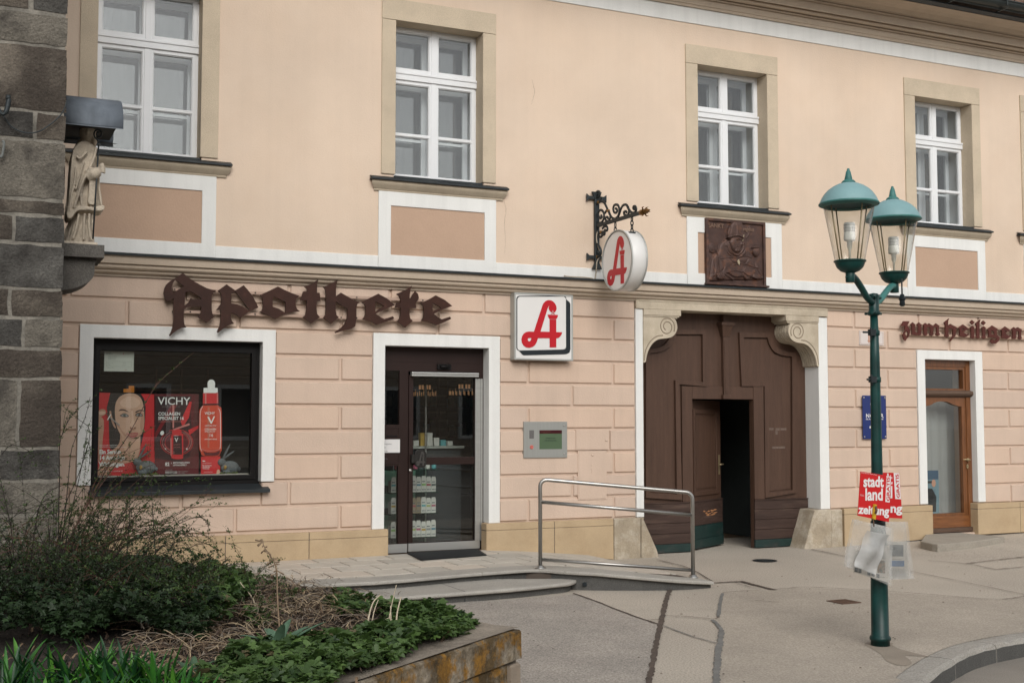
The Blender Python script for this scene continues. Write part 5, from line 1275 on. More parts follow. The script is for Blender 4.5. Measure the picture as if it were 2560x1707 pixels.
ZUM = [
([(205,92),(313,92),(300,125),(280,150),(278,175),(300,205),(322,245),(322,300),(305,355),(240,442),(208,405),(192,330),(215,300),(240,250),(226,222),(240,182),(200,175),(158,182),(180,150)], [[(234,300),(262,262),(290,300),(288,350),(268,388),(245,345)]]),
([(372,110),(420,155),(408,180),(410,270),(466,308),(470,180),(445,150),(485,112),(535,158),(520,185),(522,310),(534,330),(500,345),(470,330),(435,345),(350,322),(358,290),(358,180),(333,155)], []),
([(598,122),(640,155),(665,128),(740,180),(785,130),(850,175),(835,200),(838,300),(862,325),(820,352),(782,325),(795,300),(795,205),(745,195),(735,300),(748,325),(710,358),(672,325),(685,300),(685,200),(630,190),(628,300),(638,325),(598,355),(560,325),(572,300),(572,185),(555,158)], []),
([(1022,42),(1003,90),(1000,180),(1045,138),(1100,170),(1165,205),(1140,230),(1138,345),(1042,450),(1032,442),(1085,360),(1090,240),(1010,205),(1008,330),(1020,355),(985,385),(942,350),(952,320),(952,160),(930,115)], []),
([(1268,148),(1372,228),(1320,255),(1270,285),(1330,325),(1382,308),(1375,330),(1300,382),(1195,345),(1212,320),(1210,240),(1180,215)], [[(1250,213),(1300,235),(1254,264)]]),
([(1428,72),(1475,110),(1435,155),(1392,112)], []), ([(1435,172),(1472,202),(1462,230),(1465,355),(1480,376),(1440,405),(1400,376),(1410,350),(1410,225),(1395,205)], []),
([(1578,62),(1562,120),(1560,360),(1575,380),(1535,408),(1498,380),(1508,350),(1510,180),(1492,130)], []),
([(1632,82),(1675,120),(1635,163),(1592,122)], []), ([(1636,180),(1674,210),(1664,238),(1666,360),(1680,382),(1640,410),(1602,382),(1612,355),(1612,232),(1597,212)], []),
([(1788,168),(1888,230),(1870,258),(1870,330),(1930,382),(1900,450),(1850,490),(1790,490),(1745,455),(1790,405),(1815,425),(1850,440),(1870,402),(1800,385),(1710,370),(1725,345),(1722,265),(1700,240)], [[(1768,245),(1822,280),(1824,335),(1768,322)]]),
([(2018,185),(2110,250),(2075,272),(2020,300),(2080,350),(2122,342),(2112,365),(2050,412),(1945,382),(1962,355),(1962,275),(1940,250)], [[(2000,248),(2040,265),(2004,282)]]),
([(2175,195),(2207,222),(2245,198),(2318,240),(2305,270),(2305,365),(2318,390),(2288,425),(2250,390),(2262,365),(2262,275),(2215,262),(2212,365),(2222,388),(2185,412),(2142,390),(2152,365),(2152,260),(2132,235)], []),
]
LZ = empty('blackletter_sign', (w(2395,828)[0], -.05, w(2395,828)[1]), 'small reddish blackletter words zum heiligen above the wooden side door', 'shop lettering')
for i, (P, Hs) in enumerate(ZUM):
    mb = MB(); dd = -.075; mb.plate([ZH(a, b, dd) for a, b in P], [[ZH(a, b, dd) for a, b in h] for h in Hs], dd, dd+.018); mb.build('letter', m_letter2, LZ)
a0, a1 = ZH(160, 150, -.04), ZH(2352, 240, -.04); b0, b1 = ZH(160, 325, -.04), ZH(2352, 395, -.04)
mb = MB(); z1_ = (a0[1]+a1[1])/2; z2_ = (b0[1]+b1[1])/2
mb.box(a0[0], a1[0]+3, -.055, -.03, z1_-.013, z1_+.013); mb.box(a0[0], a1[0]+3, -.055, -.03, z2_-.013, z2_+.013); mb.build('mounting_rail', M('rail_paint_light', (.46, .33, .25), .8), LZ)
mb = MB()
for X in (a0[0]+.1, a0[0]+1.0, a0[0]+1.5, a0[0]+2.2):
    for zz in (z1_, z2_): mb.box(X-.01, X+.01, -.0305, .02, zz-.008, zz+.008)
mb.build('bracket', m_iron, LZ)

# ================================================================== square illuminated pharmacy sign
ZB = ZM(1280, 720, .12121)
yf = -.115
c00 = ZB(45, 88, yf); c11 = ZB(1262, 1490, yf)
x0, x1 = (ZB(50, 800, yf)[0], ZB(1258, 800, yf)[0]); z1_ = (ZB(50, 88, yf)[1]+ZB(1272, 150, yf)[1])/2; z0_ = (ZB(20, 1478, yf)[1]+ZB(1262, 1500, yf)[1])/2
SG = empty('pharmacy_sign', ((x0+x1)/2, 0, (z0_+z1_)/2), 'square white light box with red letter A on the wall beside the pharmacy door', 'sign')
mb = MB(); mb.plate(rect(x0, x1, z0_, z1_), [rect(x0+.018, x1-.018, z0_+.018, z1_-.018)], yf-.004, yf+.012)
mb.plate(rect(x0+.001, x1-.001, z0_+.001, z1_-.001), [], yf+.0125, -.001); mb.build('box', m_signg, SG, bevel=.003)
mb = MB(); mb.plate(rect(x0+.019, x1-.019, z0_+.019, z1_-.019), [], yf+.002, yf+.011); mb.build('face', m_signw, SG)
# local map from the drawing to the face (removes the perspective slope)
def sg(a, b):
    u = (a-50)/(1258-50); v = (b-(88+(a-50)*.051))/(1400-(a-50)*.0)
    return (x0+u*(x1-x0), z1_-v*(z1_-z0_)*1.0)
def rr(ax, ay, bx, by, r, n=6):
    P = []
    for cx_, cy_, a0 in ((bx-r, ay+r, -90), (bx-r, by-r, 0), (ax+r, by-r, 90), (ax+r, ay+r, 180)):
        for k in range(n+1): P.append((cx_+r*math.cos(rad(a0+90*k/n)), cy_+r*math.sin(rad(a0+90*k/n))))
    return P
def sgl(P): return [sg(a, b) for a, b in P]
mb = MB()
inn = rr(108, 178, 1112, 1300, 62)
mb.plate(sgl(rr(90, 160, 1118, 1306, 66)), [sgl(inn)], yf-.001, yf+.0015)
blk = [(1112,235),(1185,300),(1202,340)] + [(1202,1300),(1180,1370),(1120,1400),(1060,1404),(235,1404),(205,1385),(130,1292),(160,1306)] + [(1060,1306)] + [(1092,1296),(1112,1270),(1119,1240)]
mb.plate(sgl(blk), [], yf-.002, yf-.0011); mb.build('shadow_frame', m_ink, SG)
mb = MB(); sg2 = lambda a, b: sg(a, b-(40-(a-600)*0)*0)
logo(mb, sg, yf-.003, yf+.001); mb.build('emblem', m_red, SG)

# ================================================================== round hanging sign on a wrought iron bracket
X0 = 6.697; Zx = lambda a, b, X=X0: xpl(1450+a*.17857, 460+b*.17857, X)
def P3(L, X=X0): return [(X, ) + tuple(Zx(a, b, X)) for a, b in L]
BR = empty('sign_bracket', (X0, 0, 3.35), 'black wrought iron scroll bracket with a gilt arrow tip, fixed to the upper wall', 'bracket')
mb = MB(); z1_, z0_ = 4.236, 3.345
mb.plate([(X0-.03, z0_+.06), (X0+.03, z0_+.06), (X0+.03, z1_-.08), (X0-.03, z1_-.08)], [], -.05, -.02)
mb.plate([(X0-.065, z0_-.01), (X0+.065, z0_-.01), (X0+.03, z0_+.06), (X0-.03, z0_+.06)], [], -.05, -.02)
mb.plate([(X0-.03, z1_-.08), (X0+.03, z1_-.08), (X0+.065, z1_), (X0-.065, z1_)], [], -.05, -.02)
for zz in (xpl(1450, 460+235*.17857, 6.6)[1], Zx(150, 1050)[1]):
    for s in (-1, 1): mb.plate([(X0+s*.031, zz-.02), (X0+s*.10, zz-.02), (X0+s*.13, zz-.045), (X0+s*.13, zz+.045), (X0+s*.10, zz+.02), (X0+s*.031, zz+.02)], [], -.045, -.018)
mb.build('wall_bar', m_iron, BR, bevel=.004)
mb = MB(); zarm = 3.838
mb.box(X0-.016, X0+.016, -1.04, -.05, zarm-.020, zarm+.020); mb.build('arm', m_iron, BR, bevel=.004)
mb = MB(); mb.lathe([(.0, .0), (.03, .002), (.032, -.04), (.018, -.05), (.014, -.07), (.03, -.09), (.014, -.11), (.028, -.12), (.0, -.20)], (X0, -1.03, zarm), 12, axis='y')
for k in range(6):
    a = k*math.pi/3; mb.tube([(X0+.01*math.cos(a), -1.09, zarm+.01*math.sin(a)), (X0+.05*math.cos(a), -1.10, zarm+.05*math.sin(a)), (X0+.055*math.cos(a), -1.14, zarm+.055*math.sin(a))], [.009, .008, .002], 6)
mb.build('arrow_tip', m_gold, BR)
def spiral(c, r0, r1, a0, turns, n=22): return [(c[0]+(r0+(r1-r0)*k/n)*math.cos(a0+turns*2*math.pi*k/n), c[1]+(r0+(r1-r0)*k/n)*math.sin(a0+turns*2*math.pi*k/n)) for k in range(n+1)]
mb = MB(); r = .0105
scr = [
 [(215,240),(235,175),(225,140),(245,105),(275,115),(280,150),(262,185),(240,175),(238,150),(255,140)],
 [(262,255),(230,300),(212,370),(210,440),(222,510),(262,548),(300,540),(330,490),(335,420),(310,372),(275,372),(255,410),(262,455),(290,480),(305,460),(295,440)],
 [(262,255),(300,245),(340,262),(375,330),(405,400),(440,465),(480,490),(515,475),(540,430),(552,370),(540,310),(510,290),(480,300),(465,345),(475,390),(500,405),(520,385),(515,355),(495,345)],
 [(505,478),(540,450),(570,360),(600,305),(635,290),(665,310),(685,360),(680,420),(650,442),(620,425),(615,395),(640,385),(655,400)],
 [(660,310),(690,365),(720,400),(755,405),(785,375),(785,330),(760,312),(745,330),(750,350),(768,352)],
 [(400,385),(425,440),(415,495),(385,525),(358,500),(362,470),(385,465),(395,485)], [(395,380),(370,375),(350,410)],
 [(215,625),(245,630),(262,680),(258,720),(285,742),(310,725),(305,690),(280,685),(272,705)],
 [(315,625),(345,595),(378,600),(385,640),(365,655),(345,640)], [(300,680),(330,670),(350,690),(335,712),(318,700)],
 [(230,640),(222,720),(232,800),(262,860),(290,920),(290,980),(262,1020),(240,1010),(235,960),(262,950),(262,980)],
 [(262,255),(290,230),(302,180)]]
for L in scr: mb.tube(P3(smoothline(L, 4)), r, 7, flat=1.5)
mb.build('scroll', m_iron, BR)
for a, b in ((262,255),(395,378),(300,672),(240,1020)):
    q = Zx(a, b); mb = MB(); mb.box(X0-.018, X0+.018, q[0]-.014, q[0]+.014, q[1]-.014, q[1]+.014); mb.build('gilt_collar', m_gold, BR, bevel=.004)
# round sign
RY, RZ, RR, RX0, RX1 = -.665, 3.357, .335, 6.600, 6.795
RS = empty('round_sign', ((RX0+RX1)/2, RY, RZ-RR), 'round white drum sign with the red letter A hanging from the iron bracket', 'sign')
mb = MB(); mb.lathe([(RR-.012, RX0), (RR, RX0+.006), (RR, RX1-.006), (RR-.012, RX1)], (0, RY, RZ), 64, axis='x', capb=False, capt=False)
mb.lathe([(0, RX1-.012), (RR-.012, RX1-.012)], (0, RY, RZ), 64, axis='x', capb=False, capt=False); mb.build('drum', m_signw, RS)
mb = MB(); mb.lathe([(0, RX0+.006), (RR-.014, RX0+.006)], (0, RY, RZ), 64, axis='x', capb=False, capt=False, smooth=False); mb.build('face', M('sign_face', (.78, .765, .74), .4), RS)
mb = MB(); mb.lathe([(RR+.001, RX0-.002), (RR+.005, RX0-.002), (RR+.005, RX0+.012), (RR+.001, RX0+.012), (RR-.014, RX0-.001), (RR+.001, RX0-.002)], (0, RY, RZ), 64, axis='x', capb=False, capt=False); mb.lathe([(RR+.001, RX1-.012), (RR+.006, RX1-.012), (RR+.006, RX1+.003), (RR+.001, RX1+.003)], (0, RY, RZ), 64, axis='x', capb=False, capt=False)
mb.build('rim', m_signg, RS)
def lg(a, b):      # drawing -> (y, z): the front face is read from the left of the building
    k = .79*2*RR/1000; return (RY-(a-615)*k*.98, RZ-(b-742)*k)
mb = MB(); logo(mb, lg, 0, .004, tf=lambda u, v, t: (RX0+.0055-.004+t*.9, u, v)); mb.build('emblem', m_red, RS)
for (a, b0, b1, X) in ((495, 545, 645, X0), (727, 470, 685, X0)):
    mb = MB(); yy = Zx(a, b0)[0]; za = zarm-.02; zb = RZ+math.sqrt(max(RR**2-(yy-RY)**2, .001))
    n = 3 if b1 < 660 else 4; hh = (za-zb)/n
    for k in range(n):
        cz = za-(k+.5)*hh; pts = [(X0+(.016*math.cos(t) if k % 2 else 0), yy+(0 if k % 2 else .016*math.cos(t)), cz+hh*.62*math.sin(t)) for t in [2*math.pi*j/14 for j in range(15)]]
        mb.tube(pts, .006, 6)
    mb.box(X0-.04, X0+.04, yy-.012, yy+.012, zb-.004, zb+.012); mb.build('hanging_chain', m_iron, RS)
# cable of the round sign
mb = MB(); cb = [(X0+.012, -.055, 3.80), (X0-.012, -.058, 3.74), (X0-.014, -.058, 3.66), (X0+.01, -.056, 3.58), (X0+.03, -.056, 3.5), (X0-.01, -.056, 3.42), (X0-.015, -.05, 3.34), (X0-.015, -.03, 3.26), (X0-.03, -.03, 3.215), (X0-.08, -.05, 3.222), (X0-.2, -.08, 3.225), (X0-.36, -.05, 3.228), (X0-.42, -.02, 3.24)]
mb.tube(smoothline(cb, 4), .007, 6); mb.build('cable', M('beige_cable', (.42, .36, .28), .6), label='thin beige cable running down from the iron bracket along the string course', cat='cable')

# ================================================================== bronze relief of a bishop (generic figure)
ZR = ZM(1740, 540, .12121)
rx0, rx1 = ZR(165, 700, 0)[0], ZR(1385, 800, 0)[0]; rz0, rz1 = 3.228, 4.04
rel = empty('bronze_relief', ((rx0+rx1)/2, 0, rz0), 'dark bronze relief of a bishop with mitre and book above the gateway', 'relief')
mb = MB(); mb.plate(rect(rx0, rx1, rz0, rz1), [], -.035, -.0); mb.plate(rect(rx0, rx1, rz0, rz1), [rect(rx0+.035, rx1-.035, rz0+.03, rz1-.035)], -.060, -.0352)
mb.box(rx0-.012, rx1+.03, -.085, -.0, rz0-.0035, rz0+.022); mb.build('panel', m_bronze, rel, bevel=.006)
Wr, Hr = rx1-rx0, rz1-rz0
def rp(a, b):    # drawing px -> wall, with the slope removed
    u = (a-165)/(1385-165); v = (b-(70+u*110))/(1390+u*0); return (rx0+u*Wr, rz1-v*Hr)
def rl(P): return [rp(a, b) for a, b in P]
# carved as a height field: each shape rises from its outline to a rounded plateau
NX, NZ = 170, 200
gx = np.linspace(rx0+.036, rx1-.036, NX); gzv = np.linspace(rz0+.030, rz1-.036, NZ); GX, GZ_ = np.meshgrid(gx, gzv)
HF = np.zeros_like(GX)
def seg_d(P, closed=True):
    D = np.full(GX.shape, 9.); n = len(P)
    for i in range(n if closed else n-1):
        ax, az = P[i]; bx, bz = P[(i+1) % n]; dx, dz = bx-ax, bz-az; L2 = dx*dx+dz*dz+1e-12
        t = np.clip(((GX-ax)*dx+(GZ_-az)*dz)/L2, 0, 1); D = np.minimum(D, np.hypot(GX-ax-t*dx, GZ_-az-t*dz))
    return D
def shape(P, base, amp, r=.03):
    global HF
    Q = rl(smoothline(P+[P[0]], 3)[:-1]); n = len(Q); IN = np.zeros(GX.shape, bool); j = n-1
    for i in range(n):
        xi, zi = Q[i]; xj, zj = Q[j]; c = ((zi > GZ_) != (zj > GZ_)) & (GX < (xj-xi)*(GZ_-zi)/(zj-zi+1e-12)+xi); IN ^= c; j = i
    d = seg_d(Q); h = base+amp*np.sqrt(np.clip(1-(1-np.clip(d/r, 0, 1))**2, 0, 1)); HF = np.where(IN, np.maximum(HF, h), HF)
def line(P, amp, wd=.006):
    global HF
    D = seg_d(rl(smoothline(P, 3)), False); HF = HF+amp*np.exp(-(D/wd)**2)
shape([(565,520),(440,640),(400,800),(300,880),(250,1050),(230,1250),(215,1390),(500,1390),(900,1390),(1330,1390),(1240,1150),(1160,980),(1080,830),(1000,700),(930,610)], .006, .020, .05)
shape([(420,930),(600,900),(760,925),(940,890),(1080,930),(1180,1080),(1240,1150),(1100,1120),(900,1040),(700,1080),(560,1180),(420,1200),(400,1050)], .016, .014, .05)
shape([(540,650),(570,800),(660,900),(800,920),(930,870),(960,780),(950,650),(900,590),(600,560)], .026, .014, .03)
shape([(600,600),(640,720),(690,790),(760,822),(830,790),(860,700),(872,620),(860,520),(760,480),(650,500)], .040, .030, .055)
shape([(835,560),(862,640),(868,668),(815,672),(808,640)], .066, .012, .02)
shape([(735,700),(800,688),(845,705),(800,728),(745,722)], .064, .008, .014); shape([(700,745),(790,738),(825,775),(770,812),(705,790)], .058, .012, .03)
shape([(575,500),(560,400),(600,280),(660,190),(740,150),(800,145),(860,180),(885,300),(890,430),(885,545),(800,500),(690,495),(630,540)], .046, .022, .06)
shape([(535,1215),(650,1290),(760,1330),(880,1320),(960,1395),(1050,1345),(1150,1210),(1000,1150),(920,1130),(860,1210),(700,1180),(600,1190)], .030, .014, .02)
shape([(340,1240),(420,1212),(500,1262),(505,1340),(430,1372),(350,1345)], .040, .018, .03); shape([(1080,1290),(1130,1270),(1260,1380),(1100,1370)], .034, .016, .03)
shape([(1100,740),(1180,720),(1245,720),(1250,830),(1200,910),(1140,880),(1100,800)], .010, .026, .04); shape([(1085,700),(1170,675),(1245,685),(1245,730),(1090,725)], .020, .014, .015)
shape([(225,640),(290,590),(370,620),(400,700),(370,780),(300,815),(235,780),(215,700)], .004, .012, .02); shape([(250,670),(300,650),(345,680),(350,740),(300,770),(255,735)], .012, .010, .02)
for P, a_, w_ in (([(700,1075),(790,1050),(950,1060),(1100,1120),(1235,1150)], .010, .006), ([(450,930),(620,915),(760,925),(940,885),(1080,935)], .008, .006), ([(560,690),(600,800),(700,880),(780,905)], -.010, .007), ([(920,650),(930,760),(860,850),(800,900)], -.010, .007),
    ([(600,640),(640,770),(720,860),(790,880)], .008, .006), ([(900,640),(900,740),(840,830)], .008, .006), ([(725,545),(770,528),(800,548)], .010, .005), ([(820,548),(868,552)], .010, .005), ([(745,570),(790,572)], -.010, .005), ([(830,580),(862,582)], -.008, .005),
    ([(735,712),(800,704),(845,712)], -.010, .003), ([(690,640),(715,720),(700,780)], -.006, .008), ([(740,200),(750,330),(745,480)], .010, .007), ([(860,230),(862,380),(860,500)], .006, .005), ([(570,500),(690,470),(800,470),(885,520)], .010, .008), ([(620,290),(600,420),(590,520)], -.012, .008),
    ([(420,1200),(405,1050),(390,900),(380,770)], .020, .006), ([(300,900),(330,1050),(320,1200)], -.010, .010), ([(480,1000),(520,1100),(480,1190)], -.008, .010), ([(640,960),(700,1030),(790,1045)], -.006, .009), ([(1000,960),(960,1030),(880,1050)], -.006, .009), ([(1150,1000),(1190,1180),(1290,1330)], -.010, .009),
    ([(560,1235),(690,1195),(850,1228),(880,1300)], .012, .005), ([(880,1220),(960,1290),(1050,1320)], .012, .006), ([(870,1210),(880,1310)], -.014, .006), ([(650,1290),(760,1330),(880,1322)], .008, .005), ([(365,1262),(400,1340)], -.008, .004), ([(405,1250),(440,1345)], -.008, .004), ([(450,1262),(480,1335)], -.008, .004),
    ([(240,1390),(260,1300),(340,1270)], .010, .007), ([(510,1250),(620,1330),(700,1385)], .012, .008), ([(1060,1330),(1180,1390)], .010, .008), ([(1000,500),(1060,400),(1075,250)], .005, .010)): line(P, a_, w_)
HF += .0012*np.sin(GX*210+GZ_*90)*np.sin(GZ_*230)
mb = MB(); mb.v = [(float(x), float(-.036-h), float(z)) for x, z, h in zip(GX.ravel(), GZ_.ravel(), HF.ravel())]
mb.f = [(j*NX+i, j*NX+i+1, (j+1)*NX+i+1, (j+1)*NX+i) for j in range(NZ-1) for i in range(NX-1)]; mb.sm = [True]*len(mb.f); mb.mi = [0]*len(mb.f)
mb.build('bishop_figure', m_bronze, rel)
mb = MB(); mb.plate(rl([(905,430),(945,440),(930,500),(915,575),(890,560),(900,490)]), [], -.052, -.04); mb.plate(rl([(770,1000),(800,960),(820,1010),(810,1080),(785,1050)]), [], -.078, -.05); mb.build('pale_mark', M('verdigris_pale', (.34, .28, .19), .8), rel)
m_bl_ = M('bronze_letters', (.20, .125, .09), .5, metal=.3)
for t_, a_, b_, h_, x_ in (('SANKT', 215, 268, .055, .95), ('aegidius', 915, 345, .050, .80)): mb = MB(); q = rp(a_, b_); textmb(mb, t_, h_, q[0], q[1], -.046, .008, 0, .001, x_); mb.build('inscription', m_bl_, rel)

# ================================================================== panels on the wall between door and gate
ZT_ = ZM(1290, 1030, .08292)
def rT(a, b, c, d, y): return (ZT_(a, (c+d)/2, y)[0], ZT_(b, (c+d)/2, y)[0], ZT_((a+b)/2, d, y)[1], ZT_((a+b)/2, c, y)[1])
q = rT(237, 1548, 285, 1372, -.02); 
IC = empty('night_service_terminal', ((q[0]+q[1])/2, -.01, q[2]), 'grey metal night service panel with a small green screen on the pink wall', 'intercom')
mb = MB(); mb.plate(rect(*q), [], -.018, .02); mb.build('plate', M('brushed_plate', (.33, .335, .315), .45, metal=.35, var=.06, stretch=(30, 1, 1)), IC, bevel=.002)
s_ = rT(708, 1385, 543, 1112, -.02); mb = MB(); mb.plate(rect(*s_), [], -.0195, -.0182); mb.build('screen', M('screen_green', (.085, .13, .075), .25), IC)
mb = MB(); t_ = rT(708, 1385, 543, 645, -.02); mb.plate(rect(t_[0], t_[1], t_[2], s_[3]), [], -.0205, -.0196, 0)
textmb(mb, 'Apotheke Nachtdienst', .012, s_[0]+.02, t_[2]+.018, -.0212, .001, 1, 0, .8); textmb(mb, 'Bereitschaft', .009, s_[0]+.05, t_[2]+.005, -.0212, .001, 1, 0, .8)
textmb(mb, 'Nachtglocke läuten', .014, (s_[0]+s_[1])/2, ZT_(1000, 795, -.02)[1], -.0212, .001, 2, 0, .8, 'CENTER'); textmb(mb, 'Bitte warten Sie einen Moment', .009, (s_[0]+s_[1])/2, ZT_(1000, 848, -.02)[1], -.0212, .001, 2, 0, .9, 'CENTER'); textmb(mb, 'Wir sind gleich für Sie an der Tür da', .009, (s_[0]+s_[1])/2, ZT_(1000, 880, -.02)[1], -.0212, .001, 2, 0, .9, 'CENTER')
mb.build('screen_text', [M('screen_maroon', (.045, .004, .008), .3), M('screen_txt', (.16, .06, .04), .5), m_ink], IC)
mb = MB(); t_ = rT(405, 542, 543, 795, -.02)
for k in range(8): zz = t_[2]+(t_[3]-t_[2])*(k+.5)/8; mb.box(t_[0], t_[1], -.0195, -.017, zz-.0045, zz+.0045)
mb.build('speaker_slots', M('slot_dark', (.10, .09, .09), .7), IC)
t_ = rT(415, 530, 985, 1118, -.02); cx_, cz_ = (t_[0]+t_[1])/2, (t_[2]+t_[3])/2
mb = MB(); mb.lathe([(.0, -.026), (.010, -.026), (.012, -.018)], (cx_, 0, cz_), 16, axis='y'); mb.lathe([(.0125, -.018), (.015, -.0245), (.021, -.0245), (.022, -.018)], (cx_, 0, cz_), 20, axis='y', capb=False, capt=False); mb.build('bell_button', M('button_red', (.60, .16, .13), .4), IC)
mb = MB()
for a, b in ((1455, 402), (1453, 1250)): v = ZT_(a, b, -.02); mb.lathe([(.0, -.026), (.011, -.024), (.013, -.018)], (v[0], 0, v[1]), 10, axis='y')
mb.build('screw', m_steel, IC)
# meter hatches (flush, painted like the wall)
Z8 = ZM(1240, 700, .48443)
def r8(a, b, c, d, y=0): return (Z8(a, (c+d)/2, y)[0], Z8(b, (c+d)/2, y)[0], Z8((a+b)/2, d, y)[1], Z8((a+b)/2, c, y)[1])
for (a, b, c, d, kx_, kz_, lab) in ((410, 582, 772, 876, 567, 825, 'pink painted square hatch with a round lock in the wall'), (422, 570, 880, 1132, 496, 902, 'tall pink painted meter hatch low in the wall behind the handrail')):
    q = r8(a, b, c, d); HT = empty('meter_hatch', ((q[0]+q[1])/2, 0, q[2]), lab, 'hatch')
    mb = MB(); mb.plate(rect(*q), [], -.008, .02); mb.plate(rect(q[0]+.012, q[1]-.012, q[2]+.012, q[3]-.012), [], -.011, -.0081); mb.build('hatch_door', m_rust, HT, bevel=.002)
    v = Z8(kx_, kz_); mb = MB(); mb.lathe([(.0, -.018), (.014, -.017), (.017, -.011)], (v[0], 0, v[1]), 12, axis='y')
    if d > 1000:
        for bb in (955, 975, 990): v = Z8(492, bb); mb.lathe([(.0, -.014), (.005, -.0138), (.007, -.011)], (v[0], 0, v[1]), 8, axis='y')
    mb.build('lock', m_rust, HT)
# ================================================================== plaques by the lamp
ZN = ZM(2060, 730, .2551)
def rN(a, b, c, d, y=0): return (ZN(a, (c+d)/2, y)[0], ZN(b, (c+d)/2, y)[0], ZN((a+b)/2, d, y)[1], ZN((a+b)/2, c, y)[1])
q = rN(347, 584, 383, 520, -.01); mb = MB(); mb.plate(rect(*q), [], -.014, .01, 0); mb.plate(rect(q[0]+.012, q[1]-.012, q[2]+.012, q[3]-.012), [rect(q[0]+.017, q[1]-.017, q[2]+.017, q[3]-.017)], -.0152, -.0141, 1)
v = ZN(432, 450, 0); mb.box(v[0]-.010, v[0]+.010, -.0156, -.0145, q[2]+.05, q[3]-.03, 2); mb.plate([(v[0]-.028, q[2]+.06), (v[0], q[2]+.025), (v[0]+.028, q[2]+.06)], [], -.0160, -.0146, 2)
mb.build('arrow_plaque', [M('plaque_pinkish', (.62, .56, .53), .5), M('plaque_line', (.42, .30, .25), .6), M('plaque_arrow', (.45, .22, .14), .6)], label='small white plaque with a downward arrow on the wall behind the lamp post', cat='plaque')
q = rN(377, 608, 1013, 1438, -.03); yb = -.035
NP = empty('blue_plaque', ((q[0]+q[1])/2, yb, q[2]), 'dark blue enamel notary plaque with white writing behind the lamp post', 'plaque')
mb = MB(); mb.plate(rect(*q), [], yb, yb+.006); mb.build('plate', M('plaque_blue', (.008, .022, .13), .3, coat=.3), NP, bevel=.0015)
Wn, Hn = q[1]-q[0], q[3]-q[2]; cxn = (q[0]+q[1])/2; mb = MB()
textmb(mb, 'NOTAR', .095*Hn, cxn, q[2]+.49*Hn, yb-.001, .001, 0, .0015, 1, 'CENTER', spacing=1.12, fit=.74*Wn); textmb(mb, 'DR. FLORIAN KRUMMA', .028*Hn, cxn, q[2]+.442*Hn, yb-.001, .001, 0, .0006, 1, 'CENTER', fit=.74*Wn)
mb.box(q[0]+.28*Wn, q[1]-.28*Wn, yb-.001, yb-.0001, q[2]+.245*Hn, q[2]+.295*Hn); textmb(mb, 'EINGANG', .025*Hn, cxn, q[2]+.085*Hn, yb-.001, .001, 0, .0005, .95, 'CENTER')
for (dx, dz, rx, rz) in ((0, .86, .035, .035), (-.09, .80, .07, .10), (.09, .80, .07, .10), (0, .78, .06, .09), (-.15, .80, .04, .07), (.15, .80, .04, .07), (-.05, .70, .03, .04), (.05, .70, .03, .04)):
    mb.plate([(cxn+(dx+rx*math.cos(t*.7))*Wn*.95, q[2]+(dz+rz*math.sin(t*.7)*.5)*Hn) for t in range(9)], [], yb-.0012-.0001*abs(dx*10)-.00005*int(dz*100-70), yb-.0002)
mb.build('lettering', m_signw, NP)
mb = MB()
for x in (q[0]+.022, q[1]-.022):
    for z in (q[2]+.028, q[3]-.028): mb.lathe([(.0, -.010), (.010, -.008), (.012, 0)], (x, yb, z), 10, axis='y'); mb.box(x-.006, x+.006, yb+.0062, .01, z-.006, z+.006)
mb.build('screw', m_steel, NP)

# ================================================================== platform, steps, handrail
gtl = g5
def G5(P, z): return [G(a, b, z) for a, b in P]
edge = G5([(430,1352),(600,1345),(860,1335),(1060,1318),(1180,1309),(1240,1307)], .174)
def rz_(x): 
    t = (x-5.45)/(7.22-5.45); return .174 - .169*min(max(t, 0), 1)
# ramp edge: follow the photo with falling height
rend = []
for a, b in ((1330,1313),(1450,1322),(1560,1331),(1640,1335)):
    z = .1
    for it in range(6):
        p = G(a, b, z); z = rz_(p[0])
    rend.append((p[0], p[1]))
front = smoothline([(-1.4, edge[0][1]-.1)]+edge+rend, 3)
def fr_y(x):
    for i in range(len(front)-1):
        if front[i][0] <= x <= front[i+1][0]: 
            a, b = front[i], front[i+1]; return a[1]+(b[1]-a[1])*(x-a[0])/(b[0]-a[0])
    return front[-1][1]
PT = empty('entrance_platform', (4, -.8, 0), 'low granite platform with slab paving, two rounded steps and a ramp before the pharmacy', 'steps')
KW = .30
mb = MB(); xs = [-1.4+.2*k for k in range(60)]; xs = [x for x in xs if x < front[-1][0]-.02] + [front[-1][0]-.01]
for i in range(len(xs)-1):
    x0, x1 = xs[i], xs[i+1]
    mb.quad((x0, fr_y(x0)+KW*.9, rz_(x0)-.010), (x1, fr_y(x1)+KW*.9, rz_(x1)-.010), (x1, .04, rz_(x1)-.010), (x0, .04, rz_(x0)-.010))
    mb.quad((x0, fr_y(x0)+.06, rz_(x0)-.03), (x1, fr_y(x1)+.06, rz_(x1)-.03), (x1, fr_y(x1)+.06, -.02), (x0, fr_y(x0)+.06, -.02))
mb.build('bed', m_grout, PT)
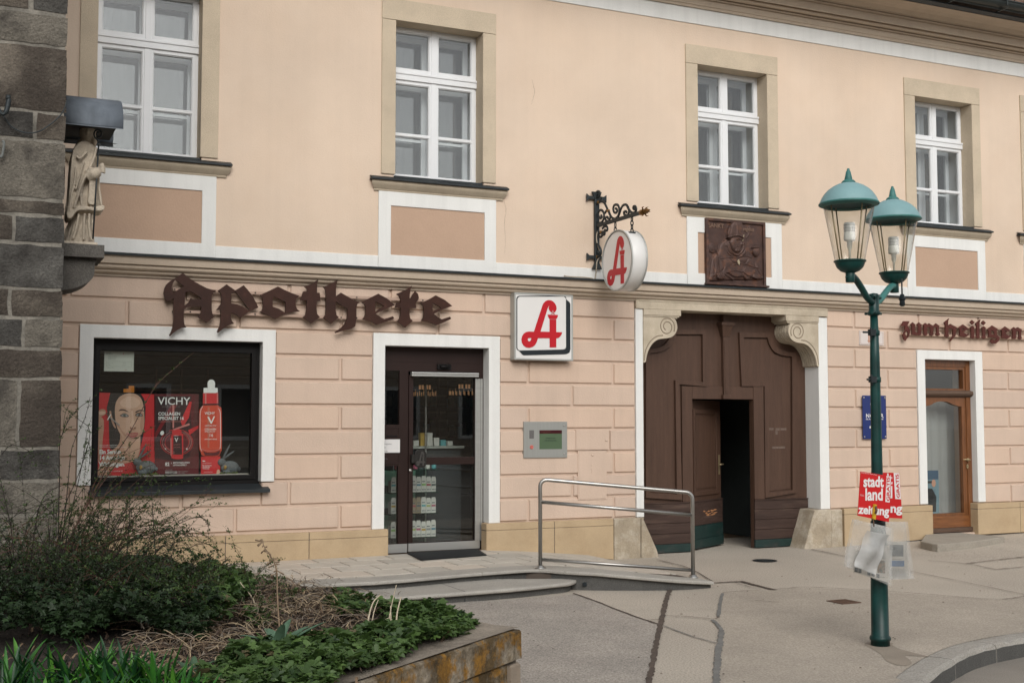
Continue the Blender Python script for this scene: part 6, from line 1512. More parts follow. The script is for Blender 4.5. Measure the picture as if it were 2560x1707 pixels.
# paving slabs in courses parallel to the wall
mb = MB(); random.seed(11)
rows_y = [.03, -.36, -.75, -1.14, -1.53, -1.9]
for r_ in range(len(rows_y)-1):
    y1_, y0_ = rows_y[r_], rows_y[r_+1]; x = -1.4 + (.2 if r_ % 2 else 0)
    while x < front[-1][0]-.02:
        x1 = min(x+.395, front[-1][0]-.01); a, b = x+.008, x1-.008
        la = max(y0_+.014, fr_y(a)+KW+.010); lb = max(y0_+.014, fr_y(b)+KW+.010); hi = y1_-.014
        if la < hi-.02 and lb < hi-.02:
            dz = random.uniform(-.0005, .0005)
            mb.add([(a, la, rz_(a)+dz), (b, lb, rz_(b)+dz), (b, hi, rz_(b)+dz), (a, hi, rz_(a)+dz), (a, la, rz_(a)-.02), (b, lb, rz_(b)-.02), (b, hi, rz_(b)-.02), (a, hi, rz_(a)-.02)],
               [(0,1,2,3),(0,4,5,1),(1,5,6,2),(2,6,7,3),(3,7,4,0)], False, random.choice([0, 0, 0, 1, 2]))
        x = x1
mb.build('paving', [m_tile, M('paving_slab_dark', (.43, .40, .35), .85, var=.12, vscale=2, fine=.15, fscale=120, bump=.3), M('paving_slab_warm', (.52, .46, .39), .85, var=.1, vscale=2, fine=.15, fscale=120, bump=.3)], PT, bevel=.002, seg=1)
def nosing(pts, zfun, width, thick, name, parent, cuts, closed_end=False):
    """granite tread with a rounded front edge, in stones"""
    N = normals(pts); prof = [(0.065, -thick), (.010, -thick+.002), (.001, -thick+.008), (0, -.012), (.006, -.002), (.04, .0), (width, .0)]
    i = 0
    segs = []; cur = [0]
    for i in range(1, len(pts)):
        cur.append(i)
        if any(pts[i-1][0] < c <= pts[i][0] for c in cuts) or i == len(pts)-1: segs.append(cur); cur = [i]
    for sgm in segs:
        mb = MB(); rings = []
        for j, i in enumerate(sgm):
            p, nn = pts[i], N[i]; off = 0
            if j == 0: off = .002
            if j == len(sgm)-1: off = -.002
            t = (-nn[1], nn[0])
            ring = [(p[0]-nn[0]*d + t[0]*off, p[1]-nn[1]*d + t[1]*off, zfun(p[0])+h) for d, h in prof] + [(p[0]-nn[0]*width, p[1]-nn[1]*width, zfun(p[0])-thick)]
            rings.append(ring)
        mb.loft(rings, smooth=False); mb.build(name, m_gran, parent)
cuts1 = [G(555,1346,.16)[0], G(1060,1318,.16)[0], G(1250,1307,.16)[0], G(1560,1331,.03)[0]]
nosing(front, lambda x: rz_(x)+.001, KW, .036, 'top_step_stone', PT, cuts1)
mb = MB()
for i in range(len(front)-1):
    a, b = front[i], front[i+1]
    mb.quad((a[0], a[1]+.055, -.01), (b[0], b[1]+.055, -.01), (b[0], b[1]+.055, rz_(b[0])-.033), (a[0], a[1]+.055, rz_(a[0])-.033))
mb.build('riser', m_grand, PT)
low = G5([(500,1392),(700,1383),(850,1375),(980,1366),(1100,1357),(1200,1349),(1275,1341)], .095)
e1 = G(1310,1337,.095); e2 = G(1324,1331,.095); e3 = G(1318,1325,.095); e4 = G(1280,1323,.095)
lowp = smoothline(low+[e1, e2, e3, e4], 4)
NL = normals(lowp)
mb = MB(); P = [(p[0], p[1]) for p in lowp]; back = [(x, fr_y(x)+.1) for x in (P[-1][0], 4.6, 3.6, 2.2, P[0][0])]
top = P+back
prof_z = [(.0, .04), (.004, .014), (.018, .003), (.04, .0)]
# tread top and rounded front
m_ = len(P); rings = [[(p[0]-n_[0]*d, p[1]-n_[1]*d, .096-h) for p, n_ in zip(P, NL)] for d, h in [(.065, .036), (.010, .034), (.001, .028), (0, .012), (.006, .002), (.04, .0)]]
vs = [v for r in rings for v in r]; fs = []
for i in range(len(rings)-1):
    for k in range(m_-1): fs.append((i*m_+k, i*m_+k+1, (i+1)*m_+k+1, (i+1)*m_+k))
mb.add(vs, fs, True)
inner = [(v[0], v[1]) for v in rings[-1]] + back
tr_ = tessellate_polygon([[Vector((a, b, 0)) for a, b in inner]]); mb.add([(a, b, .096) for a, b in inner], [tuple(t) for t in tr_])
mb.build('lower_step', m_gran, PT)
mb = MB(); 
for i in range(m_-1):
    a, na, b, nb = P[i], NL[i], P[i+1], NL[i+1]; d = .055
    mb.quad((a[0]-na[0]*d, a[1]-na[1]*d, -.01), (b[0]-nb[0]*d, b[1]-nb[1]*d, -.01), (b[0]-nb[0]*d, b[1]-nb[1]*d, .062), (a[0]-na[0]*d, a[1]-na[1]*d, .062))
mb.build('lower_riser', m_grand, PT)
mb = MB(); v = g5(718, 266, .05); mb.box(v[0]-.02, v[0]+.02, fr_y(v[0])+.028, fr_y(v[0])+.036, .04, .075); mb.build('riser_hole', m_ink, PT)
mb = MB()
for xx in (G(1060,1355,.08)[0], G(790,1378,.08)[0]):
    i = min(range(m_), key=lambda k: abs(P[k][0]-xx)); p, n_ = P[i], NL[i]; mb.box(p[0]-.002, p[0]+.002, p[1]+.03, fr_y(p[0])+.05, .092, .0975); mb.box(p[0]-.002, p[0]+.002, p[1]+.038, p[1]+.042, 0, .04)
mb.build('stone_joint', m_ink, PT)
# handrail ----------------------------------------------------------
pL = G(1245, 1306, .174); pR = G(1592, 1327, .0)
pL = (pL[0], fr_y(pL[0])+.10); 
zR0 = 0.02
for it in range(5): pR = G(1592, 1326, zR0); zR0 = rz_(pR[0])
zL0 = .176
def hgt(px, py, p):      # height of a pixel on the vertical through p
    a = ray(px, py); t = math.hypot(p[0], p[1]+CD)/math.hypot(a[0], a[1]); return a[2]*t+CH
tL = hgt(1245*S_, 1100*S_, pL); tR = hgt(1590*S_, 1131*S_, pR); mL = hgt(1245*S_, 1152*S_, pL); mR = hgt(1592*S_, 1182*S_, pR); bL = hgt(1245*S_, 1284*S_, pL); bR = hgt(1592*S_, 1309*S_, pR)
HR = empty('handrail', (pL[0], pL[1], .16), 'brushed stainless steel handrail along the ramp before the gateway', 'handrail')
Ld = Vector((pL[0], pL[1], 0)); Rd = Vector((pR[0], pR[1], 0)); dv = (Rd-Ld).normalized(); r = .0195
def at(t, z): p = Ld.lerp(Rd, t); return (p.x, p.y, z)
mb = MB(); zl = lambda t: tL+(tR-tL)*t; Ln = (Rd-Ld).length; rr_ = .07
pts = [at(0, zL0), at(0, tL-rr_)]
for k in range(1, 7): a = math.pi/2*k/6; pts.append(at(rr_*(1-math.cos(a))/Ln, tL-rr_+rr_*math.sin(a)+(tR-tL)*rr_*(1-math.cos(a))/Ln))
pts.append(at(1-rr_/Ln, zl(1-rr_/Ln)))
for k in range(1, 7): a = math.pi/2*k/6; pts.append(at(1-rr_/Ln+rr_*math.sin(a)/Ln, zl(1-rr_/Ln)-rr_*(1-math.cos(a))))
pts.append(at(1, zR0)); mb.tube(pts, r, 14); mb.build('rail_frame', m_steel, HR)
mb = MB(); mb.tube([at(0, mL), at(1, mR)], r*.9, 12); mb.build('middle_rail', m_steel, HR)
mb = MB(); mb.tube([at(0, bL), at(1, bR)], r*.8, 12); mb.build('bottom_rail', m_steel, HR)
for p, z in ((pL, zL0), (pR, zR0)):
    mb = MB(); mb.lathe([(.055, 0), (.055, .006), (.040, .012), (.036, .028), (.026, .03)], (p[0], p[1], z), 20); mb.build('foot_flange', m_steel, HR)

# ================================================================== street lamp
LX, LY = g(2201, 1614, 0)
SL = empty('street_lamp', (LX, LY, 0), 'dark green double-headed street lamp on the pavement corner', 'street lamp')
def lw(px, py, dx=0): 
    a = ray(px, py); t = (CD+LY)/a[1]; return (a[0]*t, a[2]*t+CH)
def lz(py_, px=2195): return lw(px, py_)[1]
def lr(wpx): return wpx/2560/CF*(LX*math.sin(CYA)+(CD+LY)*math.cos(CYA))*.5
z = {}
s = .28061
zz = lambda b: lw(2200, 1340+b*s)[1]
mb = MB()
R0 = lr(43)
prof = [(R0*1.06, 0), (R0*1.06, zz(925)), (R0*1.16, zz(922)), (R0*1.20, zz(905)), (R0*1.14, zz(888)), (R0*1.0, zz(880)), (R0*.97, zz(500)), (R0*.95, zz(400)), (R0*.93, lz(1345)),]
mb.lathe(prof, (LX, LY, 0), 28)
zc_ = lz(1200); r1 = lr(28); zt = lz(783)
mb.lathe([(R0*.93, lz(1346)), (R0*.90, lz(1335)), (r1*1.05, lz(1290)), (r1, zc_), (r1*.86, lz(900)), (r1*.66, zt)], (LX, LY, 0), 24, capb=False)
mb.build('pole', m_teal, SL)
mb = MB(); r2_ = lr(22)
mb.lathe([(r2_*.9, zt-.02), (r2_*1.5, zt-.012), (r2_*1.5, zt+.006), (r2_*1.15, zt+.015), (r2_*1.12, lz(742)), (r2_*1.2, lz(738)), (r2_*.9, lz(735)), (0, lz(733))], (LX, LY, 0), 20); 
for a in (0, 2.1, 4.2):
    for zc2 in (zt-.003, lz(745)): mb.tube([(LX+r2_*1.2*math.cos(a), LY+r2_*1.2*math.sin(a), zc2), (LX+r2_*2.1*math.cos(a), LY+r2_*2.1*math.sin(a), zc2)], .010, 6)
mb.build('crown', m_teal, SL)
# lanterns: positions of the two heads, arms go left-near and right-far
ZLn = lambda a, b, y: w(2030+a*.24227, 400+b*.24227, y)
yA, yB = LY-.16, LY+.20
def lantern(cxz, cyy, zb, ztop, k, cab=False):
    """lantern with its bowl underside at zb; k scales"""
    c = (cxz, cyy, 0); 
    H = lambda f: zb + (ztop-zb)*f
    mb = MB(); Rd_ = .204*k
    prof = [(Rd_*.985, H(.650)), (Rd_, H(.656)), (Rd_*.995, H(.668)), (Rd_*.965, H(.682)), (Rd_*.955, H(.690)), (Rd_*.90, H(.722)), (Rd_*.80, H(.762)), (Rd_*.68, H(.795)), (Rd_*.52, H(.826)), (Rd_*.36, H(.847)), (Rd_*.24, H(.857))]
    mb.lathe(prof, c, 48, capb=False); inn = [(p[0]-.005, p[1]-.004) for p in prof]; mb.lathe(inn, c, 48, capb=False, capt=False)
    L = mb.build('lantern', m_tealL, SL)
    mb = MB(); mb.lathe([(Rd_*1.0, H(.646)), (Rd_*1.02, H(.652)), (Rd_*1.012, H(.663)), (Rd_*1.0, H(.666)), (Rd_*.80, H(.655)), (Rd_*.80, H(.630)), (Rd_*.86, H(.628)), (Rd_*.97, H(.644))], c, 48, capb=False, capt=False); mb.build('rim', m_tealM, L)
    mb = MB(); mb.lathe([(Rd_*.24, H(.857)), (Rd_*.235, H(.868)), (Rd_*.19, H(.882)), (Rd_*.13, H(.890)), (Rd_*.135, H(.897)), (Rd_*.075, H(.972)), (Rd_*.05, H(.977)), (Rd_*.052, H(.986)), (Rd_*.035, H(.998)), (0, H(1.0))], c, 24); mb.build('finial', m_tealM, L)
    mb = MB(); mb.lathe([(Rd_*.50, H(.115)), (Rd_*.865, H(.640)), (Rd_*.858, H(.640)), (Rd_*.493, H(.115))], c, 48, capb=False, capt=False); mb.build('glass', m_lglass, L)
    mb = MB()
    for q in range(4):
        a = q*math.pi/2+.5+k; mb.tube([(cxz+Rd_*.42*math.cos(a), cyy+Rd_*.42*math.sin(a), H(.118)), (cxz+Rd_*.74*math.cos(a), cyy+Rd_*.74*math.sin(a), H(.65))], .0048, 6)
    mb.lathe([(Rd_*.40, H(.110)), (Rd_*.40, H(.122)), (.0, H(.124))], c, 28); mb.build('glass_rod', m_brass, L)
    mb = MB(); mb.lathe([(0, H(-.0)), (Rd_*.16, H(.0)), (Rd_*.32, H(.018)), (Rd_*.44, H(.050)), (Rd_*.49, H(.082)), (Rd_*.50, H(.100)), (Rd_*.545, H(.104)), (Rd_*.545, H(.116)), (Rd_*.50, H(.119))], c, 40); mb.build('bowl', m_teal, L)
    mb = MB(); mb.lathe([(.030*k, H(-.09)), (.032*k, H(-.085)), (.032*k, H(-.002)), (.030*k, H(.004))], c, 20)
    for a in (0.3, 3.4): mb.tube([(cxz+.03*k*math.cos(a), cyy+.03*k*math.sin(a), H(-.045)), (cxz+.050*k*math.cos(a), cyy+.050*k*math.sin(a), H(-.045))], .007, 6)
    mb.build('socket_collar', m_teal, L)
    mb = MB(); mb.lathe([(.008, H(.12)), (.008, H(.225)), (.016, H(.235)), (.019, H(.300)), (.036, H(.305)), (.040, H(.32)), (.039, H(.375)), (.037, H(.385))], c, 24); mb.build('bulb_base', m_lampw, L)
    mb = MB(); mb.lathe([(.036, H(.385)), (.038, H(.39)), (.038, H(.47)), (.034, H(.477)), (.0, H(.478))], c, 24); mb.build('bulb', M('bulb_glass', (.62, .62, .60), .15), L)
    mb = MB()
    for q in range(3): mb.lathe([(.0385, H(.395+.027*q)), (.0398, H(.397+.027*q)), (.0398, H(.404+.027*q)), (.0385, H(.406+.027*q))], c, 24, capb=False, capt=False)
    mb.build('bulb_fin', m_alu, L)
    return L
hA = ZLn(400, 0, yA); cA = ZLn(397, 1160, yA)[0]*.5+ZLn(330, 90, yA)[0]*.5
zbA, ztA = ZLn(400, 1165, yA)[1], ZLn(330, 82, yA)[1]
zbB, ztB = ZLn(850, 1278, yB)[1], ZLn(816, 270, yB)[1]; cB = ZLn(850, 1270, yB)[0]*.5+ZLn(817, 280, yB)[0]*.5
lA = lantern(ZLn(398, 1100, yA)[0]*.75+ZLn(362, 400, yA)[0]*.25, yA, zbA, ztA, 1.0); 
lB = lantern(ZLn(847, 1200, yB)[0]*.75+ZLn(838, 560, yB)[0]*.25, yB, zbB, ztB, 1.0)
cAx = ZLn(398, 1100, yA)[0]*.75+ZLn(362, 400, yA)[0]*.25; cBx = ZLn(847, 1200, yB)[0]*.75+ZLn(838, 560, yB)[0]*.25
for (cx_, cyy, zb) in ((cAx, yA, zbA), (cBx, yB, zbB)):
    H_ = (ztA-zbA) if cx_ == cAx else (ztB-zbB)
    zs = zb-.04*H_; z_c = lz(760); s_ = 1 if cx_ > LX else -1
    P = [(cx_, cyy, zs+.02), (cx_+(LX-cx_)*.22, cyy+(LY-cyy)*.22, zs-.005), (cx_+(LX-cx_)*.48, cyy+(LY-cyy)*.48, (zs*.6+z_c*.4)), (cx_+(LX-cx_)*.72, cyy+(LY-cyy)*.72, zs*.22+z_c*.78), (LX, LY, z_c)]
    mb = MB(); mb.tube(smoothline(P, 5), .0235, 12); mb.build('arm', m_teal if s_ < 0 else m_tealM, SL)
# dangling cable with plug
v = ZLn(925, 1225, yB-.12); v2 = ZLn(930, 1400, yB-.12); v3 = ZLn(928, 1510, yB-.12)
mb = MB(); mb.tube([(v[0], yB-.12, v[1]), (v2[0], yB-.12, v2[1])], .006, 6); mb.build('plug_cable', m_iron, SL)
mb = MB(); mb.lathe([(.012, v3[1]), (.022, v3[1]+.01), (.018, v3[1]+.04), (.026, v3[1]+.06), (.026, v2[1]-.03), (.014, v2[1]+.01)], (v2[0], yB-.12, 0), 10); mb.build('plug', m_ink, SL)
# clamps with screw on the pole
for b in (400, 858):
    zc2 = w(2180, 730+b*.2551, LY)[1]; rr2 = r1*(.80 if b < 500 else .87)
    mb = MB(); mb.lathe([(rr2, zc2-.02), (rr2+.006, zc2-.018), (rr2+.006, zc2+.018), (rr2, zc2+.02)], (LX, LY, 0), 24, capb=False, capt=False); mb.build('clamp_band', m_teal, SL)
    mb = MB(); mb.box(LX-rr2-.045, LX-rr2+.005, LY-.05, LY-.02, zc2-.022, zc2+.022); mb.tube([(LX-rr2-.03, LY-.035, zc2+.035), (LX-rr2-.03, LY-.035, zc2-.045)], .007, 6); mb.tube([(LX-rr2-.10 if b < 500 else LX-rr2-.07, LY-.035, zc2), (LX-rr2, LY-.035, zc2)], .008, 6)
    mb.build('clamp_screw', m_iron, SL)

# ================================================================== newspaper holders on the lamp post
ZQ = lambda a, b, y: w(2100+a*.20408, 1160+b*.20408, y)
m_bag = bpy.data.materials.new('clear_plastic'); m_bag.use_nodes = True
n_ = m_bag.node_tree; b_ = n_.nodes['Principled BSDF']; b_.inputs['Base Color'].default_value = (.52, .52, .50, 1); b_.inputs['Roughness'].default_value = .25
t_ = n_.nodes.new('ShaderNodeBsdfTransparent'); x_ = n_.nodes.new('ShaderNodeMixShader'); no_ = n_.nodes.new('ShaderNodeTexNoise'); no_.inputs['Scale'].default_value = 6; no_.inputs['Detail'].default_value = 3
ge_ = n_.nodes.new('ShaderNodeNewGeometry'); n_.links.new(ge_.outputs['Position'], no_.inputs['Vector'])
mr_ = n_.nodes.new('ShaderNodeMapRange'); mr_.inputs[1].default_value = .35; mr_.inputs[2].default_value = .7; mr_.inputs[3].default_value = .22; mr_.inputs[4].default_value = .55
n_.links.new(no_.outputs['Fac'], mr_.inputs[0]); n_.links.new(mr_.outputs[0], x_.inputs[0]); n_.links.new(t_.outputs[0], x_.inputs[1]); n_.links.new(b_.outputs[0], x_.inputs[2]); n_.links.new(x_.outputs[0], n_.nodes['Material Output'].inputs[0])
bu_ = n_.nodes.new('ShaderNodeBump'); bu_.inputs['Strength'].default_value = .35; bu_.inputs['Distance'].default_value = .03; n_.links.new(no_.outputs['Fac'], bu_.inputs['Height']); n_.links.new(bu_.outputs[0], b_.inputs['Normal'])
m_flap = m_bag.copy(); m_flap.name = 'milky_plastic'
for q_ in m_flap.node_tree.nodes:
    if q_.type == 'MAP_RANGE': q_.inputs[3].default_value = .5; q_.inputs[4].default_value = .85
    if q_.type == 'BSDF_PRINCIPLED': q_.inputs['Base Color'].default_value = (.46, .46, .45, 1)
m_redc = M('card_red', (.52, .012, .014), .45); m_whc = M('card_white', (.72, .69, .68), .5); m_news = M('newsprint', (.44, .41, .36), .9, var=.1, vscale=20); m_nink = M('news_ink', (.06, .07, .075), .9, var=.5, vscale=30); m_nblue = M('news_blue', (.05, .12, .24), .8, var=.2, vscale=20); m_nmix = M('news_photo', (.22, .14, .08), .8, var=.6, vscale=40, col2=(.05, .07, .05), mask=(30, .45, .6))
def holder(front, y, lab):
    HO = empty('newspaper_holder', (LX, y, .6), lab, 'newspaper holder', 'newspaper holders on the lamp post')
    Q = lambda a, b, dy=0: ZQ(a, b, y+dy)
    mb = MB()
    if front: P = [(253,88),(632,148),(600,708),(217,628)]
    else: P = [(440,100),(728,106),(764,664),(470,650)]
    if not front: P = [(380,98),(728,106),(764,664),(420,650)]
    mb.plate([Q(*p) for p in P], [], y, y+.004); mb.build('header_card', m_redc, HO)
    mb = MB()
    ang = -.135 if front else -.02
    def T(s_, a, b, h, off=.003, fw=None, mi=0, rot=ang, dy=-.002):
        p = Q(a, b); q_ = Q(a, b-h); vert = abs(rot) > 1; kx_, kz_ = (Q(a+100, b)[0]-p[0])/100, (q_[1]-p[1])/h; f_ = fw*(kz_ if vert else kx_) if fw else None; textmb(mb, s_, h*(kx_ if vert else kz_), p[0], p[1], y+dy, .001, mi, off, 1, rot=rot, fit=f_)
    if front:
        T('stadt', 284, 272, 132, .0034, 250, rot=-.03); T('land', 303, 438, 150, .0034, 215, rot=-.03); T('zeitung', 226, 600, 108, .0030, 385, rot=-.08); T('Die persönliche Gratiszeitung', 258, 106, 12, 0, 190)
        mb.plate([Q(568,142), Q(622,150), Q(606,468), Q(554,460)], [], y-.0015, y-.0005, 0)
        T('GRATIS', 603, 452, 36, .0010, 295, 1, math.pi/2-.03, -.003); T('Ihre Region im', 243, 372, 8, 0, 50); T('Überblick', 243, 384, 8, 0, 50)
    else:
        T('stadt', 400, 240, 132, .0034, 240); T('ng', 612, 588, 108, .0030, 145, 0, -.03); T('land', 420, 412, 150, .0034, 215)
        mb.plate([Q(656,106), Q(724,108), Q(745,428), Q(676,424)], [], y-.0015, y-.0005, 0)
        T('GRATIS', 730, 412, 38, .0010, 292, 1, math.pi/2+.05, -.003)
    mb.build('header_print', [m_whc, m_redc], HO)
    # plastic bag with wrinkles
    mb = MB(); nx, nz = 14, 18
    if front: C = [(170,670),(640,780),(600,1480),(90,1330)]; C = [(168,670),(642,782),(625,1490),(60,1250)]
    else: C = [(560,700),(815,700),(925,1080),(850,1420)]; C = [(520,700),(815,702),(900,1400),(520,1410)]
    for layer in (0, 1):
        vs = []
        for j in range(nz+1):
            for i in range(nx+1):
                u, v = i/nx, j/nz
                a = (C[0][0]*(1-u)+C[1][0]*u)*(1-v)+(C[3][0]*(1-u)+C[2][0]*u)*v; b = (C[0][1]*(1-u)+C[1][1]*u)*(1-v)+(C[3][1]*(1-u)+C[2][1]*u)*v
                bulge = .035*math.sin(math.pi*u)*math.sin(math.pi*min(v*1.2, 1)); yy = (-.012-bulge if layer == 0 else .014+bulge*.4)+.006*math.sin(u*6+v*3)+.003*math.sin(v*11-u*4)
                p = ZQ(a, b, y); vs.append((p[0], y+yy, p[1]))
        mb.add(vs, [(j*(nx+1)+i, j*(nx+1)+i+1, (j+1)*(nx+1)+i+1, (j+1)*(nx+1)+i) for j in range(nz) for i in range(nx)], True)
    if front:   # loose flap hanging over the front
        vs = []; C2 = [(330,810),(610,870),(430,1350),(175,1250)]
        for j in range(11):
            for i in range(9):
                u, v = i/8, j/10; a = (C2[0][0]*(1-u)+C2[1][0]*u)*(1-v)+(C2[3][0]*(1-u)+C2[2][0]*u)*v; b = (C2[0][1]*(1-u)+C2[1][1]*u)*(1-v)+(C2[3][1]*(1-u)+C2[2][1]*u)*v
                p = ZQ(a, b, y-.06); vs.append((p[0], y-.065+.014*math.sin(u*7+v*3)+.01*math.sin(v*9), p[1]))
        mb.add(vs, [(j*9+i, j*9+i+1, (j+1)*9+i+1, (j+1)*9+i) for j in range(10) for i in range(8)], True, 1)
    mb.build('plastic_bag', [m_bag, m_flap], HO)
    mb = MB()
    if front: N_ = [(180,1080),(600,1010),(600,1450),(170,1320)]
    else: N_ = [(560,960),(815,962),(838,1398),(560,1390)]
    for q in range(4): mb.plate([(ZQ(a, b, y)[0]+.004*q, ZQ(a, b, y)[1]+.003*q) for a, b in N_], [], y+.001+.003*q, y+.003+.003*q, 0)
    def pic(a, b, c, d, mi): mb.plate([Q(a, c), Q(b, c+(10 if front else 2)), Q(b, d+(10 if front else 2)), Q(a, d)], [], y-.002, y-.0005, mi)
    if front: 
        pic(460, 552, 1170, 1325, 3)
        for a in (180, 225, 335, 385, 445): pic(a, a+36, 1262+int((a-180)*.28), 1310+int((a-180)*.28), 1)
        for k in range(5): pic(470, 552, 1080+k*16, 1086+k*16, 1)
        pic(455, 550, 1372, 1376, 1)
    else: 
        pic(612, 775, 985, 1125, 1); pic(616, 785, 1178, 1248, 2)
        for k in range(9): pic(622, 800, 1275+k*12, 1279+k*12, 4)
        pic(640, 740, 1160, 1163, 1)
    mb.build('newspaper', [m_news, m_nink, m_nblue, m_nmix, M('news_grey', (.25, .24, .22), .9)], HO)
    if front:
        mb = MB(); P = [(398,486),(428,492),(412,678),(382,668)]; mb.plate([Q(*p) for p in P], [], y-.022, y-.005); mb.build('yellow_peg', M('peg_yellow', (.55, .34, .02), .5), HO, bevel=.002)
        mb = MB(); mb.tube([(Q(405,510)[0], y-.027, Q(405,510)[1]), (Q(410,560)[0], y-.032, Q(410,560)[1]), (Q(400,600)[0], y-.027, Q(400,600)[1])], .008, 8); mb.tube([(Q(392,670)[0], y-.01, Q(392,670)[1]), (Q(388,700)[0], y-.02, Q(388,700)[1]), (Q(392,760)[0], y-.02, Q(392,760)[1])], .004, 6); mb.build('wire', M('rusty_wire', (.14, .08, .05), .7, metal=.3), HO)
    # strap round the pole
    zs = Q(430, 740)[1]; mb = MB(); mb.lathe([(R0*.80, zs-.01), (R0*.84, zs-.01), (R0*.84, zs+.01), (R0*.80, zs+.01)], (LX, LY, 0), 20, capb=False, capt=False); mb.build('strap', m_iron, HO)
holder(False, LY+.10, 'rear red newspaper card and clear bag half hidden on the lamp post')
holder(True, LY-.12, 'front red stadt land zeitung card with clear plastic newspaper bag on the lamp post')

# ================================================================== stone pier with statue on the left
PY = -3.2
PRB = Vector((w(146,1400,PY)[0], 0)).x; PRT = w(170,0,PY)[0]; zB_, zT_ = w(146,1400,PY)[1], w(170,0,PY)[1]
def pxr(z): return PRB + (PRT-PRB)*(z-zB_)/(zT_-zB_)
PI = empty('stone_pier', (-1.2, PY, 0), 'dark weathered ashlar pier with pale mortar joints, standing left before the facade', 'stone pier')
PXL = -3.2
mb = MB()
mb.add([(PXL, PY+.012, -.3), (pxr(-.3)-.012, PY+.012, -.3), (pxr(9)-.012, PY+.012, 9), (PXL, PY+.012, 9), (PXL, -.05, -.3), (pxr(-.3)-.012, -.05, -.3), (pxr(9)-.012, -.05, 9), (PXL, -.05, 9)],
  [(0,1,2,3),(7,6,5,4),(0,4,5,1),(1,5,6,2),(2,6,7,3),(3,7,4,0)])
core = mb.build('mortar_core', m_mortar, PI)
cy = [-140, -60, 34, 116, 281, 353, 500, 540, 610, 723, 795, 871, 947, 1121, 1201, 1286, 1348, 1430, 1520, 1620, 1750, 1900]
vj = {1: [62], 4: [80], 7: [33], 9: [29], 10: [64], 12: [57], 13: [10], 15: [-20], 16: [70], 8: [-60], 2: [-30], 3: [-80]}
mb = MB(); random.seed(21)
def zpy(v, X): return w(100, v, PY)[1]
zs_ = [w(120, c, PY)[1] for c in cy]
zs_ = [9.0, 7.6, 6.6, 5.9, 5.4] + zs_ if zs_[0] < 5.2 else zs_
zs_ = sorted(set(round(z_, 3) for z_ in zs_), reverse=True)
def xoff(z): return .022
cnt = 0
for i in range(len(zs_)-1):
    zt, zb = zs_[i]-.014, zs_[i+1]+.014
    if zt-zb < .04 or zt < -.2: continue
    js = []
    for k, L in vj.items():
        if k-1 < len(cy)-1 and abs(w(120, cy[k], PY)[1] - zs_[i]) < .02 or (k == 1 and abs(w(120, cy[1], PY)[1]-zs_[i]) < .02): js = [w(px, 600, PY)[0] for px in L]
    x = PXL; e = []
    left = (min(js) if js else pxr(zt)-random.uniform(.5, .95))
    if not js and random.random() < .99: left = pxr(zt)-random.uniform(.62, 1.0)
    xx = left; pts_ = sorted(js) if js else []
    bl = [PXL]
    xx = (pts_[0] if pts_ else pxr(zt)-random.uniform(.62, 1.0)); tmp = [xx]
    while tmp[-1] > PXL+.9: tmp.append(tmp[-1]-random.uniform(.5, .9))
    bl += sorted(tmp) + pts_[1:]
    bl = sorted(set(bl))
    for j in range(len(bl)):
        a = bl[j]+.014; last_ = (j == len(bl)-1)
        bT = pxr(zt) if last_ else bl[j+1]-.014; bB = pxr(zb) if last_ else bl[j+1]-.014
        if bT-a < .05: continue
        d = random.uniform(-.006, .008); cc = .014
        # irregular rounded block: grid with jitter
        nx, nz = max(3, int((bT-a)/.07)), max(2, int((zt-zb)/.06)); vs = []
        for q in range(nz+1):
            for p_ in range(nx+1):
                u, v = p_/nx, q/nz; X = a+(bB+(bT-bB)*v-a)*u; Z = zb+(zt-zb)*v
                edge_ = min(u*nx, (1-u)*nx, v*nz, (1-v)*nz); y_ = PY - (d+.004+random.uniform(-.004, .004)) if edge_ >= 1 else PY+.012
                jx = random.uniform(-.006, .006) if not (u in (0, 1) and last_ and u == 1) else random.uniform(-.006, .004)
                if edge_ < 1: X += jx; Z += random.uniform(-.006, .006); 
                if edge_ < 1: y_ = PY+.006
                vs.append((X, y_, Z))
        fs = [(q*(nx+1)+p_, q*(nx+1)+p_+1, (q+1)*(nx+1)+p_+1, (q+1)*(nx+1)+p_) for q in range(nz) for p_ in range(nx)]
        mi = random.choice([0, 0, 1, 1, 2] if zt > 1.8 else [1, 2, 2, 1])
        mb.add(vs, fs, True, mi)
        if last_:   # return of the block on the side face
            n0 = len(mb.v)
            vs = []; m2 = 10
            for q in range(nz+1):
                v = q/nz; X = bB+(bT-bB)*v; Z = zb+(zt-zb)*v
                for p_ in range(m2+1): vs.append((X+(.0 if p_ in (0, m2) else random.uniform(-.002, .006))-(.012 if q in (0, nz) else 0), PY+.006+p_*.30, Z))
            mb.add(vs, [(q*(m2+1)+p_, q*(m2+1)+p_+1, (q+1)*(m2+1)+p_+1, (q+1)*(m2+1)+p_) for q in range(nz) for p_ in range(m2)], True, mi)
mb.build('ashlar_blocks', [m_blk, m_blk2, m_blk3], PI)
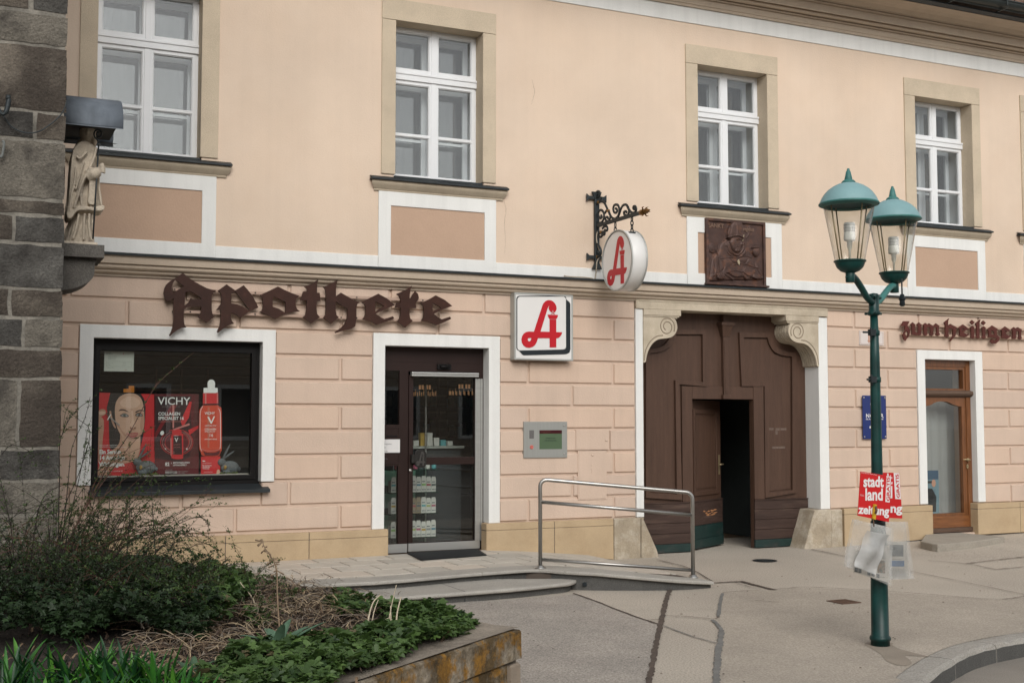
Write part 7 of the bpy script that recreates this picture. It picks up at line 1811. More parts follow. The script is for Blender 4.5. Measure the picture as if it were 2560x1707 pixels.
# corbel, statue, canopy -------------------------------------------------
SY = -2.62; ZS = lambda a, b, y=SY: w(150+a*.32550, 230+b*.32550, y)
xw = pxr(3.)
zc0, zc1 = ZS(170, 1300)[1], ZS(170, 1203)[1]; xc = ZS(328, 1260, SY-.15)[0]
mb = MB(); mb.box(xw-.05, xc, SY-.26, SY+.26, zc0, zc1); xq = ZS(262, 1340, SY-.15)[0]; zq = ZS(60, 1535, SY-.15)[1]
P = [(xw-.05, zc0-.002), (xc-.05, zc0-.002), (xc-.05, zc0-.03), (xq, zc0-.032)] + [(xw-.05+(xq-xw+.05)*math.cos(a), (zc0-.10)+( (zc0-.10)-zq)*-math.sin(a)) for a in [math.pi/2*k/10 for k in range(0, 11)]]
mb.plate(P, [], SY-.20, SY+.20); mb.build('corbel', m_corbel, label='dark stone corbel carrying the bishop statue on the pier', cat='corbel', bevel=.012)
# statue: lofted body
BS = empty('bishop_statue', (ZS(150, 1180)[0], SY, zc1), 'pale limestone statue of a bishop with an iron crozier on the side of the pier', 'statue')
secs = [ # (b, xmin, xmax, depth factor, fold amplitude)
 (1178, 22, 262, .95, .02), (1150, 25, 258, .9, .05), (1120, 40, 250, .9, .10), (1060, 55, 250, .85, .12), (1000, 78, 252, .85, .13), (950, 95, 262, .85, .12), (935, 90, 270, .9, .08),
 (925, 60, 318, .95, .05), (905, 45, 324, .95, .07), (860, 55, 318, .95, .10), (800, 62, 308, .95, .10), (740, 66, 300, .9, .09), (690, 70, 292, .9, .07), (640, 74, 284, .95, .06), (580, 80, 276, .95, .05), (530, 84, 272, .95, .04), (480, 92, 268, .95, .03), (440, 102, 264, .9, .03), (405, 120, 255, .85, .02), (375, 140, 245, .7, .02), (352, 165, 240, .55, .01)]
rings = []; n = 40
for (b, a0, a1, df, am) in secs:
    x0_, z_ = ZS(a0, b); x1_, _ = ZS(a1, b); cx_ = (x0_+x1_)/2; rx = (x1_-x0_)/2; ring = []
    for k in range(n):
        t = 2*math.pi*k/n; f = 1+am*(math.sin(5*t+b*.012)+.6*math.sin(9*t+1+b*.006)+.4*math.sin(14*t))
        ring.append((cx_+rx*f*math.cos(t), SY+rx*df*.85*f*math.sin(t), z_))
    rings.append(ring)
mb = MB(); mb.loft(rings); mb.box(ZS(12, 1190)[0], ZS(272, 1190)[0], SY-.17, SY+.17, zc1, ZS(150, 1172)[1])
# mantle, head, beard, mitre and arm in the same continuous body
def band(L, r, y): mb.tube(smoothline([(ZS(a, b)[0], y+dy, ZS(a, b)[1]) for a, b, dy in L], 4), r, 8, flat=.8)
yF = SY-.115
def slab(P, y0, y1): mb.plate([ZS(a, b) for a, b in smoothline(P+[P[0]], 3)[:-1]], [], y0, y1)
slab([(130,415),(185,405),(240,435),(262,480),(250,540),(225,610),(190,690),(150,770),(120,850),(98,930),(60,985),(40,960),(52,880),(64,740),(72,600),(88,480)], SY-.130, SY+.12)
slab([(212,700),(250,690),(262,760),(262,880),(215,888),(200,870),(205,800)], SY-.150, SY-.02)
slab([(45,905),(75,930),(110,905),(170,895),(240,905),(320,890),(322,925),(280,938),(200,930),(120,935),(80,985),(45,985)], SY-.135, SY+.11)
band([(265,455,-.02),(245,535,-.03),(205,625,-.045),(160,715,-.04),(125,815,-.03),(95,915,-.02)], .013, yF); band([(112,520,-.03),(135,545,-.045),(168,515,-.045),(190,490,-.03)], .012, yF)
band([(110,600,-.03),(100,700,-.035),(75,820,-.03),(60,930,-.02)], .010, yF); band([(170,560,-.035),(140,660,-.04),(105,780,-.035)], .008, yF)
band([(165,720,0),(150,800,0),(155,890,0)], .012, yF-.01); band([(285,660,.02),(290,760,.02),(305,880,.02)], .012, yF); band([(255,760,0),(262,860,0)], .010, yF-.02)
band([(135,950,0),(120,1040,0),(90,1140,0)], .013, yF+.02); band([(180,950,0),(172,1040,0),(170,1150,0)], .011, yF+.01); band([(215,950,0),(212,1040,0),(222,1130,0),(245,1160,0)], .013, yF+.01); band([(240,950,.02),(240,1080,.02)], .010, yF+.02)
hx, hz = ZS(215, 318); mb.sphere((hx, SY, hz), .062, .062, .08, 18, 14); nx_, nz_ = ZS(256, 318); mb.sphere((nx_-.006, SY-.005, nz_), .016, .013, .02, 8, 6)
mb.sphere((hx+.04, SY-.03, hz+.022), .016, .014, .010, 8, 6); mb.sphere((hx-.01, SY-.06, hz-.005), .012, .012, .022, 8, 6)
random.seed(4)
for k in range(14):
    u = random.uniform(-1, 1); a0 = ZS(236+10*random.random(), 340+10*random.random()); a1 = ZS(246+20*random.random(), 395+45*random.random()*(1-abs(u)*.5))
    mb.tube([(a0[0], SY+u*.045, a0[1]), ((a0[0]+a1[0])/2+.010, SY+u*.045, (a0[1]+a1[1])/2), (a1[0], SY+u*.03, a1[1])], [.016, .020, .010], 7)
z_a, z_b = ZS(200, 290)[1], ZS(210, 235)[1]; xa = ZS(165, 280)[0]; xb = ZS(258, 285)[0]; cx_ = (xa+xb)/2; rx = (xb-xa)/2
mb.loft([[(cx_+rx*s*math.cos(2*math.pi*k/20), SY+rx*s*t_*math.sin(2*math.pi*k/20), z) for k in range(20)] for z, s, t_ in ((z_a-.03, .85, .95), (z_a, 1.0, .95), (z_a+.03, 1.0, .85), (z_b, .85, .6), (z_b+.045, .4, .4))])
A = [ZS(215, 668), ZS(250, 655), ZS(285, 640)]
mb.tube([(A[0][0], SY-.12, A[0][1]), (A[1][0], SY-.155, A[1][1]), (A[2][0], SY-.165, A[2][1])], [.052, .046, .034], 12)
hp = ZS(298, 628); mb.sphere((hp[0]-.012, SY-.16, hp[1]), .026, .020, .024, 12, 8)
for k in range(4):
    zf = hp[1]+.022-.014*k; mb.tube([(hp[0]-.014, SY-.178, zf), (hp[0]+.010, SY-.186, zf), (hp[0]+.024, SY-.168, zf-.002), (hp[0]+.016, SY-.150, zf-.002)], [.009, .0095, .0088, .007], 8)
mb.tube([(hp[0]-.014, SY-.17, hp[1]+.026), (hp[0]+.006, SY-.178, hp[1]+.042), (hp[0]+.018, SY-.17, hp[1]+.044)], [.010, .009, .007], 8)
body = mb.build('stone_figure', m_statue, BS)
rm = body.modifiers.new('remesh', 'REMESH'); rm.mode = 'VOXEL'; rm.voxel_size = .0055; rm.use_smooth_shade = True
sm = body.modifiers.new('soft', 'SMOOTH'); sm.factor = .5; sm.iterations = 1
mb = MB(); c0 = ZS(298, 395, SY-.165); c1 = ZS(253, 1130, SY-.165); mb.tube([(c1[0], SY-.165, c1[1]), (c0[0], SY-.165, c0[1])], .0062, 8)
sc = ZS(302, 325, SY-.165); sp = [(sc[0]-.006+(.035-.026*k/26)*math.cos(-1.9-k*.36+math.pi*.0), SY-.165, sc[1]+(.042-.030*k/26)*math.sin(-1.9-k*.36)) for k in range(27)]
mb.tube([(c0[0], SY-.165, c0[1]), (c0[0]-.004, SY-.165, c0[1]+.01)]+sp, .0065, 7); mb.box(c0[0]-.012, c0[0]+.012, SY-.175, SY-.155, c0[1]-.012, c0[1]-.002); mb.build('crozier', m_iron, BS)
# canopy of sheet lead
CY = SY; mb = MB(); xr0 = ZS(488, 250, CY-.33)[0]; zf = ZS(260, 238, CY-.33)[1]; ztop = ZS(260, 62, CY-.0)[1]
prof_ = []
for k in range(13):
    a = -math.pi*.02 + math.pi*1.04*k/12; prof_.append((CY-.33*math.cos(a), zf+(ztop-zf)*max(math.sin(a), -.06)))
prof_in = [(y_*.99+CY*.01, z_-.012) for y_, z_ in reversed(prof_)]
mb.sweep(prof_+prof_in, xw-.04, xr0, smooth=True); cn = mb.build('canopy', m_lead, None, label='curved grey lead canopy sheltering the bishop statue', cat='canopy')
mb = MB(); xb_ = ZS(436, 320, CY+.30)[0]; zb_ = ZS(300, 385, CY+.30)[1]; mb.box(xw-.04, xb_, CY+.30, CY+.325, zb_, zf); mb.build('back_board', M('canopy_back', (.10, .105, .10), .8, var=.2), cn)
mb = MB(); mb.box(xw-.03, xr0-.03, CY-.30, CY+.30, zf+.02, zf+.03); mb.build('soffit', m_leadin, cn)
# iron hook and wire on the pier
ZK = ZM(0, 200, .1) 
mb = MB(); hk = [(-6,268),(4,285),(14,282),(20,262),(22,248)]; mb.tube(smoothline([(w(a, b, PY-.10)[0], PY-.10, w(a, b, PY-.10)[1]) for a, b in hk], 4), [.012]*8+[.017]*9, 8)
mb.tube([(w(20,250,PY-.1)[0], PY-.1, w(20,250,PY-.1)[1]), (w(21,244,PY-.1)[0], PY-.1, w(21,244,PY-.1)[1]+.015)], .016, 8); mb.tube([(w(-8,262,PY-.1)[0], PY-.1, w(-8,262,PY-.1)[1]), (w(-12,262,PY)[0], PY+.01, w(-12,262,PY)[1])], .012, 8)
mb.build('iron_hook', m_iron, label='black iron hook at the left edge of the stone pier', cat='hook')
mb = MB(); mb.tube(smoothline([(w(a, b, PY-.03)[0], PY-.03, w(a, b, PY-.03)[1]) for a, b in [(-10,270),(10,292),(30,318),(62,332),(95,330),(125,312),(150,290),(162,270),(167,250)]], 4), .005, 6); mb.build('wire', m_iron, label='thin black wire sagging across the stone pier towards the canopy', cat='wire')
mb = MB(); mb.tube(smoothline([(w(a, b, PY-.05)[0], PY-.05, w(a, b, PY-.05)[1]) for a, b in [(-4,390),(4,392),(8,375),(10,358),(6,352)]], 4), .010, 6); mb.build('iron_hook', M('rusty_pale_iron', (.16, .17, .16), .7, var=.4), label='small pale rusty hook low at the left edge of the stone pier', cat='hook')

# ================================================================== building across the street (seen only as reflections)
OB = empty('opposite_building', (3, -34, 0), 'plain tan townhouse across the street, seen in the shop window reflections', 'building')
mb = MB(); oy = -31
mb.box(-30, 34, oy-8, oy, -.2, 7.6); mb.build('wall', M('opposite_render', (.70, .60, .48), .9, var=.15, vscale=.4), OB)
mb = MB()
for k in range(12): mb.box(-30, 34, oy+.001, oy+.06, .3+k*.32, .56+k*.32)
mb.build('rustication', M('opposite_bands', (.42, .35, .28), .9), OB)
mb = MB(); wbm = MB()
for k in range(20):
    x = -28+k*3.1
    for z in (1.0, 4.9): mb.box(x-.6, x+.6, oy+.062, oy+.09, z, z+1.7); wbm.plate(rect(x-.75, x+.75, z-.15, z+1.85), [rect(x-.6, x+.6, z, z+1.7)], oy+.062, oy+.12)
mb.build('window_pane', M('opposite_glass', (.03, .035, .04), .1), OB); wbm.build('window_frame', m_white, OB)
mb = MB(); mb.add([(-30.5, oy+.6, 7.6), (34.5, oy+.6, 7.6), (34.5, oy-4, 10.4), (-30.5, oy-4, 10.4), (-30.5, oy-8.5, 7.6), (34.5, oy-8.5, 7.6)], [(0,1,2,3), (3,2,5,4), (0,3,4), (1,5,2), (0,4,5,1)]); mb.build('roof', M('opposite_roof', (.09, .06, .05), .9), OB)

# ================================================================== raised bed wall
PZ = .50
Pc = G(1197, 1443, PZ); Pf = g(893, 1707, PZ)
dF = Vector((Pf[0]-Pc[0], Pf[1]-Pc[1])).normalized(); nF = Vector((dF.y, -dF.x))      # inward normal
if nF.dot(Vector((0, -6))-Vector(Pc)) < 0 and False: nF = -nF
Pb = [G(1050,1413,PZ), G(830,1368,PZ), G(600,1325,PZ)]
dB = Vector((Pb[2][0]-Pc[0], Pb[2][1]-Pc[1])).normalized()
cin = Vector((.6, -5.2))
if nF.dot(cin-Vector(Pc)) < 0: nF = -nF
nB = Vector((dB.y, -dB.x)); 
if nB.dot(cin-Vector(Pc)) < 0: nB = -nB
RW = empty('planter_wall', (Pc[0], Pc[1], 0), 'low raised bed wall with worn stone coping covered in orange lichen', 'retaining wall')
def wallbox(mb, a, b, n, wd, z0_, z1_, j=.004):
    """block from a to b (2D), thickness wd along n, slightly irregular"""
    a = Vector(a); b = Vector(b); t = (b-a).normalized(); L = (b-a).length; m = max(2, int(L/.09)); vs = []
    for k in range(m+1):
        p = a+t*L*k/m
        for (off, z) in ((0, z0_), (0, z1_-.012), (.012, z1_), (wd-.01, z1_), (wd, z1_-.01), (wd, z0_)):
            q = p+n*(off+random.uniform(-j, j)); vs.append((q.x, q.y, z+random.uniform(-j, j)*.7))
    fs = []
    for k in range(m):
        for i in range(5): fs.append((k*6+i, k*6+i+1, (k+1)*6+i+1, (k+1)*6+i))
    fs += [tuple(range(6)), tuple(range((m+1)*6-1, m*6-1, -1))]
    mb.add(vs, fs, False)
random.seed(31)
Pcv = Vector(Pc); cw = .34
mb = MB(); wallbox(mb, Pcv+dF*.002, Pcv+dF*.075, nF, cw, PZ-.15, PZ-.003); mb.build('coping_end', m_lich, RW)
spans = [.079, 1.15, 2.3, 3.4, 4.6]
for i in range(4):
    mb = MB(); wallbox(mb, Pcv+dF*(spans[i]+.003), Pcv+dF*(spans[i+1]-.003), nF, cw, PZ-.155, PZ); mb.build('coping_stone', [m_lich], RW)
mb = MB()          # worn top surface of the coping
for i in range(44):
    a, b = Pcv+dF*(i*.104+.0), Pcv+dF*((i+1)*.104); o1, o2 = .012+random.uniform(0, .008), cw-.012
    mb.quad(*[(p.x, p.y, PZ+.0075+random.uniform(-.0003, .0003)) for p in (a+nF*.014, b+nF*.014, b+nF*o2, a+nF*o2)])
mb.build('coping_top', m_conc, RW)
s0 = .03
for i in range(5):
    mb = MB(); a = Pcv+dF*(.02+i*.95)+nF*.015; b = Pcv+dF*(.02+(i+1)*.95-.012)+nF*.015
    if i == 0: 
        wallbox(mb, Pcv+dF*.012+nF*.0, Pcv+dF*.11+nF*.0, nF, cw-.04, -.02, PZ-.172); mb.build('corner_post', M('corner_stone', (.27, .22, .17), .95, var=.3, vscale=4, bump=.6, bscale=40), RW); mb = MB(); a = Pcv+dF*.12+nF*.022
    wallbox(mb, a, b, nF, cw-.05, -.02, PZ-.158); mb.build('wall_stone', m_lich, RW)
mb = MB(); Pbv = [Pcv+nF*.03]+[Vector(p) for p in Pb]+[Vector(Pb[2])+dB*.9]
for i in range(len(Pbv)-1): wallbox(mb, Pbv[i], Pbv[i+1], nB, .10, -.02, PZ-.005, .006)
mb.build('back_wall', m_conc, RW)
# soil -----------------------------------------------------------------
far = [Vector(Pb[2])+dB*.9, Vector((.9, -.9)), Vector((.2, -.6)), Vector((-3.1, -.6)), Vector((-3.1, -10.5))]
bedpoly = [Pcv+nF*(cw*.9)+nB*.05, Vector(Pb[0])+nB*.04, Vector(Pb[1])+nB*.04, Vector(Pb[2])+nB*.04] + far + [Pcv+dF*4.6+nF*cw*.9]
def inpoly(x, y, P):
    c = False; n = len(P); j = n-1
    for i in range(n):
        xi, yi, xj, yj = P[i][0], P[i][1], P[j][0], P[j][1]
        if (yi > y) != (yj > y) and x < (xj-xi)*(y-yi)/(yj-yi)+xi: c = not c
        j = i
    return c
from mathutils import noise as mnoise
def sz(x, y):
    d = max(0, min(1, (2.6-x)/2.2)); return PZ-.03 + .07*d + .035*mnoise.noise(Vector((x*1.7, y*1.7, 0))) + .012*mnoise.noise(Vector((x*7, y*7, 3)))
mb = MB(); step = .09; idx = {}
nx = int(6.4/step); ny = int(10.2/step)
vs = []; 
for i in range(nx+1):
    for j in range(ny+1): x = -3.1+i*step; yv = -10.5+j*step; vs.append((x, yv, sz(x, yv)))
fs = []
for i in range(nx):
    for j in range(ny):
        x = -3.1+(i+.5)*step; yv = -10.5+(j+.5)*step
        if inpoly(x, yv, bedpoly): fs.append((i*(ny+1)+j, (i+1)*(ny+1)+j, (i+1)*(ny+1)+j+1, i*(ny+1)+j+1))
mb.add(vs, fs, True); mb.build('soil', m_soil, kind='structure')
mb = MB(); mb.quad((-3.1, -10.5, .30), (3.2, -10.5, .30), (.7, -.7, .30), (-3.1, -.7, .30))

# ------------------------------------------------------------------ leaves with numpy
def leafmat(name, c1, c2, c3=None, rough=.55, trans=.25):
    m = bpy.data.materials.new(name); m.use_nodes = True; n = m.node_tree; L = n.links; b = n.nodes['Principled BSDF']; b.inputs['Roughness'].default_value = rough
    at_ = n.nodes.new('ShaderNodeAttribute'); at_.attribute_name = 'tone'
    r = n.nodes.new('ShaderNodeValToRGB'); L.new(at_.outputs['Fac'], r.inputs[0]); r.color_ramp.elements[0].color = (*c1, 1); r.color_ramp.elements[1].color = (*c2, 1)
    if c3: e_ = r.color_ramp.elements.new(.93); e_.color = (*c2, 1); r.color_ramp.elements[-1].color = (*c3, 1)
    L.new(r.outputs[0], b.inputs['Base Color'])
    if trans:
        tl_ = n.nodes.new('ShaderNodeBsdfTranslucent'); L.new(r.outputs[0], tl_.inputs[0]); mx = n.nodes.new('ShaderNodeMixShader'); mx.inputs[0].default_value = trans
        L.new(b.outputs[0], mx.inputs[1]); L.new(tl_.outputs[0], mx.inputs[2]); L.new(mx.outputs[0], n.nodes['Material Output'].inputs[0])
    return m
rng = np.random.default_rng(5)
def leaf_mesh(name, tmpl, faces, P, yaw, tilt, roll, size, tone, mat, parent=None, smooth=False, **kw):
    """instances of a leaf template merged in one mesh"""
    T = np.array(tmpl, float); n = len(P); P = np.array(P, float)
    cy_, sy_ = np.cos(yaw), np.sin(yaw); ct, st_ = np.cos(tilt), np.sin(tilt); cr_, sr_ = np.cos(roll), np.sin(roll)
    X = T[None, :, 0]*size[:, None]; Y = T[None, :, 1]*size[:, None]; Z = T[None, :, 2]*size[:, None]
    X, Z = X*cr_[:, None]+Z*sr_[:, None], -X*sr_[:, None]+Z*cr_[:, None]
    Y, Z = Y*ct[:, None]-Z*st_[:, None], Y*st_[:, None]+Z*ct[:, None]
    X, Y = X*cy_[:, None]-Y*sy_[:, None], X*sy_[:, None]+Y*cy_[:, None]
    V = np.stack([X+P[:, 0:1], Y+P[:, 1:2], Z+P[:, 2:3]], 2).reshape(-1, 3)
    k = len(T); F = np.array(faces); nf = len(F); fv = F.shape[1]
    FF = (F[None]+np.arange(n)[:, None, None]*k).reshape(-1, fv)
    if parent is not None: V = V-np.array(parent_world(parent))
    me = bpy.data.meshes.new(name); me.vertices.add(len(V)); me.vertices.foreach_set('co', V.astype(np.float32).ravel())
    me.loops.add(FF.size); me.loops.foreach_set('vertex_index', FF.astype(np.int32).ravel())
    me.polygons.add(len(FF)); me.polygons.foreach_set('loop_start', np.arange(0, FF.size, fv, dtype=np.int32)); me.polygons.foreach_set('loop_total', np.full(len(FF), fv, dtype=np.int32))
    me.update(calc_edges=True)
    a = me.attributes.new('tone', 'FLOAT', 'POINT'); a.data.foreach_set('value', np.repeat(tone, k).astype(np.float32))
    me.materials.append(mat); o = bpy.data.objects.new(name, me); link(o, parent); tag(o, kw.get('label'), kw.get('cat'), kw.get('group'), kw.get('kind')); return o
# palmate leaf
out = []; lob = [(-150, .45), (-125, .9), (-105, .62), (-88, .50), (-66, .98), (-48, .66), (-36, .52), (-16, 1.0), (0, 1.12), (16, 1.0), (36, .52), (48, .66), (66, .98), (88, .50), (105, .62), (125, .9), (150, .45)]
palm = [(0, -.15, .0)] + [(r*math.sin(rad(a))*.55, r*math.cos(rad(a))*.55, (.07 if r < .7 else -.06)*1.) for a, r in lob]
palf = [(0, i, i+1) for i in range(1, len(lob))]
oval = [(0, 0, 0), (.22, .3, .04), (.26, .6, .05), (0, 1., 0), (-.26, .6, .05), (-.22, .3, .04)]; ovf = [(0, 1, 2, 3), (0, 3, 4, 5)]
m_leaf = leafmat('groundcover_leaf', (.014, .038, .008), (.10, .175, .042), (.12, .10, .05))
m_leafd = leafmat('shaded_leaf', (.006, .017, .005), (.030, .066, .018))  # groundcover leaf darkened: shade on the left of the bed put into its colour
m_twigl = leafmat('twig_leaf', (.018, .040, .007), (.055, .10, .018), (.10, .09, .03))
m_twigd = leafmat('dark_twig_leaf', (.006, .016, .004), (.022, .048, .010))
m_stem = M('twig_bark', (.020, .014, .011), .8, var=.3, vscale=20); m_stemr = M('twig_bark_red', (.075, .032, .02), .7, var=.3, vscale=20)
zv = GZ(500, 1250, .35714)
def wpoly(P, z=.5): return [zv(a, b, z) for a, b in P]
RA = wpoly([(1935,890),(1850,835),(1650,800),(1450,760),(1280,760),(1330,850),(1190,920),(1100,960),(760,1020),(400,1110),(150,1240),(0,1330),(0,1650),(600,1700),(1020,1285),(1200,1215),(1380,1145),(1560,1065),(1800,985)])
RC = wpoly([(850,740),(960,670),(1100,700),(1300,740),(1320,790),(1100,850),(960,840)])
RBk = wpoly([(-30,500),(60,515),(40,900),(-500,900),(-1100,1000),(-1100,420),(-400,420)], .6)
RBr = wpoly([(20,505),(130,520),(280,540),(390,650),(300,760),(220,860),(20,900)], .55)
RD_ = wpoly([(300,860),(420,830),(520,890),(420,930),(300,910)])
def sample(P, n, mind=0):
    xs = [p[0] for p in P]; ys_ = [p[1] for p in P]; out = []; t = 0
    while len(out) < n and t < n*40:
        t += 1; x = rng.uniform(min(xs), max(xs)); y_ = rng.uniform(min(ys_), max(ys_))
        if inpoly(x, y_, P): out.append((x, y_))
    return out
def polyarea(P): return abs(sum(P[i][0]*P[(i+1) % len(P)][1]-P[(i+1) % len(P)][0]*P[i][1] for i in range(len(P)))/2)
def mound(x, y_, amp, f=3.2): return amp*(.5+.5*mnoise.noise(Vector((x*f, y_*f, 7)))*1.6)
def cover(P, dens, h0, amp, smin, smax, mat, name, label, cat, tonebias=0):
    pts = sample(P, int(polyarea(P)*dens)); A = []
    for x, y_ in pts:
        A.append((x, y_, sz(x, y_)+h0*rng.uniform(.15, 1)+max(0, mound(x, y_, amp))))
    n = len(A); tone = np.clip(rng.normal(.45+tonebias, .22, n), 0, .92); tone[rng.random(n) < .012] = 1
    return leaf_mesh(name, palm, palf, A, rng.uniform(0, 6.28, n), rng.normal(.28, .35, n), rng.normal(0, .32, n), rng.uniform(smin, smax, n), tone, mat, kind='stuff', label=label, cat=cat)
cover(RA, 3000, .05, .06, .040, .085, m_leaf, 'groundcover', 'lobed green groundcover leaves along the front coping of the raised bed', 'groundcover')
cover(RC, 2200, .05, .03, .03, .065, m_leaf, 'groundcover', 'small patch of green groundcover at the back edge of the raised bed', 'groundcover')
cover(RD_, 1500, .04, .02, .03, .055, m_leaf, 'groundcover', 'sparse green leaves amid the dead straw', 'groundcover')
cover(RBk, 2300, .08, .10, .030, .060, m_leafd, 'groundcover', 'green leafy mound at the back left of the raised bed, its shade painted in', 'groundcover', .1)  # unlit left part of the mound, shade carried by the leaf colour
RF = [g(a, b, .55) for a, b in ((-260,1480),(100,1470),(420,1500),(560,1560),(500,1600),(300,1610),(-300,1640))]
cover(RF, 2600, .14, .12, .022, .045, m_leafd, 'groundcover', 'low leaves with shade painted in, between the shrubs and the daylily blades', 'groundcover', -.1)
cover(RBr, 2600, .10, .08, .035, .07, m_leaf, 'groundcover', 'green leafy mound at the back of the bed left of the dead straw', 'groundcover', -.05)
# dead straw --------------------------------------------------------------
RS_ = wpoly([(60,660),(300,560),(420,600),(700,640),(1000,680),(1180,760),(1300,900),(1100,990),(760,1040),(400,1130),(200,1230),(0,1320),(-420,1340),(-420,960),(-100,900)])
def straw(P, n, wmin, wmax, lmin, lmax, name, label, cols, lift=.03):
    mb = MB(); pts = sample(P, n)
    for x, y_ in pts:
        a = rng.uniform(0, 6.28); L_ = rng.uniform(lmin, lmax); wd = rng.uniform(wmin, wmax); z = sz(x, y_)+abs(rng.normal(.012, lift)); cv = rng.normal(0, 1.2); m = 5; tlt = rng.normal(0, .16)
        vs = []
        px_, py_ = x, y_
        for k in range(m):
            aa = a+cv*(k/(m-1)-.5)
            if k: px_ += math.cos(aa)*L_/(m-1); py_ += math.sin(aa)*L_/(m-1)
            zz = max(z+tlt*L_*k/(m-1)+.02*math.sin(math.pi*k/(m-1)), sz(px_, py_)+.004); c_, s_ = math.cos(aa+1.57)*wd/2, math.sin(aa+1.57)*wd/2
            vs += [(px_+c_, py_+s_, zz), (px_-c_, py_-s_, zz+wd*.3)]
        mb.add(vs, [(2*k, 2*k+1, 2*k+3, 2*k+2) for k in range(m-1)], True, int(rng.integers(0, len(cols))))
    mb.build(name, cols, kind='stuff', label=label, cat='dead stalks')
sc = [M('straw_pale', (.34, .26, .165), .9, var=.3, vscale=15), M('straw_brown', (.17, .115, .07), .9, var=.3, vscale=15), M('straw_grey', (.22, .18, .14), .9, var=.3, vscale=15), M('straw_dark', (.085, .055, .038), .9, var=.3, vscale=15)]
straw(RS_, 2600, .0025, .006, .06, .26, 'dead_straw', 'tangle of dead brown stalks in the middle of the raised bed', sc)
back = [Vector(p) for p in Pb]; RBe = [back[0]+nB*.0, back[0]+nB*.22, back[2]+nB*.22, back[2]-nB*.03, back[0]-nB*.03]
straw(RBe, 420, .002, .005, .05, .16, 'dead_grass', 'matted dead grass along the back edge of the raised bed', sc, .02)
allbed = wpoly([(1950,900),(1280,760),(300,560),(-1100,420),(-1400,1400),(900,1500),(1380,1145)])
straw(allbed, 900, .003, .012, .02, .06, 'leaf_litter', 'dark dead leaf litter on the soil of the raised bed', [sc[3], sc[1], M('litter_dark', (.05, .032, .022), .9)], .01)
# single dry stalks ------------------------------------------------------
def stalk(L, r, name, label, mat, grp=None, fuzz=0):
    b = zv(*L[0], PZ+.02); y_ = b[1]; pts = []
    for i, (a, c) in enumerate(L): 
        p = w(500+a*.35714, 1250+c*.35714, y_+.02*i); pts.append((p[0], y_+.02*i, p[1]))
    o_ = pts[0]; pts[0] = (o_[0], o_[1], o_[2]-.03)
    P = smoothline(pts, 5); mb = MB(); mb.tube(P, [r*(1-.5*k/len(P)) for k in range(len(P))], 7)
    if fuzz:
        for k in range(26):
            i = int(len(P)*(.45+.54*random.random())); p = P[min(i, len(P)-1)]; v = Vector((random.uniform(-1, 1), random.uniform(-1, 1), random.uniform(-.8, .5))).normalized()*random.uniform(.015, .045)
            mb.tube([p, (p[0]+v.x, p[1]+v.y, p[2]+v.z)], [.0025, .0045], 4)
    mb.build(name, mat, label=label, cat='dry stalk', group=grp)
m_dry = M('bleached_stalk', (.50, .42, .31), .8, var=.2, vscale=20); random.seed(8)
stalk([(1160,908),(1185,800),(1215,710),(1262,662)], .0052, 'dry_stalk', 'leftmost of the bleached stalks, bent at its tip, before the steps', m_dry, 'bleached stalks standing in the bed')
stalk([(1195,890),(1215,790),(1248,695)], .004, 'dry_stalk', 'second bleached stalk from the left, leaning right', m_dry, 'bleached stalks standing in the bed')
stalk([(1308,882),(1340,740),(1375,592)], .0035, 'dry_stalk', 'thinnest and highest of the bleached stalks', m_dry, 'bleached stalks standing in the bed')
stalk([(1335,935),(1336,840),(1334,738)], .0042, 'dry_stalk', 'upright bleached stalk nearest the front among the short ones', m_dry, 'bleached stalks standing in the bed')
stalk([(1370,880),(1380,790),(1408,675)], .0055, 'dry_stalk', 'rightmost and thickest of the bleached stalks', m_dry, 'bleached stalks standing in the bed')
stalk([(563,925),(548,780),(541,640),(537,490),(500,400),(450,325),(436,272)], .0048, 'tall_dry_stalk', 'tall crooked dead flower stalk rising before the sandstone plinth', M('tall_stalk', (.24, .17, .11), .85, var=.3, vscale=15), None, 1)
stalk([(1205,890),(1270,855),(1330,818)], .004, 'dry_stalk', 'bleached stalk lying almost flat towards the upright ones', m_dry)
stalk([(410,785),(370,690),(300,600),(280,570)], .0045, 'dry_stalk', 'dead stalk leaning left at the back of the straw', m_dry)
stalk([(340,620),(345,580),(358,535)], .004, 'dry_stalk', 'short brown stalk at the back edge above the paving', sc[1])
# broad-leaved plants -----------------------------------------------------
def strap(mb, base, yaw, L_, wd, lift, droop, n=9, cup=.25, mi=0, tw=0):
    vs = []; x, y_, z = base; el = lift
    for k in range(n+1):
        t = k/n; prof_w = wd*(math.sin(math.pi*min(t*.92+.08, 1))**.7)*(1 if t < 1 else 0)
        if k: el = lift-droop*t; x += math.cos(yaw)*math.cos(el)*L_/n; y_ += math.sin(yaw)*math.cos(el)*L_/n; z += math.sin(el)*L_/n
        a = yaw+math.pi/2+tw*t; cx_, cy_ = math.cos(a)*prof_w/2, math.sin(a)*prof_w/2
        nxx, nyy, nzz = -math.cos(yaw)*math.sin(el), -math.sin(yaw)*math.sin(el), math.cos(el)
        c = cup*prof_w
        vs += [(x+cx_+nxx*c, y_+cy_+nyy*c, z+nzz*c), (x, y_, z), (x-cx_+nxx*c, y_-cy_+nyy*c, z+nzz*c)]
    mb.add(vs, [f for k in range(n) for f in ((3*k, 3*k+1, 3*k+4, 3*k+3), (3*k+1, 3*k+2, 3*k+5, 3*k+4))], True, mi)
m_tulip = M('tulip_leaf', (.075, .135, .085), .45, var=.2, vscale=12, stretch=(4, 4, 1)); random.seed(12)
b = zv(545, 1085, PZ+.02)
mb = MB()
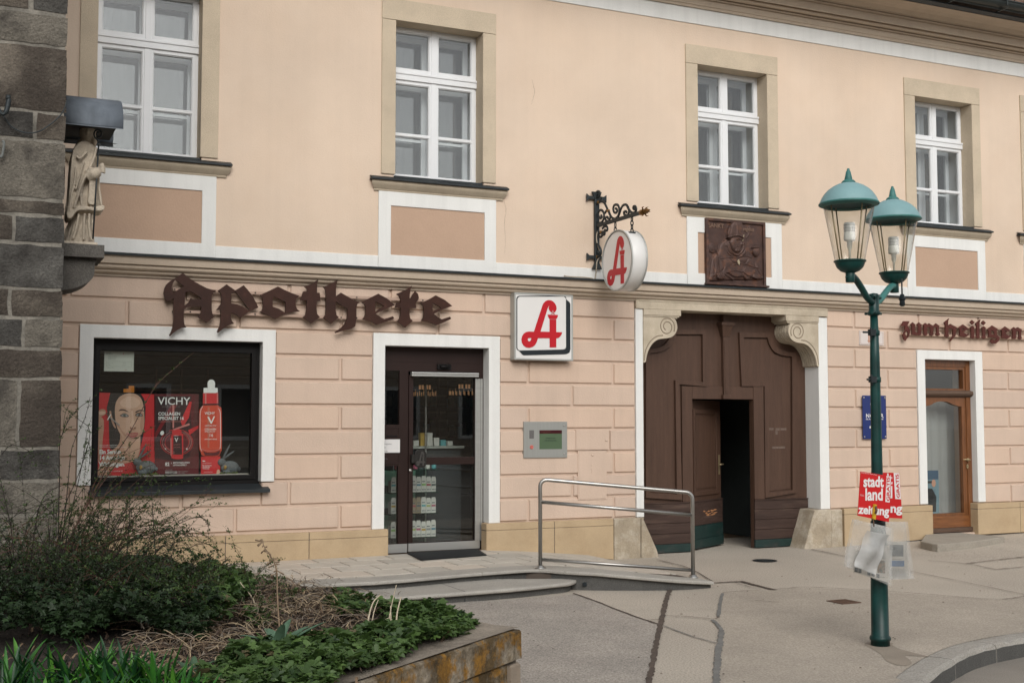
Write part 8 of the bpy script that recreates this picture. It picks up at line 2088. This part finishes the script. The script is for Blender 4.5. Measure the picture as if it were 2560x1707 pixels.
for yaw, L_, wd, lf, dr in ((-1.5, .17, .05, 1.35, .5), (1.9, .16, .06, 1.2, .9), (3.0, .20, .055, .75, .5), (.35, .21, .045, .8, .5), (0.0, .27, .035, .7, .35), (.9, .2, .04, 1.1, .6)):
    strap(mb, (b[0], b[1], sz(*b)+.0), yaw, L_, wd, lf, dr)
mb.build('tulip_plant', m_tulip, label='bluish green tulip-like plant with broad leaves at the edge of the straw', cat='plant')
m_ros = M('rosette_leaf', (.06, .11, .06), .6, var=.25, vscale=15)
for (px_, py_, sc_, lab) in ((482, 1690, 1., 'low felty rosette plant beside the daylily blades'), (505, 1655, .0, ''), (390, 1590, .55, 'tiny rosette seedling below the dark shrub')):
    if sc_ == 0: continue
    b = g(px_, py_, PZ+.03); mb = MB()
    for k in range(9): strap(mb, (b[0], b[1], sz(*b)), k*.72+random.uniform(-.2, .2), random.uniform(.09, .15)*sc_, .036*sc_, random.uniform(.5, 1.25), .6, 7)
    mb.build('rosette_plant', m_ros, label=lab, cat='plant')
# daylily clumps ----------------------------------------------------------
def blademat(nm, c1, c2): return M(nm, c1, .45, var=.3, vscale=10, col2=c2, mask=(9, .45, .6))
m_bl = blademat('blade', (.035, .15, .018), (.018, .085, .014)); m_bl2 = blademat('blade_fresh', (.08, .23, .025), (.045, .15, .018)); m_bl3 = blademat('blade_deep', (.012, .062, .016), (.007, .036, .011))
cl = [(45,1740,1.0,9),(105,1790,.8,7),(150,1745,.85,9),(205,1760,.95,12),(250,1745,.9,13),(300,1770,1.,13),(345,1765,.9,13),(395,1775,.95,13),(440,1780,.85,12),(480,1790,.75,9),(275,1830,1.,12),(370,1840,.9,12),(180,1830,.9,10),(75,1840,.9,9),(450,1850,.8,10),(10,1800,.9,8)]
for i, (px_, py_, s_, nb) in enumerate(cl):
    b = g(px_, py_, PZ+.02); zb = sz(*b); mb = MB()
    for k in range(int(nb*2.3)):
        ang = random.uniform(-.35, .35)+(math.pi*.5*0); yaw = random.choice([random.uniform(-.6, .6), math.pi+random.uniform(-.6, .6), random.uniform(0, 6.28)])
        strap(mb, (b[0]+random.uniform(-.045, .045), b[1]+random.uniform(-.03, .03), zb-.01), yaw, random.uniform(.15, .26)*s_, random.uniform(.015, .025), random.uniform(1.32, 1.56), random.uniform(.1, .9) if random.random() < .8 else random.uniform(1.4, 2.2), 9, .3, random.choice([0, 0, 1] if px_ > 330 else [0, 2, 2, 1]))
    mb.build('daylily_clump', [m_bl, m_bl2, m_bl3], label='clump of fresh green daylily blades at the near left edge of the bed', cat='daylily', group='daylily clumps at the near left edge of the bed')
# ------------------------------------------------------------------ arching shrubs
def arch_stem(base, yaw, L_, lift, droop, n=14, wob=.08):
    P = [Vector(base)]; el = lift; ya = yaw
    for k in range(n):
        t = (k+1)/n; el = lift-droop*t**1.6; ya += random.uniform(-wob, wob)
        P.append(P[-1]+Vector((math.cos(ya)*math.cos(el), math.sin(ya)*math.cos(el), math.sin(el)))*(L_/n))
    return P
def img_stem(L, y0_, y1_, ox=0, oy=1000, s=.45103):
    n = len(L); return [Vector((w(ox+a*s, oy+b*s, y0_+(y1_-y0_)*i/(n-1))[0], y0_+(y1_-y0_)*i/(n-1), w(ox+a*s, oy+b*s, y0_+(y1_-y0_)*i/(n-1))[1])) for i, (a, b) in enumerate(L)]
def shrub(name, label, base, spread, nst, Lr, ydir, hand, leafn, leafs, seed, lm=None):
    random.seed(seed); R_ = empty(name, (base[0], base[1], sz(base[0], base[1])), label, 'shrub')
    mb = MB(); LP = []; 
    def addstem(P, r, mi, leaves=True, sub=True):
        P = [Vector(p) for p in smoothline([tuple(p) for p in P], 3)]; m = len(P)
        mb.tube(P, [r*(1-.75*k/m) for k in range(m)], 5, mi)
        if leaves:
            ln = (P[-1]-P[0]).length; cnt = int(leafn*max(ln, .2))
            for k in range(cnt):
                t = random.uniform(.12, 1); p = P[min(int(t*(m-1)), m-1)]
                for q in range(random.choice([2, 3, 4])): LP.append((p.x+random.uniform(-.008, .008), p.y+random.uniform(-.008, .008), p.z+random.uniform(-.006, .006)))
        if sub:
            for k in range(random.randint(2, 5)):
                i = int(random.uniform(.25, .9)*m); p = P[i]; d_ = (P[min(i+2, m-1)]-P[max(i-2, 0)]).normalized(); ya = math.atan2(d_.y, d_.x)+random.uniform(-1.0, 1.0); el = math.asin(max(-1, min(1, d_.z)))+random.uniform(-.4, .5)
                addstem(arch_stem(p, ya, random.uniform(.08, .28), el, random.uniform(.2, 1.6), 7), r*.4, mi, True, False)
    for (L, r, mi) in hand: addstem(L, r, mi)
    for k in range(nst):
        b = (base[0]+random.gauss(0, spread), base[1]+random.gauss(0, spread*.7)); yaw = ydir[0]+random.uniform(-ydir[1], ydir[1])
        addstem(arch_stem((b[0], b[1], sz(*b)-.02), yaw, random.uniform(*Lr), random.uniform(.85, 1.5), random.uniform(.6, 2.6)), random.uniform(.0022, .004), random.choice([0, 0, 1]))
    mb.build('stems', [m_stem, m_stemr], R_)
    n = len(LP); tone = np.clip(rng.normal(.5, .25, n), 0, .95)
    leaf_mesh('foliage', oval, ovf, LP, rng.uniform(0, 6.28, n), rng.uniform(-.3, 1.2, n), rng.normal(0, .5, n), rng.uniform(leafs*.6, leafs*1.3, n), tone, lm or m_twigl, parent=R_)
    return R_
Y0 = -3.75
hand1 = [(img_stem([(330,900),(430,680),(520,510),(620,330),(720,180),(850,-60),(960,-170),(1075,-265)], Y0, -3.3), .0055, 1),
 (img_stem([(340,880),(440,660),(540,500),(640,360),(760,210),(865,140)], Y0, -3.5), .0045, 1), (img_stem([(360,900),(420,700),(500,520),(560,400),(700,300),(860,235)], Y0, -3.4), .004, 1),
 (img_stem([(330,900),(325,650),(330,430),(330,250),(370,130),(430,50),(500,0)], Y0-.1, -3.7), .005, 0), (img_stem([(335,880),(360,650),(380,430),(400,260),(470,100),(500,-20)], Y0, -3.8), .004, 0),
 (img_stem([(345,890),(400,600),(450,380),(470,260),(485,235),(500,260),(498,330),(480,420)], Y0-.05, -3.9), .003, 0),
 (img_stem([(330,860),(350,620),(440,400),(500,180),(440,110),(390,70),(330,15)], Y0, -3.6), .0035, 0),
 (img_stem([(420,900),(560,760),(700,700),(870,690),(1020,610),(1120,540),(1190,485)], Y0, -3.4), .004, 1), (img_stem([(420,900),(600,800),(780,700),(940,680),(1060,600),(1150,520)], Y0, -3.5), .0035, 1),
 (img_stem([(430,900),(620,780),(830,760),(980,690),(1060,655),(1120,652),(1155,690),(1155,790)], Y0, -3.7), .0035, 0), (img_stem([(450,900),(560,700),(690,620),(780,600),(850,590),(880,620)], Y0, -3.6), .003, 0),
 (img_stem([(400,880),(500,640),(560,460),(700,420),(820,430),(880,470),(890,590)], Y0, -3.8), .003, 0), (img_stem([(700,900),(710,760),(718,640),(720,500)], -4.0, -3.9), .004, 0),
 (img_stem([(560,900),(640,800),(700,640),(690,560),(610,540),(540,560)], Y0, -3.9), .003, 0), (img_stem([(480,900),(520,760),(640,660),(760,640),(800,580)], Y0, -3.9), .003, 0)]
bs1 = w(335*.451, 1000+900*.451, Y0); bs1 = (bs1[0]+.12, Y0)
shrub('arching_shrub', 'large bare-stemmed shrub with tiny new leaves arching in front of the shop window', bs1, .16, 75, (.5, 1.1), (.35, 1.5), hand1, 34, .014, 41)
bs2 = (w(60, 1500, -4.5)[0]+.08, -4.4)
hand2 = [(img_stem([(120,1100),(80,900),(60,700),(20,520),(0,430)], -4.5, -4.4), .005, 0), (img_stem([(150,1100),(170,900),(190,740),(215,600),(245,560),(290,560),(300,640)], -4.5, -4.3), .0045, 0),
 (img_stem([(230,1050),(260,850),(200,700),(230,560),(290,495),(380,465),(450,480),(490,520)], -4.5, -4.2), .004, 0), (img_stem([(100,1100),(110,900),(150,700),(200,620),(240,560)], -4.6, -4.4), .004, 0),
 (img_stem([(10,300),(60,250),(130,265),(190,300),(215,300)], -3.9, -3.8), .003, 0), (img_stem([(230,1150),(250,980),(270,820),(280,700)], -4.4, -4.4), .004, 0)]
shrub('arching_shrub', 'darker twiggy shrub with tiny leaves before the foot of the stone pier', bs2, .30, 85, (.5, 1.1), (1.2, 2.0), hand2, 22, .013, 42)
bs3 = zv(-350, 760, .55)
shrub('low_shrub', 'low twiggy shrub spreading over the middle left of the bed', bs3, .30, 80, (.22, .55), (.4, 3.1), [], 46, .015, 43)
bs4 = zv(-80, 560, .55)
shrub('low_shrub', 'small brownish shrub at the back edge of the bed near the paving', bs4, .12, 34, (.2, .42), (.6, 3.1), [], 30, .012, 44)
bs5 = zv(-900, 800, .55)
shrub('low_shrub', 'dark tangled shrub at the far left of the bed', bs5, .36, 110, (.3, .75), (1.0, 3.1), [], 46, .015, 45, m_twigd)
print('objects', len(bpy.data.objects), 'polys', sum(len(o.data.polygons) for o in bpy.data.objects if o.type == 'MESH'))
